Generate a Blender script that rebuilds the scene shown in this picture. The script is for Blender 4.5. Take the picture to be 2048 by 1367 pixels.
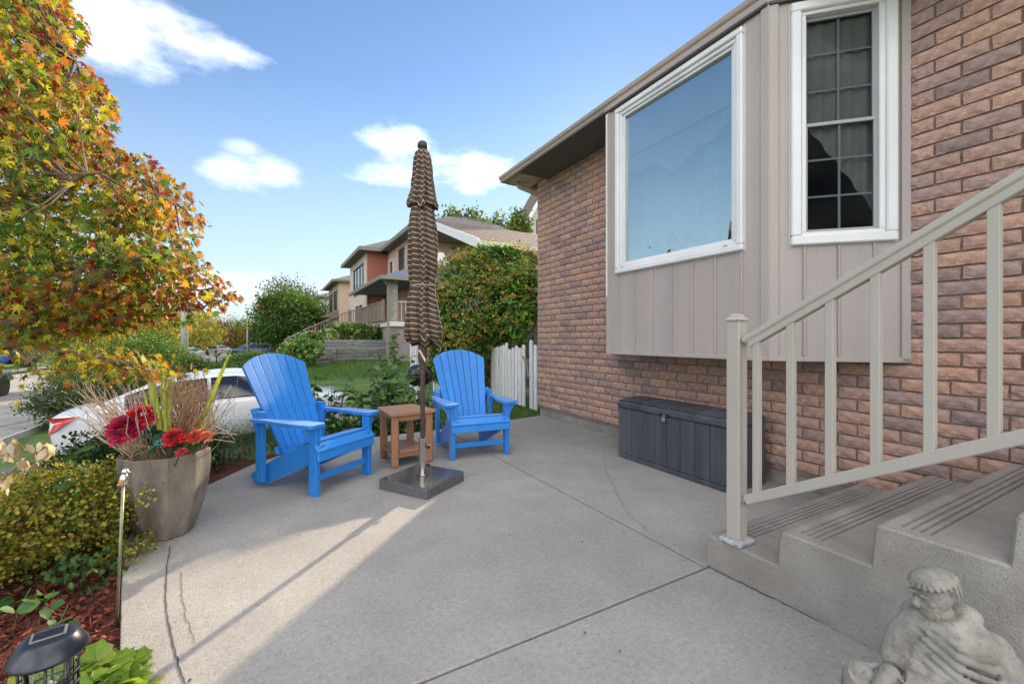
import bpy, bmesh, math, random
import numpy as np
from mathutils import Vector, Matrix, Quaternion
R = math.radians
random.seed(7); rng = np.random.default_rng(11)
for o in list(bpy.data.objects): bpy.data.objects.remove(o, do_unlink=True)
scene = bpy.context.scene
COL = scene.collection

# ------------------------------------------------------------------ camera
CAMH = 1.15; FPX = 860.0; HOR = 677.0
YAW = math.atan(479/860)
SN, CS = math.sin(YAW), math.cos(YAW)
cam_d = bpy.data.cameras.new('camera'); cam = bpy.data.objects.new('camera', cam_d); COL.objects.link(cam)
cam_d.sensor_fit = 'HORIZONTAL'; cam_d.sensor_width = 36; cam_d.lens = FPX/2048*36
cam_d.shift_y = -6.5/2048
cam_d.clip_start = 0.05; cam_d.clip_end = 2000
cam.location = (0, 0, CAMH); cam.rotation_euler = (R(90), 0, -YAW)
scene.camera = cam

# ------------------------------------------------------------------ world + sun
SUN_EL = R(22.5); SUN_AZ = math.atan2(0.695, 0.719)      # azimuth clockwise from +Y
SUNV = Vector((math.sin(SUN_AZ)*math.cos(SUN_EL), math.cos(SUN_AZ)*math.cos(SUN_EL), math.sin(SUN_EL)))
world = bpy.data.worlds.new('World'); scene.world = world; world.use_nodes = True
def build_world():
    nt = world.node_tree; N = nt.nodes; L = nt.links; N.clear()
    out = N.new('ShaderNodeOutputWorld'); bg = N.new('ShaderNodeBackground')
    sky = N.new('ShaderNodeTexSky'); sky.sky_type = 'NISHITA'; sky.sun_disc = False
    sky.sun_elevation = SUN_EL; sky.sun_rotation = SUN_AZ
    sky.altitude = 0; sky.air_density = 1.0; sky.dust_density = 0.05; sky.ozone_density = 3.0
    tc = N.new('ShaderNodeTexCoord')
    # soft fair-weather clouds as noise-broken ellipses on the sky sphere
    nz = N.new('ShaderNodeTexNoise'); nz.inputs['Scale'].default_value = 8.5; nz.inputs['Detail'].default_value = 8; nz.inputs['Roughness'].default_value = .58
    mp = N.new('ShaderNodeMapping'); mp.inputs['Scale'].default_value = (1, 1, 2.2)
    L.new(tc.outputs['Generated'], mp.inputs['Vector']); L.new(mp.outputs['Vector'], nz.inputs['Vector'])
    def math_(op, a, b=None, clamp=False):
        m = N.new('ShaderNodeMath'); m.operation = op; m.use_clamp = clamp
        for i, v in enumerate((a, b)):
            if v is None: continue
            if isinstance(v, (int, float)): m.inputs[i].default_value = v
            else: L.new(v, m.inputs[i])
        return m.outputs[0]
    def vm(op, a, b):
        m = N.new('ShaderNodeVectorMath'); m.operation = op
        for i, v in enumerate((a, b)):
            if isinstance(v, (tuple, list, Vector)): m.inputs[i].default_value = tuple(v)
            else: L.new(v, m.inputs[i])
        return m
    nrm = vm('NORMALIZE', tc.outputs['Generated'], (0, 0, 0)).outputs[0]
    nofs = math_('SUBTRACT', nz.outputs['Fac'], .5)
    total = None
    # az (deg clockwise from +Y), elevation, half width, half height, tilt, strength
    clouds = [(-12.5, 28.0, 7.5, 3.4, -6, 1.0), (-7.5, 28.3, 6.0, 2.0, -10, .95), (-20, 30, 9, 4, 0, .9), (-1.8, 18.4, 5.2, 2.5, 0, .8), (-2.8, 20.4, 2.6, 1.2, 0, .5),
              (20, 21.3, 11, 3.0, -2, 1.0), (15.5, 22.8, 5.6, 3.4, 0, 1.0), (24, 20.6, 6, 2.4, -4, 1.0), (-4, 6, 12, 2.2, 0, .35),
              (-100, 24, 16, 5, 3, .9), (170, 30, 18, 6, 0, .9), (110, 28, 16, 5, 6, .9), (-150, 52, 14, 5, 0, .8)]
    for az, el, hw, hh, tilt, st in clouds:
        a, e = R(az), R(el)
        c = Vector((math.sin(a)*math.cos(e), math.cos(a)*math.cos(e), math.sin(e)))
        u = Vector((math.cos(a), -math.sin(a), 0)); v = u.cross(c) * 1.0
        if v.z < 0: v = -v
        t = R(-tilt); u2 = u*math.cos(t)+v*math.sin(t); v2 = -u*math.sin(t)+v*math.cos(t)
        dx = math_('DIVIDE', vm('DOT_PRODUCT', nrm, u2).outputs['Value'], math.sin(R(hw)))
        dyr = math_('SUBTRACT', vm('DOT_PRODUCT', nrm, v2).outputs['Value'], c.dot(v2))
        dy = math_('DIVIDE', dyr, math.sin(R(hh)))
        dx0 = math_('SUBTRACT', dx, c.dot(u2)/math.sin(R(hw)))
        r2 = math_('ADD', math_('MULTIPLY', dx0, dx0), math_('MULTIPLY', dy, dy))
        front = math_('GREATER_THAN', vm('DOT_PRODUCT', nrm, c).outputs['Value'], .3)
        q = math_('SUBTRACT', 1.0, r2)
        q = math_('ADD', q, math_('MULTIPLY', nofs, 3.4))
        q = math_('MULTIPLY', math_('MULTIPLY', q, .72, True), front)
        q = math_('MULTIPLY', math_('SMOOTH_MIN', q, 1.0), st) if False else math_('MULTIPLY', math_('POWER', q, 1.35), st)
        total = q if total is None else math_('MAXIMUM', total, q)
    mix = N.new('ShaderNodeMix'); mix.data_type = 'RGBA'
    L.new(math_('MULTIPLY', total, .92), mix.inputs['Factor'])
    sep = N.new('ShaderNodeSeparateXYZ'); L.new(nrm, sep.inputs[0])
    hz = N.new('ShaderNodeMapRange'); hz.inputs['From Min'].default_value = .50; hz.inputs['From Max'].default_value = .02; hz.inputs['To Max'].default_value = .92; L.new(sep.outputs['Z'], hz.inputs['Value'])
    hm = N.new('ShaderNodeMix'); hm.data_type = 'RGBA'; L.new(math_('POWER', hz.outputs['Result'], 1.3), hm.inputs['Factor']); L.new(sky.outputs['Color'], hm.inputs['A']); hm.inputs['B'].default_value = (4.0, 4.65, 5.2, 1)
    L.new(hm.outputs['Result'], mix.inputs['A']); mix.inputs['B'].default_value = CLOUD
    # bright clouds added only in the unseen sky behind the camera, as fill light
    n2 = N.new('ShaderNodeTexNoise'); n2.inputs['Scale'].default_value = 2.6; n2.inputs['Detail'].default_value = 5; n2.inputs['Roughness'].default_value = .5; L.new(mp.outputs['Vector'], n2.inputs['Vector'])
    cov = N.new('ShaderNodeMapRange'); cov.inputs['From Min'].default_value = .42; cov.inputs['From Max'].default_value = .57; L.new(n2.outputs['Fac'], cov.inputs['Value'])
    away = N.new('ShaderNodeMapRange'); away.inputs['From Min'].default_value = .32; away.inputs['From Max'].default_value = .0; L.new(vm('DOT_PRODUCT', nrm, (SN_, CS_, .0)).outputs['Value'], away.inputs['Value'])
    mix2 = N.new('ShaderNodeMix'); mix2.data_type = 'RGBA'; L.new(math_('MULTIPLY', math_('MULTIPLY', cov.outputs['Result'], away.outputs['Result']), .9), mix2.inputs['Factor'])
    L.new(mix.outputs['Result'], mix2.inputs['A']); mix2.inputs['B'].default_value = FILL_CLOUD
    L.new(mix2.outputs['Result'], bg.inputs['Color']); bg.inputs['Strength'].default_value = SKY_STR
    L.new(bg.outputs[0], out.inputs[0])
SKY_STR = 0.082; CLOUD = (10.4, 10.5, 10.8, 1); FILL_CLOUD = (22.3, 21.7, 21.4, 1); SN_, CS_ = math.sin(R(-8)), math.cos(R(-8))
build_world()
sd = bpy.data.lights.new('sun', 'SUN'); sun = bpy.data.objects.new('sun', sd); COL.objects.link(sun)
sd.energy = 3.2; sd.angle = R(0.7); sd.color = (1.0, .83, .60)
sun.rotation_euler = SUNV.to_track_quat('Z', 'Y').to_euler(); sun.location = SUNV*60
scene.view_settings.view_transform = 'Standard'; scene.view_settings.look = 'None'
scene.view_settings.exposure = 1.27; scene.view_settings.gamma = 1.0
scene.render.engine = 'CYCLES'
scene.cycles.max_bounces = 5; scene.cycles.diffuse_bounces = 3; scene.cycles.glossy_bounces = 2; scene.cycles.transmission_bounces = 3; scene.cycles.transparent_max_bounces = 5
scene.cycles.caustics_reflective = False; scene.cycles.caustics_refractive = False

# ------------------------------------------------------------------ photo pixel -> point
def ray(px, py):
    r = (px-1024)/FPX
    return Vector((SN+CS*r, CS-SN*r, -(py-HOR)/FPX))
CAMP = Vector((0, 0, CAMH))
def Pd(px, py, d): return CAMP + ray(px, py)*d
def Pz(px, py, z=0.0):
    v = ray(px, py); return CAMP + v*((z-CAMH)/v.z)
def Px(px, py, x):
    v = ray(px, py); return CAMP + v*(x/v.x)
def Py(px, py, y):
    v = ray(px, py); return CAMP + v*(y/v.y)

# ------------------------------------------------------------------ mesh helpers
class MB:
    def __init__(s): s.v = []; s.f = []
    def add(s, vs, fs):
        n = len(s.v); s.v += [tuple(v) for v in vs]; s.f += [tuple(i+n for i in f) for f in fs]; return s
    def box(s, x0, x1, y0, y1, z0, z1, bev=0):
        return s.obox(((x0+x1)/2, (y0+y1)/2, (z0+z1)/2), (abs(x1-x0), abs(y1-y0), abs(z1-z0)), None, bev)
    def obox(s, c, size, M=None, bev=0):
        h = [k/2 for k in size]; c = Vector(c)
        bev = min(bev, min(h)*.9)
        if M is None: M = Matrix.Identity(3)
        if bev <= 0:
            vs = [c+M@Vector((sx*h[0], sy*h[1], sz*h[2])) for sx in (-1, 1) for sy in (-1, 1) for sz in (-1, 1)]
            return s.add(vs, [(0, 1, 3, 2), (4, 6, 7, 5), (0, 4, 5, 1), (2, 3, 7, 6), (0, 2, 6, 4), (1, 5, 7, 3)])
        vs = []; idx = {}
        for sx in (-1, 1):
            for sy in (-1, 1):
                for sz in (-1, 1):
                    sg = (sx, sy, sz)
                    for a in range(3):
                        p = Vector([sg[k]*(h[k]-(0 if k == a else bev)) for k in range(3)])
                        idx[(sg, a)] = len(vs); vs.append(c+M@p)
        fs = []
        for a in range(3):
            b, d = (a+1) % 3, (a+2) % 3
            for sa in (-1, 1):
                q = []
                for sb, sd_ in ((-1, -1), (1, -1), (1, 1), (-1, 1)):
                    g = [0]*3; g[a] = sa; g[b] = sb; g[d] = sd_; q.append(idx[(tuple(g), a)])
                fs.append(tuple(q) if sa > 0 else tuple(q[::-1]))
            for sb in (-1, 1):
                for sd_ in (-1, 1):
                    g1 = [0]*3; g1[a] = -1; g1[b] = sb; g1[d] = sd_; g2 = list(g1); g2[a] = 1
                    g1 = tuple(g1); g2 = tuple(g2)
                    fs.append((idx[(g1, b)], idx[(g1, d)], idx[(g2, d)], idx[(g2, b)]))
        for sx in (-1, 1):
            for sy in (-1, 1):
                for sz in (-1, 1):
                    g = (sx, sy, sz); fs.append((idx[(g, 0)], idx[(g, 1)], idx[(g, 2)]))
        return s.add(vs, fs)
    def beam(s, p0, p1, w, h, up=(0, 0, 1), bev=0):
        p0 = Vector(p0); p1 = Vector(p1); d = p1-p0; L = d.length; d.normalize()
        x = d.cross(Vector(up)); x.normalize(); z = x.cross(d)
        M = Matrix((x, d, z)).transposed()
        return s.obox((p0+p1)/2, (w, L, h), M, bev)
    def tube(s, pts, rad, n=8, cap=True, flat=1.0):
        pts = [Vector(p) for p in pts]
        if not hasattr(rad, '__len__'): rad = [rad]*len(pts)
        base = len(s.v); prev = None
        for i, p in enumerate(pts):
            t = (pts[min(i+1, len(pts)-1)]-pts[max(i-1, 0)])
            if t.length < 1e-9: t = Vector((0, 0, 1))
            t.normalize()
            if prev is None:
                a = Vector((1, 0, 0)) if abs(t.x) < .8 else Vector((0, 1, 0)); x = t.cross(a).normalized()
            else:
                x = (prev-t*prev.dot(t))
                x = x.normalized() if x.length > 1e-6 else t.orthogonal().normalized()
            prev = x; y = t.cross(x)
            for k in range(n):
                a = 2*math.pi*k/n
                s.v.append(tuple(p+(x*math.cos(a)+y*math.sin(a)*flat)*rad[i]))
        for i in range(len(pts)-1):
            for k in range(n):
                k2 = (k+1) % n; b = base+i*n
                s.f.append((b+k, b+k2, b+n+k2, b+n+k))
        if cap:
            s.f.append(tuple(base+k for k in range(n))[::-1]); e = base+(len(pts)-1)*n
            s.f.append(tuple(e+k for k in range(n)))
        return s
    def lathe(s, prof, n=24, c=(0, 0, 0), cap=True, fn=None):
        base = len(s.v); c = Vector(c)
        for i, (r, z) in enumerate(prof):
            for k in range(n):
                a = 2*math.pi*k/n; rr = fn(r, z, a) if fn else r
                s.v.append((c.x+rr*math.cos(a), c.y+rr*math.sin(a), c.z+z))
        for i in range(len(prof)-1):
            for k in range(n):
                k2 = (k+1) % n; b = base+i*n
                s.f.append((b+k, b+k2, b+n+k2, b+n+k))
        if cap:
            s.f.append(tuple(base+k for k in range(n))[::-1]); e = base+(len(prof)-1)*n
            s.f.append(tuple(e+k for k in range(n)))
        return s
    def ell(s, c, r, M=None, nu=14, nv=9):
        c = Vector(c); base = len(s.v)
        if not hasattr(r, '__len__'): r = (r, r, r)
        M = M or Matrix.Identity(3)
        s.v.append(tuple(c+M@Vector((0, 0, -r[2]))))
        for j in range(1, nv):
            ph = -math.pi/2+math.pi*j/nv
            for k in range(nu):
                a = 2*math.pi*k/nu
                s.v.append(tuple(c+M@Vector((r[0]*math.cos(ph)*math.cos(a), r[1]*math.cos(ph)*math.sin(a), r[2]*math.sin(ph)))))
        s.v.append(tuple(c+M@Vector((0, 0, r[2])))); top = len(s.v)-1
        for k in range(nu): s.f.append((base, base+1+(k+1) % nu, base+1+k))
        for j in range(nv-2):
            b = base+1+j*nu
            for k in range(nu): s.f.append((b+k, b+(k+1) % nu, b+nu+(k+1) % nu, b+nu+k))
        b = base+1+(nv-2)*nu
        for k in range(nu): s.f.append((b+k, b+(k+1) % nu, top))
        return s
    def prism(s, poly, o, u, v, w):
        """polygon of (a,b) in the plane o+a*u+b*v extruded by vector w"""
        o, u, v, w = Vector(o), Vector(u), Vector(v), Vector(w); n = len(poly)
        a = [o+u*p[0]+v*p[1] for p in poly]; b = [q+w for q in a]
        return s.add(a+b, [tuple(range(n))[::-1], tuple(range(n, 2*n))]+[(i, (i+1) % n, n+(i+1) % n, n+i) for i in range(n)])
    def quad(s, a, b, c, d): return s.add([a, b, c, d], [(0, 1, 2, 3)])
    def grid(s, pts):   # 2-D list of points
        base = len(s.v); m = len(pts[0])
        for row in pts: s.v += [tuple(p) for p in row]
        for i in range(len(pts)-1):
            for j in range(m-1):
                b = base+i*m+j; s.f.append((b, b+1, b+m+1, b+m))
        return s
    def mesh(s, name, mat=None, smooth=False, bevel=0, fix=True, angle=None):
        me = bpy.data.meshes.new(name); me.from_pydata(s.v, [], s.f)
        if fix or bevel:
            bm = bmesh.new(); bm.from_mesh(me)
            if bevel:
                es = [e for e in bm.edges if len(e.link_faces) == 2 and e.calc_face_angle(0) > .5]
                bmesh.ops.bevel(bm, geom=es, offset=bevel, segments=2, affect='EDGES', profile=.6, clamp_overlap=True)
            if fix: bmesh.ops.recalc_face_normals(bm, faces=bm.faces)
            bm.to_mesh(me); bm.free()
        if smooth: me.polygons.foreach_set('use_smooth', [True]*len(me.polygons))
        if angle is not None: me.set_sharp_from_angle(angle=R(angle))
        if mat: me.materials.append(mat)
        return me
    def build(s, name, mat=None, parent=None, **k):
        return link(name, s.mesh(name, mat, **k), parent)
def link(name, me, parent=None):
    o = bpy.data.objects.new(name, me); COL.objects.link(o)
    if parent is not None: o.parent = parent
    return o
def tag(o, label=None, cat=None, group=None, kind=None):
    for k, v in (('label', label), ('category', cat), ('group', group), ('kind', kind)):
        if v: o[k] = v
    return o
def thing(name, label, cat, loc=(0, 0, 0), rz=0, group=None):
    o = bpy.data.objects.new(name, None); COL.objects.link(o); o.empty_display_size = .1
    o.location = loc; o.rotation_euler = (0, 0, rz)
    return tag(o, label, cat, group)
def copy_tree(o, parent=None):
    c = o.copy(); COL.objects.link(c); c.parent = parent
    for ch in [q for q in bpy.data.objects if q.parent == o]: copy_tree(ch, c)
    return c
def sst(a, b, x):
    t = max(0, min(1, (x-a)/(b-a))); return t*t*(3-2*t)

# ------------------------------------------------------------------ materials
MATS = {}
def pmat(name, c1, c2=None, scale=6, rough=.7, bump=0, bscale=60, metal=0, coat=0, spec=.5, attr=False, stretch=None,
         detail=5, speck=None, rand=0, trans=0, sheen=0, bdetail=4, ramp=(.35, .68), vary=None):
    if name in MATS: return MATS[name]
    m = bpy.data.materials.new(name); MATS[name] = m; m.use_nodes = True
    nt = m.node_tree; N = nt.nodes; L = nt.links; N.clear()
    out = N.new('ShaderNodeOutputMaterial'); b = N.new('ShaderNodeBsdfPrincipled')
    b.inputs['Roughness'].default_value = rough; b.inputs['Metallic'].default_value = metal
    b.inputs['Specular IOR Level'].default_value = spec; b.inputs['Coat Weight'].default_value = coat
    b.inputs['Coat Roughness'].default_value = .08; b.inputs['Sheen Weight'].default_value = sheen; b.inputs['Sheen Roughness'].default_value = .35
    tc = N.new('ShaderNodeTexCoord'); vec = tc.outputs['Object']
    if stretch:
        mp = N.new('ShaderNodeMapping'); mp.inputs['Scale'].default_value = stretch; L.new(vec, mp.inputs['Vector']); vec = mp.outputs['Vector']
    def mix(f, a, c, mode='MIX'):
        x = N.new('ShaderNodeMix'); x.data_type = 'RGBA'; x.blend_type = mode
        for s_, v in (('Factor', f), ('A', a), ('B', c)):
            if isinstance(v, (int, float)): x.inputs[s_].default_value = v
            elif isinstance(v, tuple): x.inputs[s_].default_value = v if len(v) == 4 else (*v, 1)
            else: L.new(v, x.inputs[s_])
        return x.outputs['Result']
    if attr:
        at = N.new('ShaderNodeAttribute'); at.attribute_name = 'Col'; col = at.outputs['Color']
        if c2: # colour noise multiplies the attribute
            nz = N.new('ShaderNodeTexNoise'); nz.inputs['Scale'].default_value = scale; nz.inputs['Detail'].default_value = detail; L.new(vec, nz.inputs['Vector'])
            rp = N.new('ShaderNodeValToRGB'); L.new(nz.outputs['Fac'], rp.inputs['Fac'])
            rp.color_ramp.elements[0].position = ramp[0]; rp.color_ramp.elements[1].position = ramp[1]
            rp.color_ramp.elements[0].color = (*c1, 1); rp.color_ramp.elements[1].color = (*c2, 1)
            col = mix(1.0, col, rp.outputs['Color'], 'MULTIPLY')
    elif c2:
        nz = N.new('ShaderNodeTexNoise'); nz.inputs['Scale'].default_value = scale; nz.inputs['Detail'].default_value = detail
        nz.inputs['Roughness'].default_value = .6; L.new(vec, nz.inputs['Vector'])
        rp = N.new('ShaderNodeValToRGB'); L.new(nz.outputs['Fac'], rp.inputs['Fac'])
        rp.color_ramp.elements[0].position = ramp[0]; rp.color_ramp.elements[1].position = ramp[1]
        rp.color_ramp.elements[0].color = (*c1, 1); rp.color_ramp.elements[1].color = (*c2, 1)
        col = rp.outputs['Color']
    else:
        rgb = N.new('ShaderNodeRGB'); rgb.outputs[0].default_value = (*c1, 1); col = rgb.outputs[0]
    if speck:   # (scale, colour, threshold lo, hi, amount)
        n2 = N.new('ShaderNodeTexNoise'); n2.inputs['Scale'].default_value = speck[0]; n2.inputs['Detail'].default_value = 3; L.new(tc.outputs['Object'], n2.inputs['Vector'])
        mr = N.new('ShaderNodeMapRange'); mr.inputs['From Min'].default_value = speck[2]; mr.inputs['From Max'].default_value = speck[3]; mr.inputs['To Max'].default_value = speck[4]
        L.new(n2.outputs['Fac'], mr.inputs['Value']); col = mix(mr.outputs['Result'], col, speck[1])
    for vary in (vary if isinstance(vary, list) else [vary] if vary else []):    # (scale, dark multiplier) large slow blotches
        n3 = N.new('ShaderNodeTexNoise'); n3.inputs['Scale'].default_value = vary[0]; n3.inputs['Detail'].default_value = 4; L.new(tc.outputs['Object'], n3.inputs['Vector'])
        r3 = N.new('ShaderNodeValToRGB'); r3.color_ramp.elements[0].position = .3; r3.color_ramp.elements[1].position = .72
        k = vary[1]; r3.color_ramp.elements[0].color = (k, k, k, 1); L.new(n3.outputs['Fac'], r3.inputs['Fac'])
        col = mix(1.0, col, r3.outputs['Color'], 'MULTIPLY')
    if rand:
        oi = N.new('ShaderNodeObjectInfo'); hs = N.new('ShaderNodeHueSaturation')
        mr = N.new('ShaderNodeMapRange'); mr.inputs['To Min'].default_value = 1-rand; mr.inputs['To Max'].default_value = 1+rand
        L.new(oi.outputs['Random'], mr.inputs['Value']); L.new(mr.outputs['Result'], hs.inputs['Value']); L.new(col, hs.inputs['Color']); col = hs.outputs['Color']
    L.new(col, b.inputs['Base Color'])
    if bump:
        nb = N.new('ShaderNodeTexNoise'); nb.inputs['Scale'].default_value = bscale; nb.inputs['Detail'].default_value = bdetail; L.new(vec, nb.inputs['Vector'])
        bp = N.new('ShaderNodeBump'); bp.inputs['Strength'].default_value = min(1, bump); bp.inputs['Distance'].default_value = .01*max(1, bump)
        L.new(nb.outputs['Fac'], bp.inputs['Height']); L.new(bp.outputs['Normal'], b.inputs['Normal'])
    sh = b.outputs[0]
    if trans:
        tr = N.new('ShaderNodeBsdfTranslucent'); L.new(mix(1.0, col, (1.25, 1.2, .75), 'MULTIPLY'), tr.inputs['Color'])
        ms = N.new('ShaderNodeMixShader'); ms.inputs['Fac'].default_value = trans; L.new(sh, ms.inputs[1]); L.new(tr.outputs[0], ms.inputs[2]); sh = ms.outputs[0]
    L.new(sh, out.inputs['Surface'])
    return m
def glass_mat(name, refl=.35, tint=(.85, .92, .95), rough=.0, gcol=(.9, .95, .95), blend=.35):
    if name in MATS: return MATS[name]
    m = bpy.data.materials.new(name); MATS[name] = m; m.use_nodes = True
    nt = m.node_tree; N = nt.nodes; L = nt.links; N.clear()
    out = N.new('ShaderNodeOutputMaterial'); g = N.new('ShaderNodeBsdfGlossy'); t = N.new('ShaderNodeBsdfTransparent')
    g.inputs['Roughness'].default_value = rough; g.inputs['Color'].default_value = (*gcol, 1); t.inputs['Color'].default_value = (*tint, 1)
    lw = N.new('ShaderNodeLayerWeight'); lw.inputs['Blend'].default_value = blend
    mr = N.new('ShaderNodeMapRange'); mr.inputs['To Min'].default_value = refl; mr.inputs['To Max'].default_value = 1
    L.new(lw.outputs['Fresnel'], mr.inputs['Value'])
    ms = N.new('ShaderNodeMixShader'); L.new(mr.outputs['Result'], ms.inputs['Fac']); L.new(t.outputs[0], ms.inputs[1]); L.new(g.outputs[0], ms.inputs[2])
    L.new(ms.outputs[0], out.inputs['Surface']); return m

# ------------------------------------------------------------------ foliage
def tmpl(kind):
    if kind == 'quad':
        v = [(0, 0, 0), (.5, .3, .05), (1, 0, -.05), (.5, -.3, .05)]; f = [(0, 1, 2, 3)]
    elif kind == 'simple':
        v = [(0, 0, 0), (.32, .24, .06), (.72, .19, .04), (1, 0, -.08), (.72, -.19, .04), (.32, -.24, .06), (.34, 0, 0), (.74, 0, -.02)]
        f = [(0, 6, 1), (6, 7, 2, 1), (7, 3, 2), (0, 5, 6), (6, 5, 4, 7), (7, 4, 3)]
    elif kind == 'oval':
        v = [(0, 0, 0), (.18, .26, .03), (.55, .36, .06), (.86, .2, .02), (1, 0, -.06), (.86, -.2, .02), (.55, -.36, .06), (.18, -.26, .03), (.3, 0, -.02), (.7, 0, -.02)]
        f = [(0, 8, 1), (8, 9, 2, 1), (9, 3, 2), (9, 4, 3), (0, 7, 8), (8, 7, 6, 9), (9, 6, 5), (9, 5, 4)]
    elif kind == 'blade':
        v = [(0, -.03, 0), (0, .03, 0), (.5, .025, .12), (.5, -.025, .12), (1, 0, 0)]; f = [(0, 1, 2, 3), (3, 2, 4)]
    elif kind == 'maple':
        pts = []
        for a, r in ((0, 1.0), (17, .46), (37, .93), (56, .4), (80, .74), (100, .3), (128, .42)):
            pts.append((a, r))
        ring = [(a, r) for a, r in pts]; ring2 = [(-a, r) for a, r in pts[::-1] if a != 0]
        allp = ring2+ring
        v = [(0, 0, 0)]+[(.12+r*math.cos(R(a))*.88, r*math.sin(R(a))*.9, -.5*r*r*(.5+.5*abs(math.sin(R(a))))+.05*(1 if r > .6 else 0)) for a, r in allp]
        n = len(allp); f = [(0, i, i+1) for i in range(1, n)]
        v += [(-.35, 0, .04), (-.35, .012, .04)]; f += [(0, n+1, n+2)]
    elif kind == 'lobed':
        v = [(0, 0, 0)]; pts = []
        for a, r in ((-155, .55), (-128, .62), (-108, .56), (-88, .8), (-68, .68), (-46, .93), (-22, .78), (0, 1), (22, .78), (46, .93), (68, .68), (88, .8), (108, .56), (128, .62), (155, .55)):
            v.append((.25+r*.75*math.cos(R(a)), r*.75*math.sin(R(a)), -.12*r*r+.04*math.cos(R(a*3))))
        n = len(v)-1; f = [(0, i, i+1) for i in range(1, n)]
    return np.array(v, float), f
TM = {k: tmpl(k) for k in ('quad', 'simple', 'oval', 'blade', 'maple', 'lobed')}
def leaf_arrays(pos, t, n, size, kind):
    V, F = TM[kind]; t = t/np.linalg.norm(t, axis=1, keepdims=True).clip(1e-6)
    n = n-t*(n*t).sum(1, keepdims=True); n = n/np.linalg.norm(n, axis=1, keepdims=True).clip(1e-6)
    b = np.cross(n, t)
    if kind == 'maple': b = b*(.5+.5*rng.random((len(b), 1)))
    P = pos[:, None, :]+size[:, None, None]*(V[None, :, 0:1]*t[:, None, :]+V[None, :, 1:2]*b[:, None, :]+V[None, :, 2:3]*n[:, None, :])
    return P, F
def leaves(name, pos, t, n, size, col, kind, mat, parent=None, kindtag=None):
    P, F = leaf_arrays(pos, t, n, size, kind); N = len(pos); k = P.shape[1]
    me = bpy.data.meshes.new(name)
    lt = np.array([len(f) for f in F]); li = np.concatenate([np.array(f) for f in F])
    me.vertices.add(N*k); me.vertices.foreach_set('co', P.reshape(-1))
    LI = (li[None, :]+(np.arange(N)*k)[:, None]).reshape(-1)
    me.loops.add(len(LI)); me.loops.foreach_set('vertex_index', LI.astype(np.int32))
    LT = np.tile(lt, N); LS = np.concatenate([[0], np.cumsum(LT)[:-1]])
    me.polygons.add(len(LT)); me.polygons.foreach_set('loop_start', LS.astype(np.int32)); me.polygons.foreach_set('loop_total', LT.astype(np.int32))
    me.update(calc_edges=True)
    ca = me.color_attributes.new('Col', 'FLOAT_COLOR', 'POINT')
    C = np.ones((N, k, 4)); C[:, :, :3] = col[:, None, :]
    ca.data.foreach_set('color', C.reshape(-1))
    me.materials.append(mat)
    o = link(name, me, parent)
    if kindtag: o['kind'] = kindtag
    return o
def rdir(N, up=0.0):
    d = rng.normal(size=(N, 3)); d /= np.linalg.norm(d, axis=1, keepdims=True); d[:, 2] += up
    return d/np.linalg.norm(d, axis=1, keepdims=True).clip(1e-6)
def palette(N, cols, jit=.18):
    c = np.array(cols)[rng.integers(0, len(cols), N)]
    return np.clip(c*(1+rng.normal(size=(N, 1))*jit), .004, .95)
def clumped(c, r, nclump, per, spread, shell=.55, flat=0):
    """leaf positions in clumps spread through an ellipsoid; returns pos, outward dir, clump id"""
    c = np.array(c, float); r = np.array(r, float)
    d = rdir(nclump); q = shell+(1-shell)*rng.random((nclump, 1)); q = q*(1+.08*rng.normal(size=(nclump, 1)).clip(-1.5, 1.5))
    cc = d*q
    if flat: cc[:, 2] = np.where(cc[:, 2] < -flat, -flat+.1*rng.random(nclump), cc[:, 2])
    cid = np.repeat(np.arange(nclump), per)
    off = rng.normal(size=(nclump*per, 3)).clip(-1.7, 1.7)*spread
    p = cc[cid]+off
    out = p/np.linalg.norm(p, axis=1, keepdims=True).clip(1e-6)
    return c+p*r, out, cid
def shrub(name, label, cat, base, r, leaf, cols, nclump=60, per=40, spread=.16, kind='simple', mat='leaf', group=None, stems=6, shell=.5, zc=.55, stemmat=None, up=.25, stemr=.008, clumpvar=.25):
    base = Vector(base); t = thing(name, label, cat, base, 0, group)
    pos, out, cid = clumped((0, 0, r[2]*zc*1.0), (r[0], r[1], r[2]*(1-zc)+r[2]*.0 if False else r[2]*.5), nclump, per, spread, shell)
    pos[:, 2] = np.maximum(pos[:, 2], .02)
    N = len(pos); col = palette(N, cols)*(1+clumpvar*rng.normal(size=(nclump, 1)))[cid].clip(.5, 1.6)
    leaves('foliage', pos, rdir(N)*.8+out*.7+np.array([0, 0, -.1]), rdir(N)*.5+out*.6+np.array([0, 0, up]), leaf*(.7+.6*rng.random(N)), col, kind, LEAFM(mat), t)
    mb = MB()
    for k in range(stems):
        a = rng.random()*6.28; q = .25+.5*rng.random()
        e = Vector((math.cos(a)*r[0]*q, math.sin(a)*r[1]*q, r[2]*(.5+.4*rng.random())))
        mb.tube([(math.cos(a)*.03, math.sin(a)*.03, -.05), e*.45+Vector((0, 0, r[2]*.08)), e], [stemr*1.6, stemr, stemr*.5], 5)
    mb.build('stem', stemmat or pmat('twig', (.07, .045, .03), (.14, .1, .07), 30, .85), t)
    return t
def LEAFM(n):
    k = {'leaf': (.55, .38), 'leafglossy': (.35, .2), 'leafbright': (.5, .45), 'far': (.7, .42)}[n]
    return pmat('foliage_'+n, (.75, .75, .75), (1.15, 1.15, 1.15), 9, k[0], attr=True, trans=k[1], spec=.35)
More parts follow.
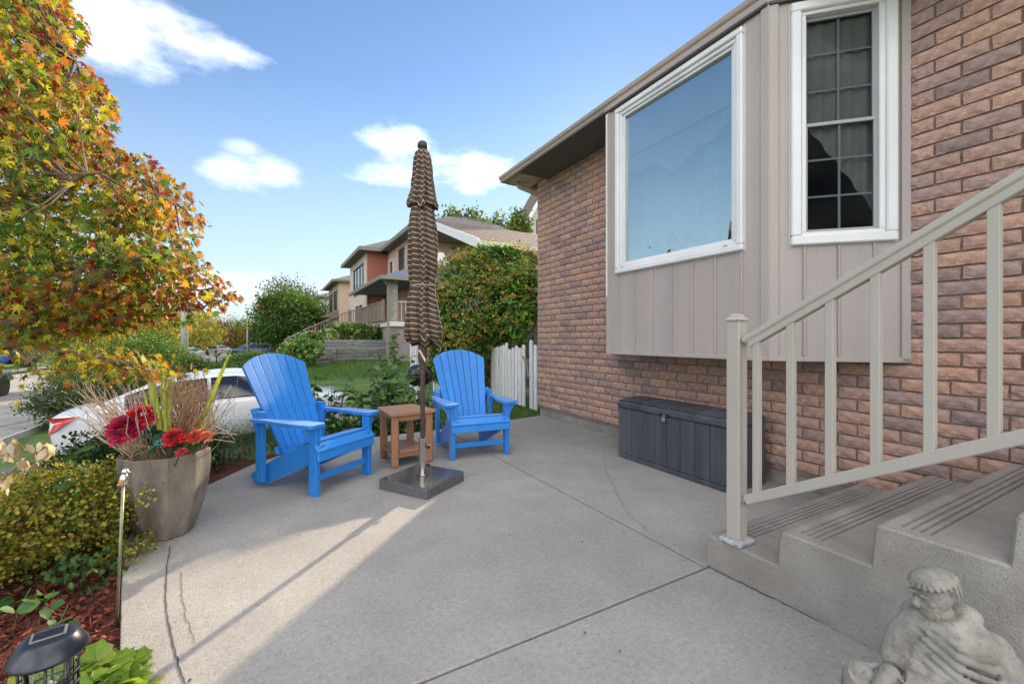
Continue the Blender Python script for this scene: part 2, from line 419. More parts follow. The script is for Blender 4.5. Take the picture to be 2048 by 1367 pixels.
def tree(name, label, base, trunk_h, crowns, leaf, cols, nclump, per, spread=.2, trunk_r=.18, kind='quad', group=None, shell=.5, limbs=5, cat='tree', bark=((.09, .065, .045), (.17, .13, .1)), clumpvar=.28):
    """crowns: list of (centre offset, radii, share)"""
    t = thing(name, label, cat, base, 0, group)
    P = []; O = []; C = []
    for c, r, sh in crowns:
        nc = max(4, int(nclump*sh)); p, o, cid = clumped(c, r, nc, per, spread, shell)
        col = palette(len(p), cols)*(1+clumpvar*rng.normal(size=(nc, 1)))[cid].clip(.45, 1.7)
        P.append(p); O.append(o); C.append(col)
    P = np.concatenate(P); O = np.concatenate(O); C = np.concatenate(C); N = len(P)
    leaves('crown', P, rdir(N)+O*.4, rdir(N)*.7+O*.5+np.array([0, 0, .3]), leaf*(.65+.7*rng.random(N)), C, kind, LEAFM('far'), t)
    mb = MB(); c0 = Vector(crowns[0][0]); r0 = crowns[0][1]
    mb.tube([(0, 0, -.3), (0, 0, 0), (trunk_r*.3, 0, trunk_h*.5), (0, trunk_r*.2, trunk_h), c0*.9], [trunk_r*1.35, trunk_r*1.1, trunk_r*.9, trunk_r*.75, trunk_r*.25], 9)
    for k in range(limbs):
        a = 6.28*k/limbs+rng.random(); s0 = Vector((0, 0, trunk_h*(.75+.25*rng.random())))
        e = c0+Vector((math.cos(a)*r0[0]*.7, math.sin(a)*r0[1]*.7, r0[2]*(rng.random()*.8-.2)))
        mb.tube([s0, s0.lerp(e, .5)+Vector((0, 0, r0[2]*.1)), e], [trunk_r*.5, trunk_r*.3, trunk_r*.08], 6)
    mb.build('trunk', pmat('bark_'+name, bark[0], bark[1], 14, .9, bump=.6, bscale=22, stretch=(1, 1, .25)), t, smooth=True)
    return t
# ================================================================== terrain, patio, street
EDGE = [(-.42, 1.6), (-.46, 1.95), (-.55, 2.35), (-.64, 2.75), (-.72, 3.1), (-.74, 3.4), (-.62, 3.8), (-.4, 4.2), (-.16, 4.6), (.18, 4.93), (.55, 5.13), (1.1, 5.2), (1.76, 5.2), (2.6, 5.3), (3.545, 5.43)]
def patio_x(y):
    for (x0, y0), (x1, y1) in zip(EDGE, EDGE[1:]):
        if y0 <= y <= y1: return x0+(x1-x0)*(y-y0)/max(1e-6, y1-y0)
    return EDGE[0][0] if y < EDGE[0][1] else 9
def gz(x, y):
    """ground height"""
    lawn = -1.28+1.2*sst(-3.5, 1.2, x)
    drive = max(-1.28, min(-.6, -1.12+.09*(x+3)))
    w = sst(6.6, 8.2, y)*(1-sst(11.6, 13.5, y))*(1-sst(1.6, 3.4, x))
    z = lawn*(1-w)+drive*w
    near = 1-sst(4.9, 7.2, y)
    nz = -.06 if x > -1.5 else -.06-1.22*sst(-1.5, -4.6, x) if False else -.06-1.22*sst(0, 3.2, -1.5-x)
    z = z*(1-near)+nz*near
    if x > 3: z = min(z, -.05)
    if x < -5.3: z = min(z, -1.28)
    if x > 1.2 and y > 16: z = max(z, -.08+.5*sst(16, 30, y)*sst(1.2, 4, x))
    return z
def ground():
    xs = sorted(set([-900, -400, -200, -120, -80, -60, -45, -35, -28, -22]+[round(-20+.5*i, 2) for i in range(20)]+[round(-10+.25*i, 2) for i in range(60)]+[5+.8*i for i in range(20)]+[25, 35, 50, 80, 120, 200, 400, 900]))
    ys = sorted(set([-900, -300, -100, -50, -25, -15, -10, -7, -5, -3.5, -2.5, -1.5, -.8]+[round(.25*i, 2) for i in range(72)]+[18+.7*i for i in range(30)]+[42, 46, 52, 60, 70, 85, 110, 150, 220, 400, 900]))
    mb = MB(); mb.grid([[(x, y, gz(x, y)) for x in xs] for y in ys])
    grass = pmat('lawn', (.05, .10, .018), (.11, .175, .03), 3.2, .85, bump=.5, bscale=80, speck=(60, (.11, .13, .04), .55, .75, .6))
    o = mb.build('ground', grass, None, smooth=True, fix=False)
    tag(o, kind='structure')
ground()

# lawn blades near the camera, seen between fence and patio and below the timber wall
def grass_tuft(name, label, x0, x1, y0, y1, n, size, test=None):
    p = np.stack([x0+(x1-x0)*rng.random(n), y0+(y1-y0)*rng.random(n)], 1)
    if test is not None: p = np.array([q for q in p if test(*q)])
    z = np.array([gz(*q) for q in p]); pos = np.column_stack([p, z-.005]); N = len(pos)
    t = rdir(N)*.55+np.array([0, 0, 1.0]); col = palette(N, [(.06, .13, .02), (.09, .18, .028), (.12, .21, .04)], .2)
    o = leaves(name, pos, t, rdir(N), size*(.6+.8*rng.random(N)), col, 'blade', LEAFM('leaf'), None, 'stuff')
    tag(o, label, 'grass')
grass_tuft('grass', 'short green lawn grass between the patio and the white picket fence', 1.6, 4.6, 5.25, 9.0, 16000, .075, lambda x, y: not (patio_x(y) < x and y < 5.25))
grass_tuft('lawn_grass', 'sloping green lawn below the weathered timber retaining wall', .8, 7, 13.5, 24, 16000, .14)

# ---- patio slabs
CONC = pmat('concrete', (.335, .315, .288), (.45, .425, .39), 45, .86, bump=.5, bscale=120, speck=(95, (.15, .14, .125), .60, .72, .75), vary=[(.8, .78), (4.2, .84)], bdetail=8, detail=8, ramp=(.3, .72))
patio = None
outline = EDGE+[(3.545, -.6), (-.30, -.6), (-.36, .6)]
def slab(cuts, name='slab'):
    bm = bmesh.new(); vs = [bm.verts.new((x, y, 0)) for x, y in outline]; bm.faces.new(vs)
    for (x0, y0), (x1, y1), side in cuts:       # keep the side to which `side` points
        d = Vector((x1-x0, y1-y0, 0)); n = Vector((-d.y, d.x, 0)).normalized()
        if n.dot(Vector((side[0], side[1], 0))) < 0: n = -n
        bmesh.ops.bisect_plane(bm, geom=bm.verts[:]+bm.edges[:]+bm.faces[:], plane_co=Vector((x0, y0, 0))+n*.006, plane_no=n, clear_inner=True)
    bmesh.ops.recalc_face_normals(bm, faces=bm.faces)
    if bm.faces[:] and bm.faces[0].normal.z < 0: bmesh.ops.reverse_faces(bm, faces=bm.faces)
    top = bm.faces[:]
    r = bmesh.ops.extrude_face_region(bm, geom=top)
    for v in [g for g in r['geom'] if isinstance(g, bmesh.types.BMVert)]: pass
    bmesh.ops.translate(bm, verts=[v for f in top for v in f.verts], vec=(0, 0, -.13))
    bmesh.ops.recalc_face_normals(bm, faces=bm.faces)
    es = [e for e in bm.edges if all(abs(v.co.z) < 1e-5 for v in e.verts) and len(e.link_faces) == 2 and e.calc_face_angle(0) > 1]
    bmesh.ops.bevel(bm, geom=es, offset=.004, segments=2, affect='EDGES', profile=.5, clamp_overlap=True)
    me = bpy.data.meshes.new(name); bm.to_mesh(me); bm.free(); me.materials.append(CONC); return me
JX = 1.905; J2 = ((0, 1.405), (2, 1.415)); J3 = ((-.9, 3.165), (JX, 3.375)); J3b = ((JX, 3.375), (3.55, 3.46)); JV = ((JX, 0), (JX, 5))
patio = tag(bpy.data.objects.new('patio', None), kind='structure'); COL.objects.link(patio); patio['label'] = 'grey concrete patio cast in large panels with a curved edge'
for cuts in ([(*J3, (0, 1)), (*JV, (-1, 0))], [(*J3b, (0, 1)), (*JV, (1, 0))], [(*J3, (0, -1)), (*JV, (-1, 0)), (*J2, (0, 1))],
             [(*J3b, (0, -1)), (*JV, (1, 0)), (*J2, (0, 1))], [(*J2, (0, -1)), ((1.95, 0), (1.95, 5), (-1, 0))]):
    link('slab', slab(cuts), patio)
# seams and hairline cracks lie in the surface
def ribbon(pts, w, z=.0025, jit=0):
    mb = MB(); pts = [Vector((p[0], p[1], z)) for p in pts]; L_, R_ = [], []
    for i, p in enumerate(pts):
        t = (pts[min(i+1, len(pts)-1)]-pts[max(i-1, 0)]).normalized(); n = Vector((-t.y, t.x, 0))
        ww = w*(1+.5*(random.random()-.5)); L_.append(p+n*ww/2); R_.append(p-n*ww/2)
    mb.grid([L_, R_]); return mb
def crackpath(pts, step=.025, jit=.006):
    out = []
    for a, b in zip(pts, pts[1:]):
        a = Vector(a); b = Vector(b); n = max(2, int((b-a).length/step))
        for i in range(n): q = a.lerp(b, i/n); out.append((q.x+random.gauss(0, jit), q.y+random.gauss(0, jit)))
    return out
seamM = pmat('dark_seam', (.08, .072, .064), rough=.95)  # plain dark colour of the flat seam, crack and tar ribbons
def g2(px, py): q = Pz(px, py, 0); return (q.x, q.y)
ribbon(crackpath([g2(*p) for p in ((340, 1092), (333, 1140), (331, 1200), (337, 1250), (352, 1310), (372, 1380))], .03, .0012), .0055).build('seam', seamM, patio)
ribbon(crackpath([g2(*p) for p in ((362, 1145), (362, 1190), (372, 1240), (395, 1290))], .02, .003), .0025).build('crack', seamM, patio)
ribbon(crackpath([g2(*p) for p in ((1205, 905), (1212, 940), (1240, 1000), (1265, 1035), (1300, 1066))], .03, .006), .0025).build('crack', seamM, patio)
ribbon(crackpath([g2(*p) for p in ((1412, 1130), (1470, 1160), (1600, 1222), (1700, 1270), (1790, 1313), (1900, 1370))], .03, .004), .008).build('crack', seamM, patio)
bedM = pmat('soil', (.035, .022, .014), (.075, .05, .03), 20, .95, bump=.8, bscale=60)
# base under the joints
mb = MB(); mb.add([(x, y, -.035) for x, y in outline], [tuple(range(len(outline)))]); mb.build('sub_base', bedM, patio)

# ---- mulch bed along the patio edge
mulch_out = [(x-.0, y) for x, y in EDGE[:9]]
def mulch():
    mb = MB(); rows = []
    for i in range(26):
        y = .9+i*.165; ex = patio_x(min(4.95, max(1.6, y)))
        rows.append([(ex+.012-k*.14, y, -.034+.02*math.sin(i*1.7+k*2.1)*(k > 0)) for k in range(14)])
    mb.grid(rows)
    o = mb.build('mulch_bed', pmat('mulch_base', (.05, .012, .008), (.13, .03, .017), 30, .95, bump=.9, bscale=70), None, fix=False, smooth=True)
    tag(o, 'bed of dark red shredded bark mulch beside the patio edge', 'mulch bed', kind='structure')
    n = 9000; y = 1.0+3.0*rng.random(n); ex = np.array([patio_x(max(1.6, min(4.9, q))) for q in y])
    x = ex-.02-1.35*rng.random(n)
    pos = np.column_stack([x, y, -.03+.03*rng.random(n)]); t = rdir(n); t[:, 2] *= .35
    col = palette(n, [(.11, .022, .012), (.17, .035, .018), (.07, .015, .01), (.22, .06, .03)], .25)
    mm = pmat('mulch_chip', (.8, .8, .8), (1.2, 1.2, 1.2), 50, .9, attr=True)
    V, F = TM['quad']
    o2 = leaves('mulch_chips', pos, t, rdir(n, .6), .035+.035*rng.random(n), col, 'blade', mm, None, 'stuff')
    o3 = leaves('bark_shreds', pos+rng.normal(size=(n, 3))*np.array([.02, .02, .006]), t, rdir(n, 1.2), .02+.02*rng.random(n), col*1.1, 'quad', mm, o2, 'stuff')
    tag(o2, 'loose red bark chips scattered over the mulch bed', 'mulch')
mulch()

# fine debris on the slabs
n = 170; pos = np.column_stack([-.35+3.7*rng.random(n), .9+4.2*rng.random(n), .003+.004*rng.random(n)])
pos = pos[[not (p[0] > 1.93 and p[1] < 1.46) and p[0] > patio_x(p[1])+.05 if p[1] > 1.6 else p[0] < 1.9 for p in pos]]; n = len(pos); tt = rdir(n); tt[:, 2] *= .1
tag(leaves('patio_debris', pos, tt, rdir(n, 3), .006+.012*rng.random(n)**2, palette(n, [(.05, .04, .03), (.10, .07, .04), (.16, .12, .06)]), 'quad', LEAFM('leaf'), None, 'stuff'), 'tiny dark specks of leaf litter scattered on the patio', 'litter')
# ---- driveway, street, kerbs
ASPH = pmat('asphalt', (.27, .25, .22), (.36, .335, .295), 1.2, .9, bump=.3, bscale=90, vary=(.3, .85))
def sheet(name, rows, mat, label=None):
    mb = MB(); mb.grid(rows); o = mb.build(name, mat, None, fix=False, smooth=True); tag(o, label, kind='structure'); return o
xs = [-5.6+.4*i for i in range(20)]
sheet('driveway', [[(x, y, gz(x, y)+.012) for x in xs] for y in (8.35, 9.2, 10.1, 11.0, 11.5)], pmat('driveway_asphalt', (.10, .10, .10), (.15, .148, .145), 2, .9, bump=.3, bscale=90), 'grey driveway under the parked white car')
def roadx(y): return -5.5+3.2*sst(35, 110, y)-.0*y
ys = [-60, -30, -10, 0]+[4*i for i in range(1, 45)]
sheet('road', [[(roadx(y)-8.6*k/6, y, -1.262) for k in range(7)] for y in ys], ASPH, 'pale sunlit asphalt street curving away between the lawns')
kerbM = pmat('kerb_concrete', (.36, .34, .31), (.45, .43, .4), 4, .9)
for nm, off, s in (('kerb', .0, 1), ('kerb', -8.6, -1)):
    mb = MB()
    for y0, y1 in zip(ys, ys[1:]):
        a = roadx(y0)+off; b = roadx(y1)+off
        mb.add([(a, y0, -1.3), (a+.15*s, y0, -1.3), (a+.15*s, y0, -1.13), (a, y0, -1.15), (b, y1, -1.3), (b+.15*s, y1, -1.3), (b+.15*s, y1, -1.13), (b, y1, -1.15)],
               [(0, 3, 7, 4), (3, 2, 6, 7), (2, 1, 5, 6)])
    tag(mb.build(nm, kerbM), kind='structure')
# dark tar line on the road
ribbon([(-5.6-.02*i, 19.5-.05*i) for i in range(1, 100, 4)], .06, -1.255).build('tar_line', seamM, bpy.data.objects['road'])
sheet('sidewalk', [[(roadx(y)-8.6-2.2-1.4*k, y, -1.235) for k in range(2)] for y in ys], kerbM, 'pale concrete sidewalk on the far side of the street')
# ================================================================== the brick house
WX = 3.55; CY = 5.57; BX = 2.992; BY1 = 1.739; BY0 = 3.358; BZ = 1.0; SOF = 3.57
house = thing('brick_house', 'mauve and orange brick house with bay window, taupe siding and eaves gutter', 'house', (0, 0, 0))
mortar = pmat('mortar', (.19, .14, .12), (.28, .21, .18), 12, .95, bump=.5, bscale=120)
# wall core behind bricks (mortar face), foundation
core = MB()
core.box(WX+.012, WX+.2, -1.2, 1.162, .1, SOF+.02)
core.box(WX+.012, WX+.2, BY0+.578, CY-.02, .1, SOF+.02)
core.box(WX+.012, WX+.2, 1.162, BY0+.578, .1, BZ+.01)
core.box(WX+.2, 11, CY-.2, CY-.02, .1, SOF+.02)
wall = core.build('brick_wall', mortar, house)
MB().box(WX+.028, WX+.3, -1.2, CY-.03, -.3, .128).box(WX+.3, 11, CY-.3, CY-.03, -.3, .1).build('foundation', pmat('foundation_concrete', (.27, .25, .22), (.38, .355, .315), 5, .9, bump=.5, bscale=60, vary=(2, .75)), house)
brickM = pmat('brick', (.78, .74, .72), (1.12, 1.1, 1.08), 26, .88, attr=True, bump=.75, bscale=85, speck=(110, (.06, .04, .035), .63, .74, .6), bdetail=6, ramp=(.3, .7), rand=.06)
BRC = [(.54, .335, .245), (.51, .325, .25), (.49, .32, .255), (.56, .355, .255), (.41, .285, .25), (.38, .27, .245), (.45, .30, .25), (.33, .24, .22), (.48, .31, .245)]
CH, BL, JT = .0853, .236, .0125
def brick_mesh(ci, var, L):
    rnd = random.Random(ci*31+var*7+int(L*1000)); h = (CH-JT)/2; l = L/2; dp = .05; b = .006
    nx, nz_ = 5, 3; V = []; F = []
    for j in range(nz_+1):
        for i in range(nx+1):
            y = -l+2*l*i/nx; z = -h+2*h*j/nz_; e = (i in (0, nx)) or (j in (0, nz_))
            x = -(.0 if e else b)+rnd.uniform(-.0028, .0028)
            if e: x += rnd.uniform(0, .003); y += rnd.uniform(-.0022, .0022); z += rnd.uniform(-.002, .002)
            V.append((x, y, z))
    for j in range(nz_):
        for i in range(nx):
            a = j*(nx+1)+i; F.append((a, a+nx+1, a+nx+2, a+1))
    per = [i for i in range(nx+1)]+[j*(nx+1)+nx for j in range(1, nz_+1)]+[nz_*(nx+1)+i for i in range(nx-1, -1, -1)]+[j*(nx+1) for j in range(nz_-1, 0, -1)]
    n0 = len(V); V += [(dp, V[i][1], V[i][2]) for i in per]
    for k in range(len(per)):
        k2 = (k+1) % len(per); F.append((per[k], per[k2], n0+k2, n0+k))
    c = BRC[ci]; return V, F, c
BM_ = {}
def brick_me(ci, var, L):
    key = (ci, var, round(L, 3))
    if key not in BM_:
        V, F, c = brick_mesh(*key); me = bpy.data.meshes.new('brick'); me.from_pydata(V, [], F)
        ca = me.color_attributes.new('Col', 'FLOAT_COLOR', 'POINT'); ca.data.foreach_set('color', list((*c, 1))*len(V))
        me.materials.append(brickM); BM_[key] = me
    return BM_[key]
SLOTS = []
def brick_rows():
    z = .130; row = 0
    while z+CH < SOF+.07:
        zc = z+CH/2
        spans = [(-1.15, CY-.35-.006), (CY-.35+.006, CY)]
        if zc+CH*.4 > BZ: spans = [(-1.15, 1.155), (BY0+.585, CY-.35-.006), (CY-.35+.006, CY)]
        for a, b in spans:
            y = b; first = True
            while y-a > .03:
                if b == CY: L = (.224 if row % 2 else .108) if first else min(.236-JT, y-a)
                else: L = (BL-JT) if not (first and row % 2) else (BL/2-JT)
                L = min(L, y-a); 
                if L > .028: SLOTS.append((y-L/2, zc, L))
                y -= L+JT; first = False
        z += CH; row += 1
brick_rows()
def seen_px(y, z):
    v = Vector((WX, y, z))-CAMP; d = v.x*SN+v.y*CS; r = (v.x*CS-v.y*SN)/d
    return 1024+FPX*r, HOR-FPX*v.z/d, d
vis = []
for k, (y, z, L) in enumerate(SLOTS):
    px, py, d = seen_px(y, z); a = L/d/d if -10 < px < 2058 and -10 < py < 1377 and not (1240 < px < 1480 and py > 800) else 0
    vis.append((a, k))
vis.sort(reverse=True); near = set(k for a, k in vis[:298] if a > 0)
SV, SF, SC = [], [], []
for k, (y, z, L) in enumerate(SLOTS):
    ci = random.choice((0, 1, 2, 2, 3, 4, 4, 5, 6, 6, 7, 8, 8, 1)); var = random.randrange(4)
    dx = random.uniform(-.003, .002); ro = random.uniform(-.006, .006); q = BL-JT if abs(L-(BL-JT)) < .02 else (.108 if abs(L-.108) < .012 else round(L, 2))
    if k in near:
        o = link('brick', brick_me(ci, var, q), wall); o.location = (WX+dx, y, z); o.rotation_euler = (ro, 0, random.uniform(-.008, .008)); o.scale = (1, L/q, 1)
    else:
        V, F, c = brick_mesh(ci, var, q); n = len(SV); s = L/q
        SV += [(WX+dx+p[0], y+p[1]*s, z+p[2]+p[1]*ro) for p in V]; SF += [tuple(i+n for i in f) for f in F]; SC += [(*c, 1)]*len(V)
me = bpy.data.meshes.new('far_bricks'); me.from_pydata(SV, [], SF); ca = me.color_attributes.new('Col', 'FLOAT_COLOR', 'POINT'); ca.data.foreach_set('color', [q for c in SC for q in c]); me.materials.append(brickM)
tag(link('more_bricks', me, wall), kind='stuff')

# ---- eaves: soffit panels, fascia, gutter, roof, downspout
taupe = pmat('taupe_aluminium', (.40, .335, .29), (.435, .365, .315), 8, .5, bump=.06, bscale=60, stretch=(1, 1, .05), vary=(1.5, .9))
soff = MB()
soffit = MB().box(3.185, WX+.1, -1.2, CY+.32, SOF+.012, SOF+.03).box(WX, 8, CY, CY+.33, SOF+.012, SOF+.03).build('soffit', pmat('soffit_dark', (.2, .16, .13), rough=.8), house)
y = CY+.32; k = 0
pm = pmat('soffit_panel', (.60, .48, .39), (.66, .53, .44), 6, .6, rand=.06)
while y > -1.0 and k < 24:
    if not (1.3 < y < BY0+.3):
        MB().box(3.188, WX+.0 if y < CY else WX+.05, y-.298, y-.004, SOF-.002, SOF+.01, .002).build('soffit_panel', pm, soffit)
    y -= .302; k += 1
MB().box(3.165, 3.187, -1.2, CY+.325, SOF-.012, 3.70, .002).box(3.187, 8, CY+.325, CY+.345, SOF-.012, 3.70, .002).build('fascia', pmat('fascia_tan', (.52, .37, .26), (.56, .40, .28), 5, .55), house)
# K-style gutter, profile in x-z swept along y
gp = [(3.164, 3.640), (3.164, 3.558), (3.092, 3.553), (3.078, 3.566), (3.070, 3.590), (3.052, 3.606), (3.046, 3.630), (3.046, 3.641), (3.060, 3.643), (3.060, 3.634), (3.156, 3.634)]
MB().prism([(a, b) for a, b in gp[:9]]+[(3.152, 3.650)], (0, -1.2, 0), (1, 0, 0), (0, 0, 1), (0, CY+.325+1.2, 0)).build('gutter', taupe, house)
MB().prism([(3.10, 3.56), (8.2, 5.30), (8.2, 5.36), (3.10, 3.60)], (0.03, -1.4, .05), (1, 0, 0), (0, 0, 1), (0, CY+.36+1.4, 0)).prism([(8.2, 5.30), (13.6, 3.56), (13.6, 3.60), (8.2, 5.36)], (0.03, -1.4, .05), (1, 0, 0), (0, 0, 1), (0, CY+.36+1.4, 0)).build('roof', pmat('shingle_brown', (.09, .07, .06), (.16, .13, .11), 20, .95, bump=.5, bscale=40), house)
MB().prism([(3.3, 3.6), (13.4, 3.6), (8.2, 5.3)], (0, CY-.1, .02), (1, 0, 0), (0, 0, 1), (0, .08, 0)).build('gable', brickM if False else mortar, house)
MB().tube([(3.3, CY+.2, 3.57), (3.33, CY+.18, 3.5), (3.6, CY+.05, 3.38), (3.63, CY+.04, 3.2), (3.63, CY+.04, .3)], .04, 8).build('downspout', taupe, house)

# ---- bay: board-and-batten siding on a canted box
bay = MB(); BYL = BY0+.578
poly = [(BX+.012, BY1+.006), (BX+.012, BY0-.006), (WX+.25, BYL+.2), (WX+.25, BY0), (BX+.30, BY0-.25), (BX+.30, BY1+.2), (WX+.25, BY1-.45), (WX+.25, BY1-.85)]
SID = pmat('taupe_siding', (.39, .345, .32), (.455, .40, .37), 5, .55, bump=.12, bscale=90, stretch=(1, 1, .03), vary=(1.2, .88))
bayo = MB().prism([(BX+.014, BY1), (BX+.014, BY0), (WX+.02, BYL+.0), (WX+.25, BYL), (WX+.25, BY1-.57), (WX+.02, BY1-.565)], (0, 0, BZ-.002), (1, 0, 0), (0, 1, 0), (0, 0, .02)).build('bay_window', SID, house)
# siding faces as sheets with window holes: front face and canted face
FU = Vector((0, -1, 0)); FO = Vector((BX, BY0, 0)); FN = Vector((-1, 0, 0)); FL = BY0-BY1
AU = Vector((.7071, -.7071, 0)); AO = Vector((BX, BY1, 0)); AN = Vector((-.7071, -.7071, 0)); AL = .805
LU = Vector((.7071, .7071, 0)); LO = Vector((BX, BY0, 0)); LN = Vector((-.7071, .7071, 0)); LL = .817
def hitA(px, py):   # photo pixel on the canted face -> (u, z)
    v = ray(px, py); t = AN.dot(AO)/AN.dot(Vector((v.x, v.y, 0))); p = CAMP+v*t
    return (p-AO).dot(AU), p.z
TOPZ = 3.50
def face(o, u, n, L, win, nm):
    """sheet 18 mm thick with a rectangular hole"""
    a0, a1, z0, z1 = win; mb = MB(); t = n*(-.018)
    for (p, q, r_, s) in ((0, L, BZ, z0), (0, L, z1, TOPZ), (0, a0, z0, z1), (a1, L, z0, z1)):
        if q-p > .002 and s-r_ > .002: mb.prism([(p, r_), (q, r_), (q, s), (p, s)], o, u, (0, 0, 1), t)
    return mb.build(nm, SID, bayo)
W1 = (BY0-3.222, BY0-1.902, 1.79, 3.408)
ua0, _ = hitA(1580, 300); ua1, _ = hitA(1792, 300); zb = hitA(1685, 487)[1]; zt = hitA(1640, 2)[1]
W2 = (ua0, ua1, zb, min(3.43, zt)); print('W2', W2)
face(FO, FU, FN, FL, (W1[0]+.03, W1[1]-.03, W1[2]+.03, W1[3]-.03), 'front_siding'); face(AO, AU, AN, AL, (W2[0]+.03, W2[1]-.03, W2[2]+.03, W2[3]-.03), 'side_siding')
face(LO, LU, LN, LL, (.2, .2, 2, 2), 'side_siding')
def batten(o, u, n, a, z0, z1, w=.016, d=.013):
    c = o+u*a; m = Matrix((u, n, Vector((0, 0, 1)))).transposed()
    MB().obox(c+n*(d/2+.001)+Vector((0, 0, (z0+z1)/2)), (w, d, z1-z0), m, .003).build('batten', SID, bayo)
for k in range(7):
    a = BY0-(3.192-.2115*k)
    batten(FO, FU, FN, a, BZ+.03, W1[2]-.004 if W1[0]-.01 < a < W1[1]+.01 else TOPZ-.05)
for px in (1608, 1677, 1748, 1815):
    a, _ = hitA(px, 640)
    if 0 < a < AL: batten(AO, AU, AN, a, BZ+.03, W2[2]-.004 if W2[0]-.01 < a < W2[1]+.01 else TOPZ-.05)
# corner posts and bottom trim
MB().obox(Vector((BX-.004, BY1+.012, (BZ+TOPZ)/2)), (.02, .06, TOPZ-BZ), None, .003).obox(AO+AU*.035+AN*.006+Vector((0, 0, (BZ+TOPZ)/2)), (.02, .06, TOPZ-BZ), Matrix((AN, AU, Vector((0, 0, 1)))).transposed(), .003).build('corner_trim', SID, bayo)
MB().obox(Vector((BX-.003, BY0-.012, (BZ+TOPZ)/2)), (.02, .05, TOPZ-BZ), None, .003).build('corner_trim', SID, bayo)
MB().obox(AO+AU*(AL-.02)+AN*.008+Vector((0, 0, (BZ+TOPZ)/2)), (.022, .05, TOPZ-BZ), Matrix((AN, AU, Vector((0, 0, 1)))).transposed(), .003).build('corner_trim', SID, bayo)
MB().beam((BX-.008, BY0+.01, BZ+.012), (BX-.008, BY1-.004, BZ+.012), .022, .034, bev=.004).beam(AO+AN*.008+Vector((0, 0, BZ+.012)), AO+AU*AL+AN*.008+Vector((0, 0, BZ+.012)), .022, .034, bev=.004).build('bottom_trim', SID, bayo)
drk = pmat('dark_flashing', (.07, .06, .055), rough=.6)
MB().beam((BX-.012, BY0+.03, 3.452), (BX-.012, BY1-.01, 3.452), .03, .022, bev=.003).beam(AO+AN*.012+Vector((0, 0, 3.452)), AO+AU*AL+AN*.012+Vector((0, 0, 3.452)), .03, .022, bev=.003).build('head_flashing', drk, bayo)
MB().beam((BX-.006, BY0+.03, 3.485), (BX-.006, BY1-.01, 3.485), .03, .042, bev=.003).beam(AO+AN*.006+Vector((0, 0, 3.485)), AO+AU*AL+AN*.006+Vector((0, 0, 3.485)), .03, .042, bev=.003).build('head_trim', taupe, bayo)
MB().prism([(BX+.0, BY1), (BX+.0, BY0), (WX, BYL), (WX, BY1-.565)], (0, 0, 3.506), (1, 0, 0), (0, 1, 0), (0, 0, .02)).build('bay_top', taupe, bayo)
MB().obox((BX-.022, BY0-.006, 2.5), (.014, .02, 1.85), None, .003).build('edge_strip', pmat('white_strip', (.7, .69, .66), rough=.5), bayo)

# ---- windows
vinyl = pmat('white_vinyl', (.74, .75, .75), (.80, .80, .80), 4, .38, vary=(2, .93))
GL = glass_mat('window_glass', .60, (.86, .97, 1.0), 0, (.85, 1.0, 1.0), .3)
def ring(o, u, n, a0, a1, z0, z1, w, d0, d1, bev=.004):
    """rectangular frame of bar width w, from depth d0 to d1 along n (outward)"""
    mb = MB(); M = Matrix((u, n, Vector((0, 0, 1)))).transposed(); dm = (d0+d1)/2; t = abs(d1-d0)
    for (p, q, r_, s) in ((a0, a1, z0, z0+w), (a0, a1, z1-w, z1), (a0, a0+w, z0+w, z1-w), (a1-w, a1, z0+w, z1-w)):
        mb.obox(o+u*((p+q)/2)+n*dm+Vector((0, 0, (r_+s)/2)), (q-p, t, s-r_), M, bev)
    return mb
def pane(o, u, n, a0, a1, z0, z1, d): 
    mb = MB(); P = [o+u*a+n*d+Vector((0, 0, z)) for a, z in ((a0, z0), (a1, z0), (a1, z1), (a0, z1))]
    return mb.add(P+[p-n*.004 for p in P], [(0, 1, 2, 3)])
a0, a1, z0, z1 = W1
w1 = ring(FO, FU, FN, a0, a1, z0, z1, .048, -.03, .040, .008).build('picture_window', vinyl, house); w1['label'] = 'large single-pane white picture window reflecting blue sky'
ring(FO, FU, FN, a0+.046, a1-.046, z0+.046, z1-.046, .034, -.04, .022, .006).build('sash', vinyl, w1)
ring(FO, FU, FN, a0+.078, a1-.078, z0+.078, z1-.078, .026, -.045, .004, .004).build('sash', vinyl, w1)
pane(FO, FU, FN, a0+.1, a1-.1, z0+.1, z1-.1, -.025).build('pane', GL, w1)
for a in (a0+.09, a1-.14):
    MB().obox(FO+FU*a+FN*.022+Vector((0, 0, z0+.055)), (.03, .004, .006), Matrix((FU, FN, Vector((0, 0, 1)))).transposed()).build('weep_slot', drk, w1)
a0, a1, z0, z1 = W2
w2 = ring(AO, AU, AN, a0, a1, z0, z1, .062, -.03, .036, .008).build('sash_window', vinyl, house); w2['label'] = 'tall narrow white window with muntin bars on the canted bay side'
ring(AO, AU, AN, a0+.058, a1-.058, z0+.05, z1-.05, .036, -.045, .012, .005).build('inner_frame', vinyl, w2)
b0, b1, c0, c1 = a0+.088, a1-.088, z0+.084, z1-.084; cm = c0+(c1-c0)*.5
gry = pmat('grey_vinyl', (.36, .37, .38), rough=.5)
GL2 = glass_mat('window_glass_shaded', .0, (.55, .6, .62), 0, (.9, .95, .95), .12)
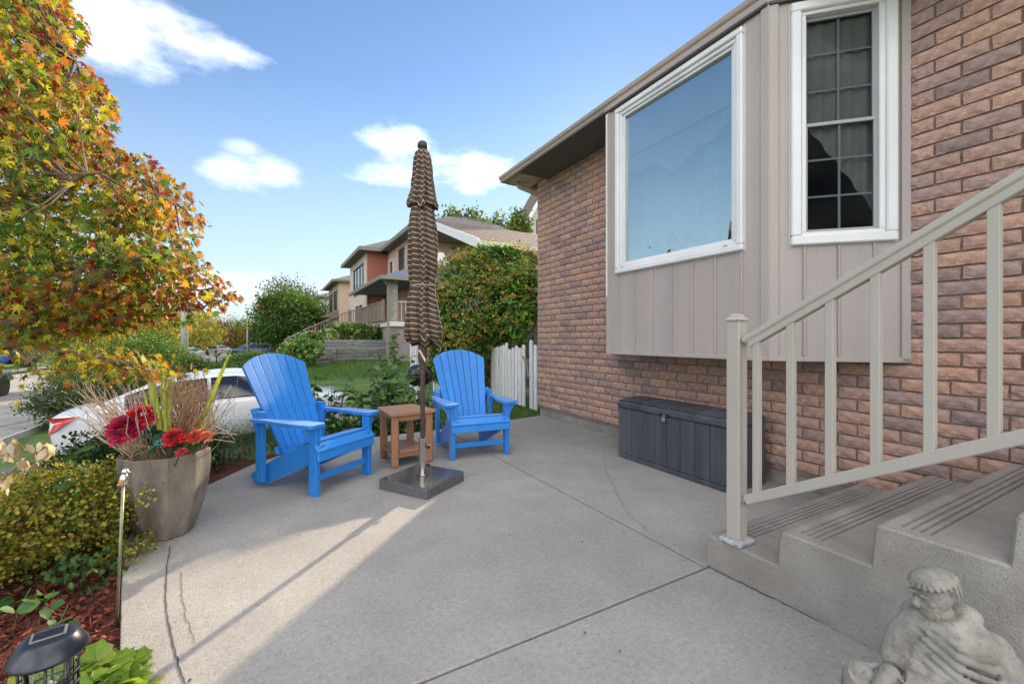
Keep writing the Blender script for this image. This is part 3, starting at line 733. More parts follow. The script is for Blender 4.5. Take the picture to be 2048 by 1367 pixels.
for lo, hi, dd in ((c0, cm+.012, -.03), (cm-.012, c1, -.045)):
    ring(AO, AU, AN, b0, b1, lo, hi, .024, dd-.012, dd+.012, .003).build('sash', gry, w2)
    pane(AO, AU, AN, b0+.02, b1-.02, lo+.02, hi-.02, dd).build('pane', GL2, w2)
    M = Matrix((AU, AN, Vector((0, 0, 1)))).transposed()
    MB().obox(AO+AU*((b0+b1)/2)+AN*(dd-.006)+Vector((0, 0, (lo+hi)/2)), (.014, .006, hi-lo-.04), M).build('muntin', gry, w2)
    for k in (1, 2):
        MB().obox(AO+AU*((b0+b1)/2)+AN*(dd-.008)+Vector((0, 0, lo+(hi-lo)*k/3)), (b1-b0-.04, .006, .012), M).build('muntin', gry, w2)

caulk = pmat('caulk', (.55, .54, .52), rough=.7)
ring(FO, FU, FN, W1[0]-.009, W1[1]+.009, W1[2]-.009, W1[3]+.009, .010, .0005, .006, .002).build('caulk_line', caulk, w1); ring(AO, AU, AN, W2[0]-.009, W2[1]+.009, W2[2]-.009, W2[3]+.009, .010, .0005, .006, .002).build('caulk_line', caulk, w2)
# ---- room behind the glass
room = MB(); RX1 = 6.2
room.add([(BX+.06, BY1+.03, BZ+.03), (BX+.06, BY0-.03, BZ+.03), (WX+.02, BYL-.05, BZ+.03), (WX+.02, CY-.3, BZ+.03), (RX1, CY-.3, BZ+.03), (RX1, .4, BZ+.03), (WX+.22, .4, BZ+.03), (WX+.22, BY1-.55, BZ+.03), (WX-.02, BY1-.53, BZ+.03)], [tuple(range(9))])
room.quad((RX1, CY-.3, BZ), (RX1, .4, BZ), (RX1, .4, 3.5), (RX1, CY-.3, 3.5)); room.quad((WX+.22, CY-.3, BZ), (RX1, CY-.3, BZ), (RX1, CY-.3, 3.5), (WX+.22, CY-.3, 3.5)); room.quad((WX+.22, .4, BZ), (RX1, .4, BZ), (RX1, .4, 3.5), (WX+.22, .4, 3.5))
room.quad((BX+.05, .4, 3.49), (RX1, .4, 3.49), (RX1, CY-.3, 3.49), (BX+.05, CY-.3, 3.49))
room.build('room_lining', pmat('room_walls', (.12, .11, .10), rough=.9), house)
def drape(pts, z0f, z1, amp=.015, fq=9, n=60):
    """hanging cloth along a plan polyline; z0f(u) lower edge"""
    rows = []; P0, P1 = Vector(pts[0]), Vector(pts[1]); d = (P1-P0); nn = Vector((-d.y, d.x, 0)).normalized()
    for j in range(7):
        row = []
        for i in range(n+1):
            u = i/n; z = z1+(z0f(u)-z1)*j/6; row.append(P0+d*u+nn*(amp*math.sin(u*fq*6.28)*(0.3+.7*j/6))+Vector((0, 0, z)))
        rows.append(row)
    return MB().grid(rows)
fab = pmat('lace_cloth', (.62, .66, .68), (.80, .82, .82), 30, .9, trans=.3)
blind = MB().box(BX+.048, BX+.052, BY1+.14, BY0-.1, 2.93, 3.42).build('roller_blind', pmat('blind_white', (.88, .88, .88), rough=.8, trans=.25)); tag(blind, 'half-lowered white roller blind at the top of the picture window', 'blind')
val = drape([(BX+.075, BY0-.10, 0), (BX+.075, BY1+.14, 0)], lambda u: 2.72+.07*math.sin(u*9.4)+.03*math.sin(u*23), 2.95, .012, 7).build('lace_valance', fab, smooth=True); tag(val, 'scalloped white lace valance hanging below the roller blind', 'curtain')
beige = pmat('beige_cloth', (.30, .28, .25), (.36, .335, .30), 12, .9, trans=.15)
Q0 = AO+AU*.10-AN*.075; Q1 = AO+AU*.79-AN*.075
cu = drape([(Q0.x, Q0.y, 0), (Q1.x, Q1.y, 0)], lambda u: 2.66 if u < .22 else 2.62-.85*((u-.22)/.78)**1.05, 3.485, .012, 8).build('draped_curtain', beige, smooth=True); tag(cu, 'beige curtain drawn aside behind the narrow muntin window', 'curtain')
sheer = drape([(BX+.30, BY0-.02, 0), (BX+.30, BY1+.06, 0)], lambda u: 1.86, 3.44, .018, 16, 120).build('sheer_curtain', pmat('sheer_cloth', (.46, .70, .80), (.52, .76, .85), 20, .9, trans=.3), smooth=True); tag(sheer, 'pale aqua sheer curtain hanging behind the picture window plants', 'curtain')
# cactus and potted orchid on the sill
ct = thing('cactus', 'tall ribbed columnar cactus standing behind the picture window glass', 'cactus', (BX+.17, 2.28, BZ+.03))
cg = pmat('cactus_green', (.20, .36, .36), (.28, .45, .44), 8, .7)
MB().lathe([(.001, .55), (.07, .56), (.085, .9), (.085, 1.4), (.07, 1.62), (.03, 1.7), (.001, 1.71)], 36, fn=lambda r, z, a: r*(1+.14*math.cos(12*a))).build('column', cg, ct, smooth=True)
MB().lathe([(.001, .55), (.06, .56), (.07, .8), (.065, 1.1), (.02, 1.2), (.001, 1.21)], 36, (.02, .16, 0), fn=lambda r, z, a: .0+r*(1+.14*math.cos(12*a))).build('side_column', cg, ct, smooth=True)
MB().lathe([(.09, 0), (.11, .1), (.13, .55), (.12, .57), (.02, .56)], 20).build('pot', pmat('clay', (.35, .16, .09), rough=.8), ct, smooth=True)
op = Px(1390, 493, BX+.12)
orc = thing('orchid', 'single-stemmed orchid in a white pot on the picture window sill', 'potted plant', (op.x, op.y, 1.86))
MB().box(BX+.045, BX+.28, BY1+.15, BY0-.15, 1.78, 1.84, .005).build('window_sill', vinyl, house)
MB().lathe([(.04, -.02), (.055, .06), (.058, .075), (.05, .075), (.04, .05)], 18).build('pot', pmat('white_ceramic', (.75, .75, .73), rough=.25), orc, smooth=True)
MB().tube([(0, 0, .05), (.0, .03, .18), (.0, .10, .35)], .003, 5).build('stem', pmat('stem_pale', (.35, .4, .3), rough=.6), orc)
MB().ell((0, .105, .365), (.02, .022, .02)).ell((0.01, .12, .35), (.012, .018, .014)).build('flower', pmat('petal_white', (.8, .78, .76), rough=.6), orc, smooth=True)
N = 120; pos = np.column_stack([rng.normal(size=N)*.03, .12*rng.normal(size=N), .02+.12*rng.random(N)])
hp = thing('sill_plants', 'low leafy houseplants along the picture window sill', 'houseplant', (BX+.13, 2.75, 1.845))
leaves('foliage', pos*np.array([1, 2.6, 1.4]), rdir(N, .5), rdir(N, .5), .05+.05*rng.random(N), palette(N, [(.08, .16, .06), (.12, .22, .08)]), 'oval', LEAFM('leaf'), hp)
MB().box(-.06, .06, -.35, .35, -.004, .05, .01).build('planter_box', pmat('clay', (.35, .16, .09)), hp)
# ================================================================== steps, railing
STX = 1.945
SY = [1.438, 1.078, .737, .392]; SZ = [.152, .308, .467, .628]
stepM = pmat('step_concrete', (.32, .295, .26), (.45, .42, .375), 3.2, .88, bump=.5, bscale=150, speck=(190, (.15, .145, .135), .56, .70, .6), vary=[(1.7, .70), (6, .85)], bdetail=8)
def steps():
    def prof(groove):
        p = [(SY[0]+.004, -.05)]; z = 0
        for i in range(4):
            y = SY[i]; zt = SZ[i]
            p += [(y, zt-.02), (y-.006, zt-.005), (y-.018, zt)]
            if groove:
                for k in range(4):
                    g = y-.055-.026*k; p += [(g, zt), (g-.002, zt-.009), (g-.008, zt-.009), (g-.010, zt)]
            yn = SY[i+1]+.012 if i < 3 else -1.3
            p += [(yn, zt-.001)]
        return p+[(-1.3, -.05)]
    mb = MB()
    mb.prism(prof(True), (STX+.055, 0, 0), (0, 1, 0), (0, 0, 1), (WX-.002-STX-.055, 0, 0))
    # plain margin at the open side with a worn chamfer
    pr = prof(False); n = len(pr)
    mb.prism(pr, (STX+.008, 0, 0), (0, 1, 0), (0, 0, 1), (.0465, 0, 0))
    inner = []
    cy, cz = 0.1, .2
    a = [Vector((STX+.008, y, z)) for y, z in pr]
    b = [Vector((STX, y-(.006 if z > .01 else 0), z-(.008 if z > .01 else 0))) for y, z in pr]
    mb.add(a+b, [(i, (i+1) % n, n+(i+1) % n, n+i) for i in range(n)]+[tuple(range(n, 2*n))])
    o = mb.build('concrete_steps', stepM); tag(o, 'broad grey concrete front steps with grooved treads against the brick wall', 'steps')
    return o
steps()
RX = 1.995
alu = pmat('railing_paint', (.43, .40, .355), (.46, .43, .38), 5, .42, bump=.05, bscale=80, stretch=(1, 1, .06), vary=(2, .93))
rail = thing('stair_railing', 'warm grey metal stair railing with square post and slanted handrail', 'railing', (RX, 1.31, SZ[0]))
def rl(p): return Vector(p)-Vector((RX, 1.31, SZ[0]))
PS = .034
post = MB().box(-PS, PS, -PS, PS, .022, 1.085, .004).build('post', alu, rail)
cap = MB().lathe([(.046, 1.085), (.047, 1.093), (.04, 1.097), (.028, 1.105), (.027, 1.112), (.02, 1.119), (.004, 1.121)], 4).build('post_cap', alu, post)
for v in cap.data.vertices:
    x, y = v.co.x, v.co.y; v.co.x, v.co.y = (x-y)*.86, (x+y)*.86
MB().box(-.062, .062, -.058, .058, .0, .024, .006).build('base_plate', pmat('weathered_zinc', (.28, .30, .33), (.6, .6, .6), 40, .6, bump=.3, bscale=90, metal=.2), post)
def railz(y, top): return (1.163+(1.264-y)*.575) if top else (.392+(1.264-y)*.545)
yT = -.55
p0, p1 = Vector((RX, 1.272, railz(1.272, True)-.022)), Vector((RX, yT, railz(yT, True)-.022))
MB().beam(rl(p0), rl(p1), .056, .034, bev=.010).build('handrail', alu, rail)
MB().beam(rl(p0+Vector((0, -.03, .0173-.031))), rl(p1+Vector((0, 0, -.031))), .040, .030, bev=.003).build('under_rail', alu, rail)
q0, q1 = Vector((RX, 1.262, railz(1.262, False)-.018)), Vector((RX, yT, railz(yT, False)-.018))
MB().beam(rl(q0), rl(q1), .036, .044, bev=.004).build('bottom_rail', alu, rail)
y = 1.208
while y > yT:
    MB().box(-.015, .015, y-1.31-.015, y-1.31+.015, railz(y, False)-.01-SZ[0], railz(y, True)-.06-SZ[0], .002).build('baluster', alu, rail); y -= .1525
MB().box(-PS, PS, yT-1.31-.07, yT-1.31-.002, SZ[3]-SZ[0], railz(yT, True)+.06-SZ[0], .004).build('post', alu, rail)
bolt = pmat('bolt_steel', (.5, .5, .5), rough=.35, metal=.9)
for z in (1.005+.152-.012, .365):
    MB().tube([(0, 1.276-1.31, z-SZ[0]), (0, 1.262-1.31, z-SZ[0])], .016, 10).ell((0, 1.262-1.31-.006, z-SZ[0]), (.014, .012, .014)).build('hinge_bolt', bolt, rail)

# ================================================================== storage box
BXX, BXY0, BXY1 = 2.957, 2.0, 3.17
box = thing('deck_box', 'charcoal wood-grain plastic storage box with brass padlock against the brick wall', 'storage box', (BXX+.225, (BXY0+BXY1)/2, 0))
bm_ = pmat('charcoal_resin', (.032, .036, .044), (.10, .106, .122), 3.2, .5, bump=.45, bscale=26, stretch=(2.2, 2.2, .22), rand=.12, detail=8, ramp=(.3, .75))
bm2 = pmat('charcoal_lid', (.038, .042, .05), (.10, .106, .12), 3.2, .5, bump=.4, bscale=26, stretch=(.3, 2.2, 2.2), rand=.12, detail=8, ramp=(.3, .75))
hw = (BXY1-BXY0)/2; hd = .225
body = MB().box(-hd+.014, hd-.014, -hw+.014, hw-.014, .015, .50).build('body', pmat('charcoal_core', (.02, .022, .026), rough=.6), box)
n = 8; w = (2*hw-.05)/n
for k in range(n):
    MB().box(-hd, -hd+.02, -hw+.025+k*w+.0025, -hw+.025+(k+1)*w-.0025, .045, .478, .005).build('plank', bm_, body)
for k in range(3):
    ww = (2*hd-.05)/3
    for s in (-1, 1): MB().box(-hd+.025+k*ww+.002, -hd+.025+(k+1)*ww-.002, s*hw, s*(hw-.02), .045, .478, .005).build('plank', bm_, body)
for sx in (-1, 1):
    for sy in (-1, 1): MB().box(sx*hd-.006*sx+.006*sx, sx*(hd-.028), sy*(hw+.003), sy*(hw-.026), .0, .5, .006).build('corner', bm_, body)
MB().box(-hd-.002, -hd+.02, -hw+.026, hw-.026, .0, .042, .005).box(-hd+.028, hd-.028, -hw-.002, -hw+.02, .0, .042, .005).build('skirt', bm_, body)
lid = MB().box(-hd-.012, hd+.004, -hw-.012, hw+.012, .482, .542, .012).build('lid', bm2, box)
w = (2*hw-.02)/8
for k in range(8):
    y0 = -hw+.01+k*w
    mb = MB(); rows = []
    for i in range(7):
        x = -hd-.004+(2*hd)*i/6; z = .540+.040*math.sin(math.pi*(.12+.8*i/6))
        rows.append([(x, y0+.003, z-.006), (x, y0+.007, z), (x, y0+w-.007, z), (x, y0+w-.003, z-.006)])
    mb.grid(rows); mb.prism([(rows[i][0][0], rows[i][0][2]) for i in range(7)]+[(rows[6][0][0], .53), (rows[0][0][0], .53)], (0, y0+.003, 0), (1, 0, 0), (0, 0, 1), (0, w-.006, 0))
    mb.build('lid_plank', bm2, lid)
ly = 2.592-(BXY0+BXY1)/2
MB().box(-hd-.0165, -hd-.011, ly-.055, ly+.055, .487, .502).build('latch_slot', pmat('black_gap', (.008, .008, .008), rough=.8), lid)
lock = thing('padlock', 'small brass padlock hanging from the storage box latch', 'padlock', (BXX-.026, 2.592, .455))
br = pmat('brass', (.62, .45, .2), (.7, .52, .26), 20, .35, metal=.85)
MB().obox((0, 0, 0), (.016, .034, .03), Matrix.Rotation(R(18), 3, 'X'), .003).build('lock_body', br, lock)
MB().tube([(0, -.011, .012), (0, -.012, .03), (0, -.006, .04), (0, .004, .041), (0, .008, .032), (0, .006, .015)], .003, 6).build('shackle', bolt, lock)

# ================================================================== Adirondack chairs
blue = pmat('blue_poly', (.012, .225, .70), (.018, .25, .76), 9, .47, bump=.06, bscale=70, rand=.07, spec=.6, vary=(2.5, .86), sheen=.4)
def chair(loc, ax, label):
    t = thing('adirondack_chair', label, 'chair', (*loc, 0), ax, 'blue adirondack chairs on the patio')
    X, Z = Vector((1, 0, 0)), Vector((0, 0, 1)); Yv = Vector((0, 1, 0))
    for s in (-1, 1):
        MB().box(s*.255, s*.297, -.035, .038, 0, .508, .004).build('leg', blue, t)
        # stringer, polygon in y-z
        st = [(-.05, .372), (-.05, .262), (.03, .235), (.56, .0), (.66, .0), (.705, .055), (.70, .075), (.44, .222), (.30, .285), (.12, .355)]
        MB().prism(st, (s*.254-.0175*s-.0175, 0, 0), Yv, Z, (.035, 0, 0)).build('stringer', blue, t, bevel=.003)
        MB().box(s*.275, s*.312, .50, .575, .045, .585, .004).build('rear_post', blue, t)
        ar = [(-.075, .045), (-.068, .010), (-.045, -.012), (.10, -.012), (.24, .012), (.36, .040), (.56, .046), (.60, .05), (.605, .10), (.56, .115), (.40, .112), (.27, .128), (.10, .135), (-.05, .135), (-.072, .115)]
        MB().prism([(s*(.240+b), a) for a, b in ar], (0, 0, .508), X, Yv, (0, 0, .026)).build('arm', blue, t, bevel=.004)
        MB().prism([(.297*s, .506), (.372*s, .506), (.362*s, .488), (.325*s, .44), (.308*s, .39), (.297*s, .33)], (0, -.018, 0), X, Z, (0, .034, 0)).build('arm_bracket', blue, t)
        MB().prism([(.312*s, .506), (.350*s, .506), (.345*s, .48), (.322*s, .42), (.312*s, .36)], (0, .52, 0), X, Z, (0, .03, 0)).build('arm_bracket', blue, t)
    def slat(y, z, d, ang, L=.60, th=.024, nm='seat_slat'):
        MB().obox((0, y, z), (L, d, th), Matrix.Rotation(ang, 3, 'X'), .006).build(nm, blue, t)
    slat(-.052, .290, .066, R(84), .60); slat(-.036, .352, .074, R(48), .60); slat(.035, .386, .078, R(-4), .508)
    for k in range(4): slat(.122+.086*k, .370-.033*k-.004*k*k, .08, R(-21-3*k), .46)
    MB().box(-.255, .255, -.014, .014, .105, .150, .004).build('stretcher', blue, t)
    # back: 7 fanned slats
    o = Vector((0, .40, .235)); up = Vector((0, math.sin(R(27)), math.cos(R(27)))); nrm = Vector((0, -math.cos(R(27)), math.sin(R(27))))
    bw, tw, H = .404/7, .60/7, .885
    for i in range(7):
        k = i-3; pts = []
        xl0, xr0 = (k-.5)*bw+.0022, (k+.5)*bw-.0022; xl1, xr1 = (k-.5)*tw+.0035, (k+.5)*tw-.0035
        def topz(x): return H-.115*(abs(x)/.30)**2.2
        poly = [(xl0, 0), (xr0, 0)]
        for q in range(5):
            x = xr1+(xl1-xr1)*q/4; h = topz(x); f = h/H
            poly.append((x0_ if False else x, h))
        curve = .010*(k/3)**2
        sl_ = .0309*k; xm = k*(bw+tw)/2
        MB().prism(poly, o+nrm*(curve-sl_*xm), X+nrm*sl_, up, nrm*-.022).build('back_slat', blue, t, bevel=.0025)
    MB().obox(o+up*.385-nrm*.035, (.62, .03, .085), Matrix((X, nrm, up)).transposed(), .004).build('back_brace', blue, t)
    MB().obox(o+up*.06-nrm*.036, (.45, .03, .06), Matrix((X, nrm, up)).transposed(), .004).build('back_brace', blue, t)
    sc = MB()
    for i in range(7):
        for h in (.06, .385):
            f = h/H
            for e in (-.22, .22):
                x = (i-3+e)*(bw+(tw-bw)*f); c = o+X*x+up*h+nrm*(.010*((i-3)/3)**2+.0004); sc.tube([c, c+nrm*.0012], .0042, 6)
    for s in (-1, 1):
        for z in (.06, .13): sc.tube([(s*.276, -.035, z), (s*.276, -.0362, z)], .0045, 6)
    sc.build('screws', pmat('screw_blue', (.010, .07, .26), rough=.5), t)['kind'] = 'stuff'
    return t
chair((.485, 3.62), R(38.5), 'blue adirondack chair turned towards the house with a pale sun sheen on its back')
chair((1.769, 3.82), R(-6.2), 'blue adirondack chair facing out from beside the picket fence, fully shaded')

# ---- side table
teak = pmat('tan_poly', (.34, .17, .085), (.40, .205, .105), 12, .5, bump=.08, bscale=60, stretch=(1, 4, 1), rand=.05)
tb = thing('side_table', 'tan two-tier side table between the blue chairs', 'table', (1.095, 4.07, 0), R(7))
X, Yv, Z = Vector((1, 0, 0)), Vector((0, 1, 0)), Vector((0, 0, 1))
for x, y in ((-.165, -.19), (.165, -.19), (-.135, .18), (.135, .18)):
    MB().box(x-.033, x+.033, y-.024, y+.024, 0, .462, .012).build('leg', teak, tb)
top = [(-.225, -.225), (-.20, -.245), (.20, -.245), (.225, -.225), (.228, -.19), (.185, .225), (.165, .238), (-.165, .238), (-.185, .225), (-.228, -.19)]
MB().prism(top, (0, 0, .463), X, Yv, (0, 0, .026)).build('table_top', teak, tb, bevel=.004)
MB().box(-.132, .132, -.205, -.183, .41, .460, .003).box(-.102, .102, .17, .192, .41, .460, .003).box(-.16, -.14, -.16, .15, .41, .46, .003).box(.14, .16, -.16, .15, .41, .46, .003).build('apron', teak, tb)
sh = [(-.13, -.225), (.13, -.225), (.132, -.16), (.16, -.155), (.13, .15), (.105, .20), (-.105, .20), (-.13, .15), (-.16, -.155), (-.132, -.16)]
MB().prism(sh, (0, 0, .125), X, Yv, (0, 0, .022)).build('shelf', teak, tb, bevel=.003)
MB().box(-.132, .132, -.205, -.185, .085, .123, .003).box(-.155, -.138, -.16, .15, .085, .123, .003).box(.138, .155, -.16, .15, .085, .123, .003).build('shelf_rail', teak, tb)

# ---- umbrella and its granite base
UC = Vector((1.032, 3.298, 0))
gb = thing('umbrella_base', 'square polished dark granite umbrella base with stainless steel sleeve', 'umbrella base', UC, R(32.8))
gran = pmat('granite', (.05, .05, .053), (.10, .10, .105), 90, .16, speck=(300, (.22, .22, .23), .58, .7, .8), spec=.6)
gran2 = pmat('granite_rough', (.07, .07, .075), (.14, .14, .147), 70, .55, bump=.3, bscale=200, speck=(260, (.28, .28, .29), .58, .7, .8))
MB().box(-.233, .233, -.233, .233, 0, .077, .004).build('slab', gran2, gb)
MB().box(-.229, .229, -.229, .229, .0772, .081, .002).build('polished_top', gran, gb)
steel = pmat('stainless', (.62, .58, .53), rough=.16, metal=1.0)
sl = MB().lathe([(.046, .081), (.047, .087), (.03, .090), (.0285, .10), (.0285, .355), (.032, .36), (.032, .372), (.024, .374)], 28).build('sleeve', steel, gb, smooth=True, angle=40)
blk = pmat('black_plastic', (.01, .01, .011), rough=.4)
for z in (.16, .30):
    d = Vector((.9, -.43, 0)).normalized(); d = Matrix.Rotation(R(-32.8), 3, 'Z')@Vector((CS, -SN, 0)).normalized()
    MB().tube([d*.026+Vector((0, 0, z)), d*.040+Vector((0, 0, z))], .006, 8).ell(d*.047+Vector((0, 0, z)), (.013, .013, .016)).build('clamp_knob', blk, sl, smooth=True)
um = thing('patio_umbrella', 'closed brown patio umbrella with thin cream stripes and dark ball finial', 'umbrella', UC)
brown = pmat('bronze_paint', (.085, .052, .038), (.10, .062, .046), 6, .38)
MB().tube([(0, 0, .085), (0, 0, .95), (0, 0, 2.60)], .0185, 16).build('pole', brown, um, smooth=True)
MB().lathe([(.0195, .915), (.026, .92), (.027, .955), (.030, .96), (.036, 1.0), (.036, 1.10), (.02, 1.11)], 20).build('crank_housing', brown, um, smooth=True, angle=40)
cd = Matrix.Rotation(0, 3, 'Z')@Vector((CS, -SN, 0)); fw = Vector((-SN, -CS, 0))
MB().tube([fw*.036+cd*-.012+Vector((0, 0, 1.055)), fw*.052+cd*-.012+Vector((0, 0, 1.055))], .012, 10).beam(fw*.056+cd*-.012+Vector((0, 0, 1.062)), fw*.06+cd*.030+Vector((0, 0, .985)), .014, .012, up=fw, bev=.003).tube([fw*.06+cd*.03+Vector((0, 0, .99)), fw*.075+cd*.034+Vector((0, 0, .975))], .007, 8).build('crank_handle', pmat('cream_plastic', (.62, .54, .42), rough=.4), um)
MB().ell((0, 0, 2.665), (.041, .041, .041), nu=20, nv=12).lathe([(.018, 2.58), (.02, 2.62), (.026, 2.628), (.012, 2.632)], 14).build('finial', pmat('finial_dark', (.02, .02, .021), rough=.45), um, smooth=True)
def stripe_mat():
    m = bpy.data.materials.new('striped_canvas'); m.use_nodes = True; nt = m.node_tree; N = nt.nodes; L = nt.links
    b = N['Principled BSDF']; b.inputs['Roughness'].default_value = .85
    uv = N.new('ShaderNodeAttribute'); uv.attribute_name = 'stripe'
    md = N.new('ShaderNodeMath'); md.operation = 'FRACT'; L.new(uv.outputs['Fac'], md.inputs[0])
    gt = N.new('ShaderNodeMapRange'); gt.inputs['From Min'].default_value = .115; gt.inputs['From Max'].default_value = .145; L.new(md.outputs[0], gt.inputs['Value'])
    nz = N.new('ShaderNodeTexNoise'); nz.inputs['Scale'].default_value = 7
    rp = N.new('ShaderNodeValToRGB'); rp.color_ramp.elements[0].color = (.045, .029, .019, 1); rp.color_ramp.elements[1].color = (.085, .053, .032, 1); L.new(nz.outputs['Fac'], rp.inputs['Fac'])
    mx = N.new('ShaderNodeMix'); mx.data_type = 'RGBA'; mx.inputs['A'].default_value = (.50, .42, .32, 1); L.new(gt.outputs['Result'], mx.inputs['Factor']); L.new(rp.outputs['Color'], mx.inputs['B'])
    L.new(mx.outputs['Result'], b.inputs['Base Color'])
    wv = N.new('ShaderNodeTexNoise'); wv.inputs['Scale'].default_value = 300; bp = N.new('ShaderNodeBump'); bp.inputs['Strength'].default_value = .2; bp.inputs['Distance'].default_value = .002
    L.new(wv.outputs['Fac'], bp.inputs['Height']); L.new(bp.outputs['Normal'], b.inputs['Normal'])
    return m
SM = stripe_mat()
def canopy(prof, folds, seed, name, amp, spacing=.041, hem=.02, twist=0.0):
    """closed canopy: pleated tube whose folds deepen towards the hem"""
    rnd = random.Random(seed); nseg = folds*14; zs = []
    for (r0, z0), (r1, z1) in zip(prof, prof[1:]):
        n = max(2, int(abs(z1-z0)/.018))
        zs += [(r0+(r1-r0)*sst(0, 1, i/n), z0+(z1-z0)*i/n) for i in range(n)]
    zs.append(prof[-1]); ph = [rnd.uniform(-.25, .25) for _ in range(folds)]; dep = [rnd.uniform(.55, 1.25) for _ in range(folds)]; hm = [rnd.uniform(-1, .5) for _ in range(folds)]; sk = [rnd.uniform(.25, .75) for _ in range(folds)]
    V = []; S = []; nr = len(zs)
    for j, (r, z) in enumerate(zs):
        f = j/(nr-1)
        for k in range(nseg):
            u = k/14; i = int(u) % folds; q = u-int(u); c = sk[i]
            tri = (q/c if q < c else (1-q)/(1-c))          # 0 at valley, 1 at ridge
            tri = tri**.8
            a = 2*math.pi*(u+ph[i]*math.sin(q*math.pi)*.5)/folds+twist*f+.12*math.sin(z*9+i)
            rr = r*(1-amp*dep[i]*(1-tri)*(.55+.45*f))+.004*math.sin(z*40+i*2.1)*f
            zz = z+(hm[i]*hem*(1 if f > .93 else 0)+(.018*(1-tri) if f > .97 else 0))
            V.append((rr*math.cos(a), rr*math.sin(a), zz))
            S.append((z+.020*i/folds+(.036*(tri-.5) if q < c else -.036*(tri-.5)*.3))/spacing+rnd.uniform(-.01, .01))
    F = []
    for j in range(nr-1):
        for k in range(nseg):
            k2 = (k+1) % nseg; F.append((j*nseg+k, j*nseg+k2, (j+1)*nseg+k2, (j+1)*nseg+k))
    me = bpy.data.meshes.new(name); me.from_pydata(V, [], F); at = me.attributes.new('stripe', 'FLOAT', 'POINT'); at.data.foreach_set('value', S)
    me.polygons.foreach_set('use_smooth', [True]*len(F)); me.materials.append(SM)
    o = link(name, me, um); so = o.modifiers.new('thickness', 'SOLIDIFY'); so.thickness = .003
    return o
K = 3.384/860
def zz(yc): return CAMH+(677-(260+yc/2.85))*K
canopy([(.026, zz(108)), (.055, zz(130)), (.068, zz(165)), (.078, zz(240)), (.090, zz(320)), (.112, zz(385)), (.126, zz(420)), (.118, zz(446))], 8, 3, 'canopy_vent', .5, hem=.03)
canopy([(.070, zz(395)), (.088, zz(450)), (.100, zz(500)), (.114, zz(580)), (.118, zz(680)), (.116, zz(780)), (.106, zz(840)), (.096, zz(886)), (.104, zz(915)), (.122, zz(980)), (.142, zz(1070)), (.158, zz(1150)), (.150, zz(1190)), (.128, zz(1218))], 8, 5, 'canopy', .55, hem=.035, twist=.25)
tie = []
for k in range(25):
    a = 2*math.pi*k/24; tie.append((.097*math.cos(a), .097*math.sin(a), zz(886)+.004*math.sin(a)))
MB().tube(tie, .0045, 6, cap=False).build('tie_strap', pmat('tie_cord', (.40, .34, .28), rough=.9), um)
# ================================================================== stone planter and what stands in it
PC = Vector((-.553, 3.225, .002))
pl = thing('planter_pot', 'tall faceted grey stone planter with streaked sides on the patio edge', 'planter', PC)
potM = pmat('pot_stone', (.085, .07, .056), (.31, .262, .215), 7, .72, bump=.35, bscale=40, stretch=(1, 1, .28), detail=8, vary=(3.0, .7), speck=(30, (.42, .40, .37), .64, .78, .5))
def facet(r, z, a):
    n = 9; q = (a*n/6.2832) % 1-.5
    return r*(1+.10*(abs(q)*2)**2.2-.03)
MB().lathe([(.10, 0), (.128, .004), (.142, .05), (.172, .15), (.196, .27), (.206, .37), (.208, .44), (.206, .476), (.199, .482), (.188, .478), (.184, .40), (.15, .38)], 60, fn=facet).build('pot', potM, pl, smooth=True, angle=38)
MB().lathe([(.186, .415), (.09, .43), (.001, .435)], 24, cap=False).build('potting_soil', bedM, pl)
def pp(px, py, d=2.545): return Pd(px, py, d)
# dry twigs
def twigs(name, label, n, sets, col1, col2, r0=.0022):
    t = thing(name, label, 'dried stems', PC+Vector((0, 0, .43))); mb = MB()
    for (ba, tipf, cnt) in sets:
        for k in range(cnt):
            b = Vector((ba[0]+random.gauss(0, .03), ba[1]+random.gauss(0, .03), -.03)); b.xy = b.xy*min(1, .165/max(.001, b.xy.length))
            e = tipf()-(PC+Vector((0, 0, .43))); m = b.lerp(e, .5)+Vector((random.gauss(0, .03), random.gauss(0, .03), random.gauss(.03, .02)))
            m2 = b.lerp(e, .78)+Vector((random.gauss(0, .025), random.gauss(0, .025), random.gauss(.03, .02)))
            mb.tube([b, m, m2, e], [r0*1.3, r0, r0*.8, r0*.45], 4, cap=False)
            if random.random() < .55:
                e2 = m2+(e-m2).length*Vector((random.gauss(0, .7), random.gauss(0, .7), random.gauss(.5, .4))); mb.tube([m2, e2], [r0*.7, r0*.3], 3, cap=False)
    mb.build('stems', pmat('dry_'+name, col1, col2, 14, .85, rand=.1), t); return t
def tipbox(x0, x1, y0, y1): return lambda: Pd(random.uniform(x0, x1), random.uniform(y0, y1), 2.545+random.gauss(0, .13))
twigs('pale_twigs', 'pale dry twigs fanning out of the stone planter over the white car', 0, [((-.10, .03), tipbox(120, 235, 745, 850), 38), ((-.08, .0), tipbox(160, 300, 730, 810), 26), ((-.05, .05), tipbox(215, 330, 720, 790), 16), ((.1, 0), tipbox(425, 480, 740, 880), 18)], (.34, .24, .16), (.58, .45, .33))
twigs('dried_grass', 'dense tuft of tan dried grass stems in the stone planter', 0, [((.06, .04), tipbox(335, 420, 735, 800), 150), ((.09, .0), tipbox(370, 440, 760, 830), 60), ((-.1, -.05), tipbox(262, 318, 868, 900), 46)], (.22, .13, .07), (.46, .31, .18), .0018)
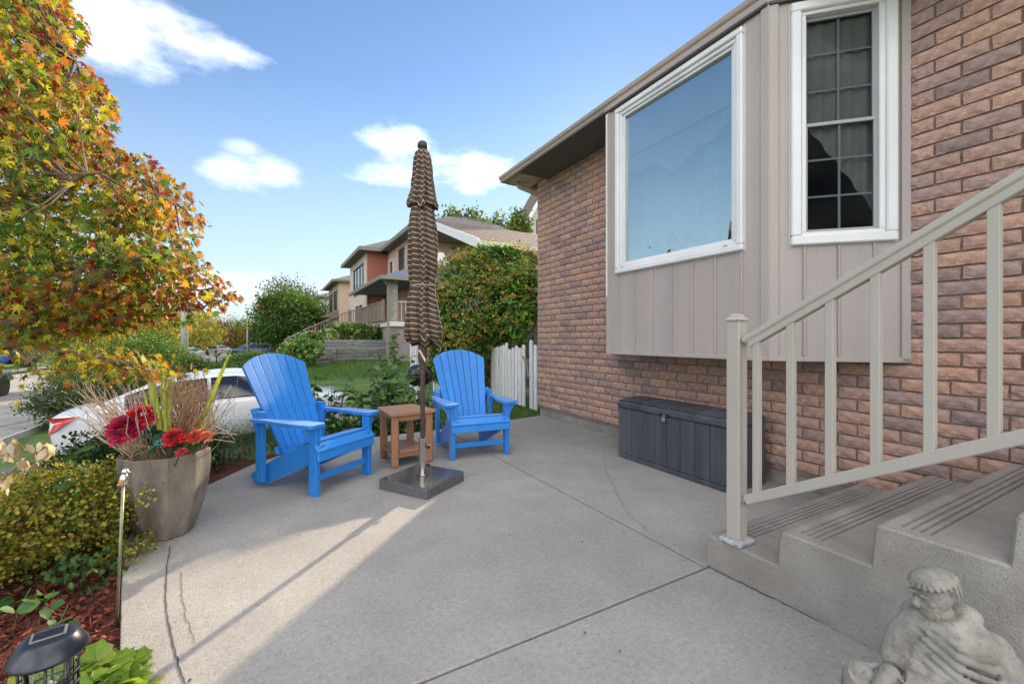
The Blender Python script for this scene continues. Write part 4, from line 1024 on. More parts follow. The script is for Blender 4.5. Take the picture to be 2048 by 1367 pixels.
# curling vine stems at the right of the pot
tv = thing('curly_stems', 'pale curling dry stems hanging over the right rim of the planter', 'dried stems', PC+Vector((0, 0, .43)))
for pts in (((400, 880), (425, 850), (455, 862), (470, 880)), ((405, 870), (440, 865), (475, 868)), ((410, 850), (445, 800), (462, 770), (470, 800), (465, 840)), ((395, 885), (430, 878), (470, 884)), ((405, 860), (420, 820), (436, 790)), ((250, 895), (235, 880), (200, 868), (180, 850)), ((255, 900), (225, 893), (190, 870))):
    P = [Pd(x, y, 2.5+.04*i) for i, (x, y) in enumerate(pts)]; MB().tube([p-(PC+Vector((0, 0, .43))) for p in P], [.003, .0026, .002, .0014, .001][:len(P)], 5, cap=False).build('stem', pmat('dry_vine', (.40, .30, .21), (.55, .43, .32), 10, .8), tv)
# sword-leaf blades
def blade(pts, w, fold=.3):
    P = [Vector(p) for p in pts]; L_, M_, R_ = [], [], []
    n = 12
    for i in range(n+1):
        f = i/n*(len(P)-1); k = min(int(f), len(P)-2); q = f-k; c = P[k].lerp(P[k+1], q); t = (P[k+1]-P[k]).normalized()
        s = t.cross(Vector((-SN, -CS, .0))).normalized(); o = t.cross(s); g = i/n; ww = w*(.55+.9*g-1.42*g**3.2)
        L_.append(c+s*ww+o*ww*fold); M_.append(c); R_.append(c-s*ww+o*ww*fold)
    return MB().grid([L_, M_, R_])
swordM = pmat('sword_leaf', (.26, .34, .035), (.56, .60, .08), 16, .4, stretch=(4, 4, .35), trans=.4, ramp=(.4, .6))
sw = thing('sword_plant', 'upright yellow-green sword-shaped leaves rising from the planter', 'plant', PC+Vector((0, 0, .43)))
for pts, w in ((((322, 892), (312, 830), (300, 760), (296, 716)), .028), (((332, 892), (327, 830), (326, 770), (324, 738)), .025), (((337, 890), (338, 830), (342, 780), (343, 748)), .02), (((395, 870), (415, 810), (440, 750), (463, 698)), .016), (((318, 892), (305, 850), (290, 800), (284, 770)), .010)):
    o = blade([Pd(x, y, 2.50) - (PC+Vector((0, 0, .43))) for x, y in pts], w).build('blade', swordM, sw, smooth=True, fix=False); so = o.modifiers.new('t', 'SOLIDIFY'); so.thickness = .0012
# cloth flowers
def flower(name, label, c, rad, cols, npet, cup=.3, stem=True, cat='flower'):
    t = thing(name, label, cat, PC+Vector((0, 0, .43))); c = Vector(c)-(PC+Vector((0, 0, .43)))
    V = Vector((-SN*.6, -CS*.6, .55)).normalized(); M = V.to_track_quat('Z', 'Y').to_matrix()
    pos = []; T = []; Nn = []; S = []
    for k in range(npet):
        f = (k+.5)/npet; a = k*2.39996; rr = rad*(.12+.62*f); el = R(78-88*f)+random.gauss(0, .14)
        d = Vector((math.cos(a), math.sin(a), 0)); p = M@(d*rr*.62+Vector((0, 0, rad*(.34-.5*f*f))))
        t_ = M@(d*math.cos(el)+Vector((0, 0, math.sin(el)))); n_ = M@(d*-math.sin(el)+Vector((0, 0, math.cos(el))))
        pos.append(c+p); T.append(t_); Nn.append(n_); S.append(rad*(.36+.38*f)*random.uniform(.85, 1.15))
    col = palette(npet, cols, .16)
    me = leaves('petals', np.array(pos), np.array(T), np.array(Nn), np.array(S), col, 'oval', pmat('petal', (.85, .85, .85), (1.15, 1.1, 1.15), 40, .6, attr=True, trans=.22), t)
    sb = me.modifiers.new('s', 'SUBSURF'); sb.levels = 1; sb.render_levels = 1
    if stem:
        b = Vector((c.x*.5, c.y*.5, -.02)); MB().tube([b, b.lerp(c, .5)+Vector((0, 0, .01)), c], .004, 6).build('stem', pmat('stem_green', (.04, .10, .03), rough=.6), t)
    return t
crim = [(.42, .012, .045), (.30, .008, .05), (.55, .03, .06), (.34, .012, .09)]
flower('red_peony', 'large magenta cloth peony leaning out of the planter', Pd(250, 857, 2.42), .094, [(.40, .012, .06), (.30, .010, .085), (.48, .022, .055)], 120)
flower('red_peony', 'bright red cloth peony behind the magenta one in the planter', Pd(280, 833, 2.47), .076, [(.50, .015, .03), (.58, .03, .05)], 90)
flower('red_rose', 'red cloth rose hanging over the planter rim', Pd(349, 874, 2.36), .058, [(.48, .012, .02), (.38, .008, .018), (.55, .03, .035)], 70)
flower('rose_bud', 'small red cloth rosebud against the planter side', Pd(364, 904, 2.32), .030, [(.5, .015, .035), (.4, .01, .03)], 26, stem=True)
flower('orange_bloom', 'orange-red spiky cloth bloom at the right of the planter', Pd(392, 872, 2.44), .047, [(.62, .09, .03), (.55, .05, .03), (.66, .2, .1)], 60)
flower('coral_bloom', 'coral pink cloth bloom beside the orange one on the planter rim', Pd(415, 872, 2.47), .036, [(.6, .14, .1), (.65, .25, .16)], 40)
flower('orange_plume', 'pale orange plume of dried blossom behind the red rose', Pd(398, 850, 2.52), .040, [(.55, .27, .12), (.6, .2, .06), (.5, .3, .16)], 50)
flower('turquoise_bloom', 'small turquoise cloth blossom between the red flowers', Pd(318, 885, 2.40), .020, [(.1, .5, .55), (.05, .38, .45)], 14)
N = 22; P_ = np.array([tuple(Pd(random.uniform(285, 375), random.uniform(872, 905), 2.42)-(PC+Vector((0, 0, .43)))) for _ in range(N)])
fl = thing('cloth_leaves', 'dark green cloth leaves between the red flowers in the planter', 'leaves', PC+Vector((0, 0, .43)))
leaves('leaf_sprays', P_, rdir(N, .1), rdir(N, .6), .05+.04*rng.random(N), palette(N, [(.03, .09, .04), (.02, .06, .03), (.03, .16, .11)]), 'oval', LEAFM('leaf'), fl)

# ================================================================== bird on a rod, solar lantern
b0 = Pz(232, 1252, -.03); b1 = Pd(246, 972, b0.x*SN+b0.y*CS+.03)
bs = thing('bird_stake', 'silver bird ornament on a thin green metal rod in the mulch', 'garden ornament', b0)
MB().tube([(0, 0, -.05), b1-b0], [.0055, .0055], 8).build('rod', pmat('rod_green', (.15, .17, .10), (.26, .26, .17), 20, .35, metal=.5), bs, smooth=True)
mb = MB(); c = b1-b0; sv = pmat('bird_silver', (.55, .54, .52), (.75, .74, .73), 20, .2, metal=.9)
er = Vector((CS, -SN, 0)); ef = Vector((SN, CS, 0))
mb.ell(c+Vector((0, 0, .028))+er*.004, (.016, .018, .028)).ell(c+Vector((0, 0, .062))+er*.009, (.013, .014, .014)).tube([c+Vector((0, 0, .064))+er*.018, c+Vector((0, 0, .058))+er*.034], [.005, .0008], 8).tube([c+Vector((0, 0, .018))-er*.006, c+Vector((0, 0, -.004))-er*.03], [.012, .004], 8, flat=.5)
mb.build('bird_body', sv, bs, smooth=True)
MB().ell(c+Vector((0, 0, .022))+er*.004-ef*.008, (.012, .012, .02)).build('breast', pmat('bird_rust', (.45, .22, .08), rough=.35), bs, smooth=True)
MB().tube([c+er*-.02+Vector((0, 0, -.004)), c+er*.03+Vector((0, 0, .004))], .003, 6).build('perch', pmat('rod_rust', (.2, .1, .05), rough=.7), bs)

sl_d = 1.05; S0 = Pd(98, 1295, sl_d); sz = S0.z
so = thing('solar_lantern', 'black solar path lantern with domed cap and wire cage in the flower bed', 'garden light', (S0.x, S0.y, -.04))
H = sz+.04
capM = pmat('lantern_black', (.012, .016, .026), (.018, .022, .034), 10, .33, spec=.6)
cp = MB().lathe([(.068, H-.016), (.072, H-.010), (.071, H-.004), (.052, H+.026), (.044, H+.032), (.030, H+.033), (.001, H+.033)], 40, cap=False).build('cap', capM, so, smooth=True, angle=35)
M = Matrix.Rotation(R(12), 3, 'Z')
MB().obox((0, 0, H+.0345), (.062, .044, .003), M, .0008).build('panel_frame', pmat('lantern_frame', (.16, .17, .18), rough=.5), cp)
MB().obox((0, 0, H+.0366), (.052, .034, .0014), M).build('solar_panel', pmat('solar_cell', (.012, .016, .03), (.02, .026, .05), 60, .15, coat=.6), cp)
lg = MB().lathe([(.043, H-.118), (.045, H-.112), (.045, H-.020)], 32, cap=False).build('lantern_glass', glass_mat('lantern_pane', .08, (.9, .93, .9)), so, smooth=True)
mb = MB()
for k in range(8):
    a = 2*math.pi*k/8+.2; mb.tube([(.050*math.cos(a), .050*math.sin(a), H-.125), (.052*math.cos(a), .052*math.sin(a), H-.014)], .0028, 6)
for z in (H-.066, H-.095):
    mb.tube([(.053*math.cos(2*math.pi*k/32), .053*math.sin(2*math.pi*k/32), z) for k in range(33)], .0024, 5, cap=False)
mb.build('cage', capM, so, smooth=True)
MB().lathe([(.004, H-.150), (.02, H-.148), (.045, H-.130), (.053, H-.124), (.053, H-.117), (.004, H-.114)], 28).build('bottom_cup', capM, so, smooth=True)
MB().lathe([(.012, H-.113), (.016, H-.10), (.010, H-.085), (.001, H-.08)], 14).build('bulb', pmat('bulb_white', (.7, .7, .72), rough=.2), so, smooth=True)
MB().tube([(0, 0, -.05), (0, 0, H-.145)], .011, 10).build('stake', capM, so, smooth=True)

# ================================================================== stone saint with lamb
SC_ = Vector((1.60, .455, 0)); vr = Vector((.276, -.961, 0)); vf = Vector((.961, .276, 0))
st = thing('stone_statue', 'weathered pale stone statue of a seated robed man holding a lamb', 'statue', SC_)
def S(r, f, z): return vr*r+vf*f+Vector((0, 0, z))
stoneM = pmat('cast_stone', (.235, .22, .188), (.42, .395, .345), 12, .9, bump=.4, bscale=110, vary=(14, .6), speck=(55, (.12, .11, .09), .6, .74, .6))
def frame(ax):   # matrix whose z axis points along ax
    return Vector(ax).normalized().to_track_quat('Z', 'Y').to_matrix()
def body():
    m = MB()
    # skirts and seat
    m.lathe([(.17, .0), (.175, .03), (.16, .10), (.135, .18), (.11, .23), (.06, .26)], 30, S(.045, .02, 0), fn=lambda r, z, a: r*(1+.05*math.sin(9*a+z*20)))
    m.tube([S(.04, -.02, .17), S(-.03, -.11, .175), S(-.06, -.15, .10), S(-.06, -.16, .0)], [.075, .066, .06, .075], 14)
    m.tube([S(.08, -.02, .17), S(.09, -.12, .165), S(.09, -.16, .09), S(.085, -.17, .0)], [.075, .066, .06, .075], 14)
    # torso
    m.ell(S(.035, .005, .25), (.075, .085, .10), Matrix((vf, vr, Vector((0, 0, 1)))).transposed()); m.ell(S(.028, .0, .335), (.068, .085, .075), Matrix((vf, vr, Vector((0, 0, 1)))).transposed())
    # shoulders and cape
    m.ell(S(-.035, -.01, .365), (.042, .040, .046)); m.ell(S(.090, .01, .335), (.046, .046, .05)); m.ell(S(.03, -.012, .35), (.066, .085, .055), Matrix((vf, vr, Vector((0, 0, 1)))).transposed())
    for k in range(6):    # cape folds, draped arcs
        z = .385-.020*k; w = .07+.011*k; m.tube([S(.03-w*1.02, -.01, z+.012-.002*k), S(.03-w*.7, -.052-.004*k, z-.004), S(.03, -.075-.004*k, z-.028-.004*k), S(.03+w*.75, -.052-.003*k, z-.040-.006*k), S(.03+w*1.08, .0, z-.034-.008*k)], [.006, .0085, .010, .009, .006], 7)
    m.tube([S(-.045, .01, .30), S(-.03, -.06, .292), S(.03, -.088, .268), S(.095, -.055, .245), S(.128, .01, .255)], [.010, .013, .014, .014, .010], 8)
    # hood roll round the neck
    ring = [S(-.012+.058*math.cos(a), .0+.048*math.sin(a), .390+.014*math.cos(a)+.012*math.sin(a)) for a in np.linspace(0, 2*math.pi, 17)]
    m.tube(ring, .017, 9, cap=False); m.ell(S(.045, .03, .40), (.035, .035, .028))
    # near arm reaching down to the lamb
    m.tube([S(-.055, -.02, .362), S(-.090, -.045, .312), S(-.100, -.075, .276), S(-.098, -.108, .262)], [.034, .028, .026, .018], 12); m.ell(S(-.055, -.085, .245), (.034, .034, .04)); m.ell(S(-.015, -.095, .235), (.035, .03, .04))
    for k in range(4): m.tube([S(-.110+.004*k, -.05-.012*k, .328-.020*k), S(-.092, -.072-.010*k, .322-.018*k), S(-.070, -.055-.012*k, .328-.018*k)], [.003, .0065, .003], 6)
    # hand: palm, four fingers and thumb over the lamb's neck
    m.ell(S(-.098, -.122, .258), (.014, .016, .009))
    for k in range(4): m.tube([S(-.088-.008*k, -.130, .262), S(-.092-.009*k, -.146, .262), S(-.093-.009*k, -.156, .252)], [.0048, .0045, .0038], 6)
    m.tube([S(-.084, -.122, .260), S(-.074, -.134, .262), S(-.072, -.146, .256)], [.005, .0048, .004], 6)
    # far arm
    m.tube([S(.105, .0, .335), S(.135, -.03, .27), S(.12, -.085, .225), S(.05, -.12, .215)], [.038, .036, .031, .022], 12)
    for k in range(4): m.tube([S(.135, .0, .29-.018*k), S(.145, -.045, .272-.018*k), S(.11, -.075, .268-.016*k)], [.004, .007, .004], 6)
    m.ell(S(-.01, -.045, .225), (.06, .06, .07)); m.ell(S(.05, -.06, .20), (.06, .06, .06)); m.ell(S(-.045, -.05, .285), (.03, .03, .05))
    # waist folds
    for k in range(5): m.tube([S(-.02+.026*k, -.078, .285-.006*k), S(-.012+.027*k, -.092, .235), S(.0+.028*k, -.10, .19)], [.004, .007, .008], 6)
    m.tube([S(-.045, -.06, .222), S(.03, -.095, .205), S(.11, -.05, .21)], [.007, .008, .007], 7)
    m.tube([S(.02, -.095, .205), S(.015, -.115, .15), S(.02, -.125, .10)], [.006, .006, .005], 6)
    return m
bd = body().build('figure', stoneM, st, smooth=True)
def head():
    m = MB(); hc = S(-.018, -.022, .458); fd = (vr*-.62+vf*-.66+Vector((0, 0, -.34))).normalized()   # face looks down towards the lamb
    side = fd.cross(Vector((0, 0, 1))).normalized(); upv = side.cross(fd); Mh = Matrix((side, fd, upv)).transposed()
    def H_(x, y, z): return hc+Mh@Vector((x, y, z))
    m.ell(hc, (.037, .044, .050), Mh, 20, 14)
    m.ell(H_(0, .018, -.024), (.028, .030, .034), Mh)                       # jaw
    m.tube([H_(0, .040, .010), H_(0, .056, -.008), H_(0, .053, -.016)], [.005, .010, .009], 8)   # nose
    for s in (-1, 1):
        m.ell(H_(s*.014, .038, .006), (.0065, .005, .0045), Mh); m.tube([H_(s*.005, .045, .015), H_(s*.016, .046, .019), H_(s*.028, .036, .013)], [.004, .0055, .004], 6)
        m.ell(H_(s*.019, .030, -.010), (.010, .009, .010), Mh); m.ell(H_(s*.036, -.004, -.002), (.004, .008, .012), Mh)
    m.tube([H_(-.011, .042, -.024), H_(0, .047, -.023), H_(.011, .042, -.024)], [.003, .004, .003], 6)
    m.tube([H_(-.010, .040, -.031), H_(0, .044, -.032), H_(.010, .040, -.031)], [.003, .004, .003], 6)
    m.ell(H_(0, .030, -.046), (.024, .018, .026), Mh)
    for k in range(9):                                                         # beard
        x = (k-4)*.0065; m.tube([H_(x*1.0, .044-.45*abs(x), -.034), H_(x*.95, .044-.45*abs(x), -.052), H_(x*.7, .038-.3*abs(x), -.068)], [.003, .0042, .003], 6)
    # thick ring of hair like a cap, brim at the brow
    m.ell(H_(0, -.012, .034), (.045, .050, .024), Mh, 22, 12)
    for k in range(22):
        a = 2*math.pi*k/22; m.tube([H_(.030*math.cos(a), -.004+.034*math.sin(a), .044), H_(.046*math.cos(a), -.012+.051*math.sin(a), .034), H_(.047*math.cos(a), -.012+.052*math.sin(a), .027 if math.sin(a) > -.2 else -.004)], [.005, .0062, .003], 5)
    m.tube([hc+Vector((0, 0, -.02)), S(.0, .005, .39)], [.026, .032], 12); m.ell(H_(0, .026, -.060), (.019, .014, .020), Mh)
    return m
hd_ = head().build('head', stoneM, st, smooth=True)
def lamb():
    m = MB(); 
    m.tube([S(.03, -.13, 0.233), S(-.03, -.15, 0.243), S(-.075, -.155, 0.256)], [.044, .043, .034], 14)      # trunk on the lap
    m.ell(S(-.098, -.160, 0.268), (.026, .024, .024)); m.tube([S(-.10, -.165, 0.266), S(-.118, -.195, 0.250), S(-.122, -.205, 0.243)], [.022, .016, .012], 10)
    m.tube([S(-.118, -.150, 0.274), S(-.142, -.158, 0.264), S(-.152, -.160, 0.254)], [.007, .011, .004], 8, flat=.5); m.tube([S(-.085, -.17, 0.280), S(-.07, -.185, 0.276)], [.007, .004], 8, flat=.5)
    m.ell(S(-.098, -.183, 0.270), (.004, .004, .0045)); 
    for k in range(3): m.tube([S(-.04+.03*k, -.175, 0.228), S(-.05+.03*k, -.20, 0.178), S(-.05+.03*k, -.20, 0.128)], [.014, .011, .009], 8)
    # second lamb lying at the feet
    m.tube([S(-.13, -.10, 0.088), S(-.155, -.14, 0.168), S(-.160, -.16, 0.228), S(-.158, -.19, 0.253)], [.06, .052, .040, .024], 14); m.ell(S(-.158, -.17, 0.250), (.028, .034, .026))
    m.tube([S(-.185, -.15, 0.253), S(-.20, -.155, 0.233)], [.009, .005], 8, flat=.5); m.ell(S(-.11, -.09, 0.078), (.075, .09, .052))
    return m
lm = lamb().build('lamb', stoneM, st, smooth=True)
for o, vx in ((bd, .0036), (hd_, .0019), (lm, .003)):
    r_ = o.modifiers.new('remesh', 'REMESH'); r_.mode = 'VOXEL'; r_.voxel_size = vx; r_.use_smooth_shade = True
    s_ = o.modifiers.new('smooth', 'SMOOTH'); s_.factor = .5; s_.iterations = 1; s_.factor = .5 if vx > .003 else .25
MB().lathe([(.20, 0), (.215, .012), (.205, .035), (.17, .04)], 28, S(-.02, -.06, 0), fn=lambda r, z, a: r*(1+.03*math.sin(5*a))).build('plinth', stoneM, st, smooth=True)
# ================================================================== the maple
def inside(px, py, poly):
    c = False; n = len(poly); j = n-1
    for i in range(n):
        xi, yi = poly[i]; xj, yj = poly[j]
        if (yi > py) != (yj > py) and px < (xj-xi)*(py-yi)/(yj-yi)+xi: c = not c
        j = i
    return c
def edge_dist(px, py, poly):
    b = 1e9
    for (x0, y0), (x1, y1) in zip(poly, poly[1:]+poly[:1]):
        dx, dy = x1-x0, y1-y0; t = max(0, min(1, ((px-x0)*dx+(py-y0)*dy)/(dx*dx+dy*dy+1e-9))); b = min(b, math.hypot(px-x0-t*dx, py-y0-t*dy))
    return b
CROWN = [(-330, -260), (-150, -330), (30, -280), (105, -110), (140, 0), (192, 66), (158, 112), (190, 140), (232, 200), (236, 238), (214, 278), (282, 300), (335, 345), (382, 374), (415, 415), (424, 448), (396, 470), (402, 505), (424, 530), (462, 566), (484, 592), (470, 612), (432, 622), (420, 646), (366, 655), (330, 640), (255, 652), (225, 684), (118, 668), (60, 692), (-120, 706), (-300, 680), (-400, 480), (-420, 100)]
LOW = [(150, 688), (215, 690), (262, 716), (322, 735), (345, 748), (330, 762), (275, 748), (200, 735), (140, 712)]
TAIL = [(20, 730), (85, 745), (95, 772), (60, 768), (0, 748), (-60, 735), (-60, 700)]
MB0 = Vector((-1.60, 3.62, 0)); MB0.z = gz(MB0.x, MB0.y)
maple = thing('maple_tree', 'large maple tree with yellow, green and red autumn leaves overhanging the bed', 'tree', MB0)
def sprays():
    out = []; random.seed(5)
    def add(poly, n, dc, T, soft, x0, x1, y0, y1, inset=14):
        k = 0; tries = 0
        while k < n and tries < 60000:
            tries += 1; x = random.uniform(x0, x1); y = random.uniform(y0, y1)
            if not inside(x, y, poly): continue
            e = edge_dist(x, y, poly)
            if e < inset: continue
            q = min(1, e/soft); th = T*math.sqrt(1-(1-q)**2); d = dc(x, y)+random.uniform(-th, th)
            out.append((x, y, d, e)); k += 1
    dcf = lambda x, y: 2.5+.45*max(0, x/500)
    add(CROWN, 440, dcf, .72, 330, -60, 500, -40, 720)
    add(CROWN, 140, dcf, .7, 330, -420, -60, -330, 720); add(CROWN, 45, dcf, .7, 330, -60, 200, -330, -40)
    add(LOW, 34, lambda x, y: 2.55, .2, 30, 140, 345, 690, 765, 4); add(TAIL, 4, lambda x, y: 2.3, .2, 30, -60, 95, 700, 772, 3)
    return out
SPR = sprays()
LP, LT, LN, LSZ, LC = [], [], [], [], []
GREEN = [(.11, .19, .024), (.17, .26, .03), (.07, .14, .024)]; YEL = [(.52, .43, .035), (.44, .40, .035), (.34, .36, .035), (.40, .31, .05), (.30, .26, .06)]
ORG = [(.56, .25, .03), (.50, .17, .025), (.40, .19, .04), (.34, .15, .05)]; RED = [(.40, .05, .02), (.28, .03, .02), (.20, .05, .03)]
rs = np.random.default_rng(21); centers = []
for (x, y, d, e) in SPR:
    c = Pd(x, y, d); centers.append(c); nl = 29 if x > -80 else 16
    if y > 676: nl = 8
    top = (y < 330) or e < 60
    w = np.array([.36, .38, .19, .07])
    if e > 120 and y > 250: w = np.array([.54, .34, .10, .02])
    if e < 75 and y < 620: w = np.array([.16, .26, .38, .20])
    if y > 660: w = np.array([.06, .70, .22, .02])
    w = w*rs.uniform(.3, 1.7, 4); w /= w.sum()
    for k in range(nl):
        off = np.array([rs.normal()*.10, rs.normal()*.10, rs.normal()*.042]); p = np.array(c)+off
        if y <= 676:
            # keep leaves inside the observed outline of this crown
            v = Vector(p)-CAMP; dd = v.x*SN+v.y*CS; qx = 1024+FPX*(v.x*CS-v.y*SN)/dd; qy = HOR-FPX*v.z/dd
            if qx > -200 and not inside(qx, qy, CROWN): continue
        o = off/np.linalg.norm(off); t = o*np.array([1, 1, .3])+np.array([0, 0, -.85])+rs.normal(size=3)*.45
        n = np.array([0, 0, .8])+rs.normal(size=3)*.75+np.array([SUNV.x, SUNV.y, 0])*.25
        g = rs.choice(4, p=w); pal = (GREEN, YEL, ORG, RED)[g]; cc = np.array(pal[rs.integers(0, len(pal))])*(1+.2*rs.normal())
        LP.append(p); LT.append(t); LN.append(n); LSZ.append(rs.uniform(.030, .060)); LC.append(np.clip(cc, .01, .9))
LP, LT, LN, LSZ, LC = map(np.array, (LP, LT, LN, LSZ, LC)); print('maple leaves', len(LP))
# the 300 leaves that show largest become parts of their own
rel = LP-np.array(CAMP); dep = rel[:, 0]*SN+rel[:, 1]*CS; lx = 1024+FPX*(rel[:, 0]*CS-rel[:, 1]*SN)/dep; lyy = HOR-FPX*rel[:, 2]/dep
vis = (lx > 5) & (lx < 520) & (lyy > 5) & (lyy < 780); score = np.where(vis, LSZ/dep, 0); pick = np.argsort(-score)[:298]
leafM = pmat('maple_leaf', (.8, .8, .8), (1.15, 1.15, 1.15), 40, .5, attr=True, trans=.52, spec=.4)
mask = np.ones(len(LP), bool); mask[pick] = False
P0m = np.array(MB0)
crown = leaves('crown', LP[mask]-P0m, LT[mask], LN[mask], LSZ[mask], LC[mask], 'maple', leafM, maple, 'stuff')
LV, LF = TM['maple']; LME = {}
def leaf_me(c):
    key = tuple(np.round(c*12)/12)
    if key not in LME:
        me = bpy.data.meshes.new('leaf'); me.from_pydata([tuple(v) for v in LV], [], LF); ca = me.color_attributes.new('Col', 'FLOAT_COLOR', 'POINT'); ca.data.foreach_set('color', list((*c, 1))*len(LV)); me.materials.append(leafM); LME[key] = me
    return LME[key]
for i in pick:
    t = Vector(LT[i]).normalized(); n = Vector(LN[i]); n = (n-t*n.dot(t)).normalized(); b = n.cross(t)
    o = link('leaf', leaf_me(LC[i]), crown); o.matrix_local = Matrix.Translation(Vector(LP[i])-MB0)@Matrix((t, b, n)).transposed().to_4x4()@Matrix.Diagonal((LSZ[i], LSZ[i]*random.uniform(.5, 1), LSZ[i], 1))
def wood():
    m = MB(); base = MB0; fork = Pd(-150, 730, 3.25*.75); trunk = [base+Vector((0, 0, -.3)), base+Vector((0, 0, .1)), base.lerp(fork, .55)+Vector((.05, .03, 0)), fork]
    m.tube([p-MB0 for p in trunk], [.10, .085, .07, .062], 12)
    limbs = [[(-150, 730, 3.25), (-60, 715, 3.2), (40, 685, 3.15), (105, 650, 3.2), (190, 612, 3.35), (300, 580, 3.5), (430, 575, 3.7)],
             [(-150, 730, 3.25), (-40, 660, 3.1), (60, 640, 3.1), (130, 600, 3.15), (200, 500, 3.2), (320, 400, 3.5), (380, 410, 3.6)],
             [(-150, 730, 3.25), (-80, 600, 3.3), (0, 430, 3.3), (90, 260, 3.3), (150, 120, 3.35)], [(-150, 730, 3.25), (-110, 560, 3.5), (-60, 300, 3.6), (10, 60, 3.6), (20, -160, 3.6)],
             [(-150, 730, 3.25), (-190, 500, 3.3), (-250, 250, 3.3), (-260, -100, 3.3)], [(-150, 730, 3.25), (-200, 640, 3.0), (-260, 500, 2.9), (-330, 380, 2.9)],
             [(40, 685, 3.15), (110, 700, 3.15), (160, 715, 3.2), (230, 722, 3.2), (330, 750, 3.2)], [(40, 685, 3.15), (75, 745, 3.0), (80, 765, 2.9)],
             [(105, 650, 3.2), (160, 650, 3.3), (260, 625, 3.4), (380, 620, 3.6), (455, 598, 3.75)], [(0, 430, 3.3), (120, 380, 2.9), (230, 330, 2.8)], [(130, 600, 3.15), (240, 520, 3.0), (380, 500, 3.3)]]
    R0 = [.036, .036, .034, .036, .034, .03, .011, .008, .02, .022, .02]; nodes = []
    for L_, r in zip(limbs, R0):
        P = [Pd(q[0], q[1], q[2]*.75)-MB0 for q in L_]; Q = []
        for a, b in zip(P, P[1:]):
            for k in range(4): Q.append(a.lerp(b, k/4)+Vector((random.gauss(0, .012), random.gauss(0, .012), random.gauss(0, .012)))*(1 if k else 0))
        Q.append(P[-1]); nn = len(Q); m.tube(Q, [r*(1-.85*i/(nn-1)) for i in range(nn)], 8); nodes += Q[3:]
    for c in centers:
        p = c-MB0; b = min(nodes, key=lambda q: (q-p).length); L_ = (p-b).length
        if L_ > .08: m.tube([b, b.lerp(p, .5)+Vector((0, 0, -.05*L_)), p], [.0065, .004, .0018], 5, cap=False)
    m.build('trunk', pmat('maple_bark', (.10, .065, .045), (.26, .19, .14), 9, .85, bump=.5, bscale=30, stretch=(1, 1, .4)), maple, smooth=True)
wood()

# ================================================================== garden plants near the patio
twig = None
def at(px, py, d): p = Pd(px, py, d); return (p.x, p.y, gz(p.x, p.y))
GOLD = [(.36, .34, .045), (.46, .38, .06), (.24, .27, .03), (.32, .22, .05), (.16, .21, .03), (.12, .19, .03)]
shrub('golden_spirea', 'low golden-leaved shrub with reddish twigs in the mulch bed', 'shrub', (-1.02, 3.22, -.04), (.48, .42, .50), .019, GOLD, 190, 56, .13, 'oval', 'leafbright', stems=40, stemr=.0035, stemmat=pmat('red_twig', (.12, .05, .03), (.2, .1, .06), 30, .8))
shrub('golden_spirea', 'golden-green shrub spreading out behind the solar lantern', 'shrub', (-1.35, 2.72, -.04), (.42, .40, .50), .019, GOLD, 150, 54, .13, 'oval', 'leafbright', stems=30, stemr=.0035, stemmat=MATS['red_twig'])
shrub('trailing_sprig', 'small yellow-green sprig creeping out beside the planter foot', 'plant', (-.66, 2.95, -.03), (.13, .15, .14), .020, GOLD, 26, 14, .16, 'oval', 'leafbright', stems=8, stemr=.002)
shrub('trailing_sprig', 'round-leaved green sprig on the mulch behind the bird rod', 'plant', (-.80, 2.75, -.03), (.20, .14, .16), .030, [(.05, .12, .03), (.08, .16, .04)], 22, 9, .2, 'oval', 'leaf', stems=6, stemr=.002)
BOX = [(.035, .075, .02), (.05, .105, .025), (.075, .145, .03), (.025, .055, .018)]
shrub('boxwood', 'dense dark green boxwood between the planter and the white car', 'shrub', (-.98, 4.12, -.06), (.42, .44, .54), .026, BOX, 190, 60, .10, 'oval', 'leafglossy', stems=8)
shrub('boxwood', 'dark green boxwood filling the bed behind the planter', 'shrub', (-.82, 4.75, -.12), (.42, .40, .50), .026, BOX, 130, 55, .11, 'oval', 'leafglossy', stems=6)
JUN = [(.045, .11, .028), (.075, .16, .032), (.11, .20, .04), (.03, .075, .02)]
for lab, p, r_ in (('feathery green shrub between the planter and the left chair', (-.42, 4.98, -.15), (.48, .36, .52)), ('feathery green shrub spreading behind the sunlit blue chair', (.15, 5.55, -.3), (.55, .40, .55)), ('low feathery shrub at the bend of the patio edge', (-.20, 5.55, -.4), (.5, .45, .65))):
    shrub('feathery_shrub', lab, 'shrub', p, r_, .030, JUN, 150, 60, .12, 'blade', 'leaf', stems=10, up=.1)
BIG = [(.06, .15, .03), (.085, .19, .035), (.13, .24, .05), (.04, .10, .025)]
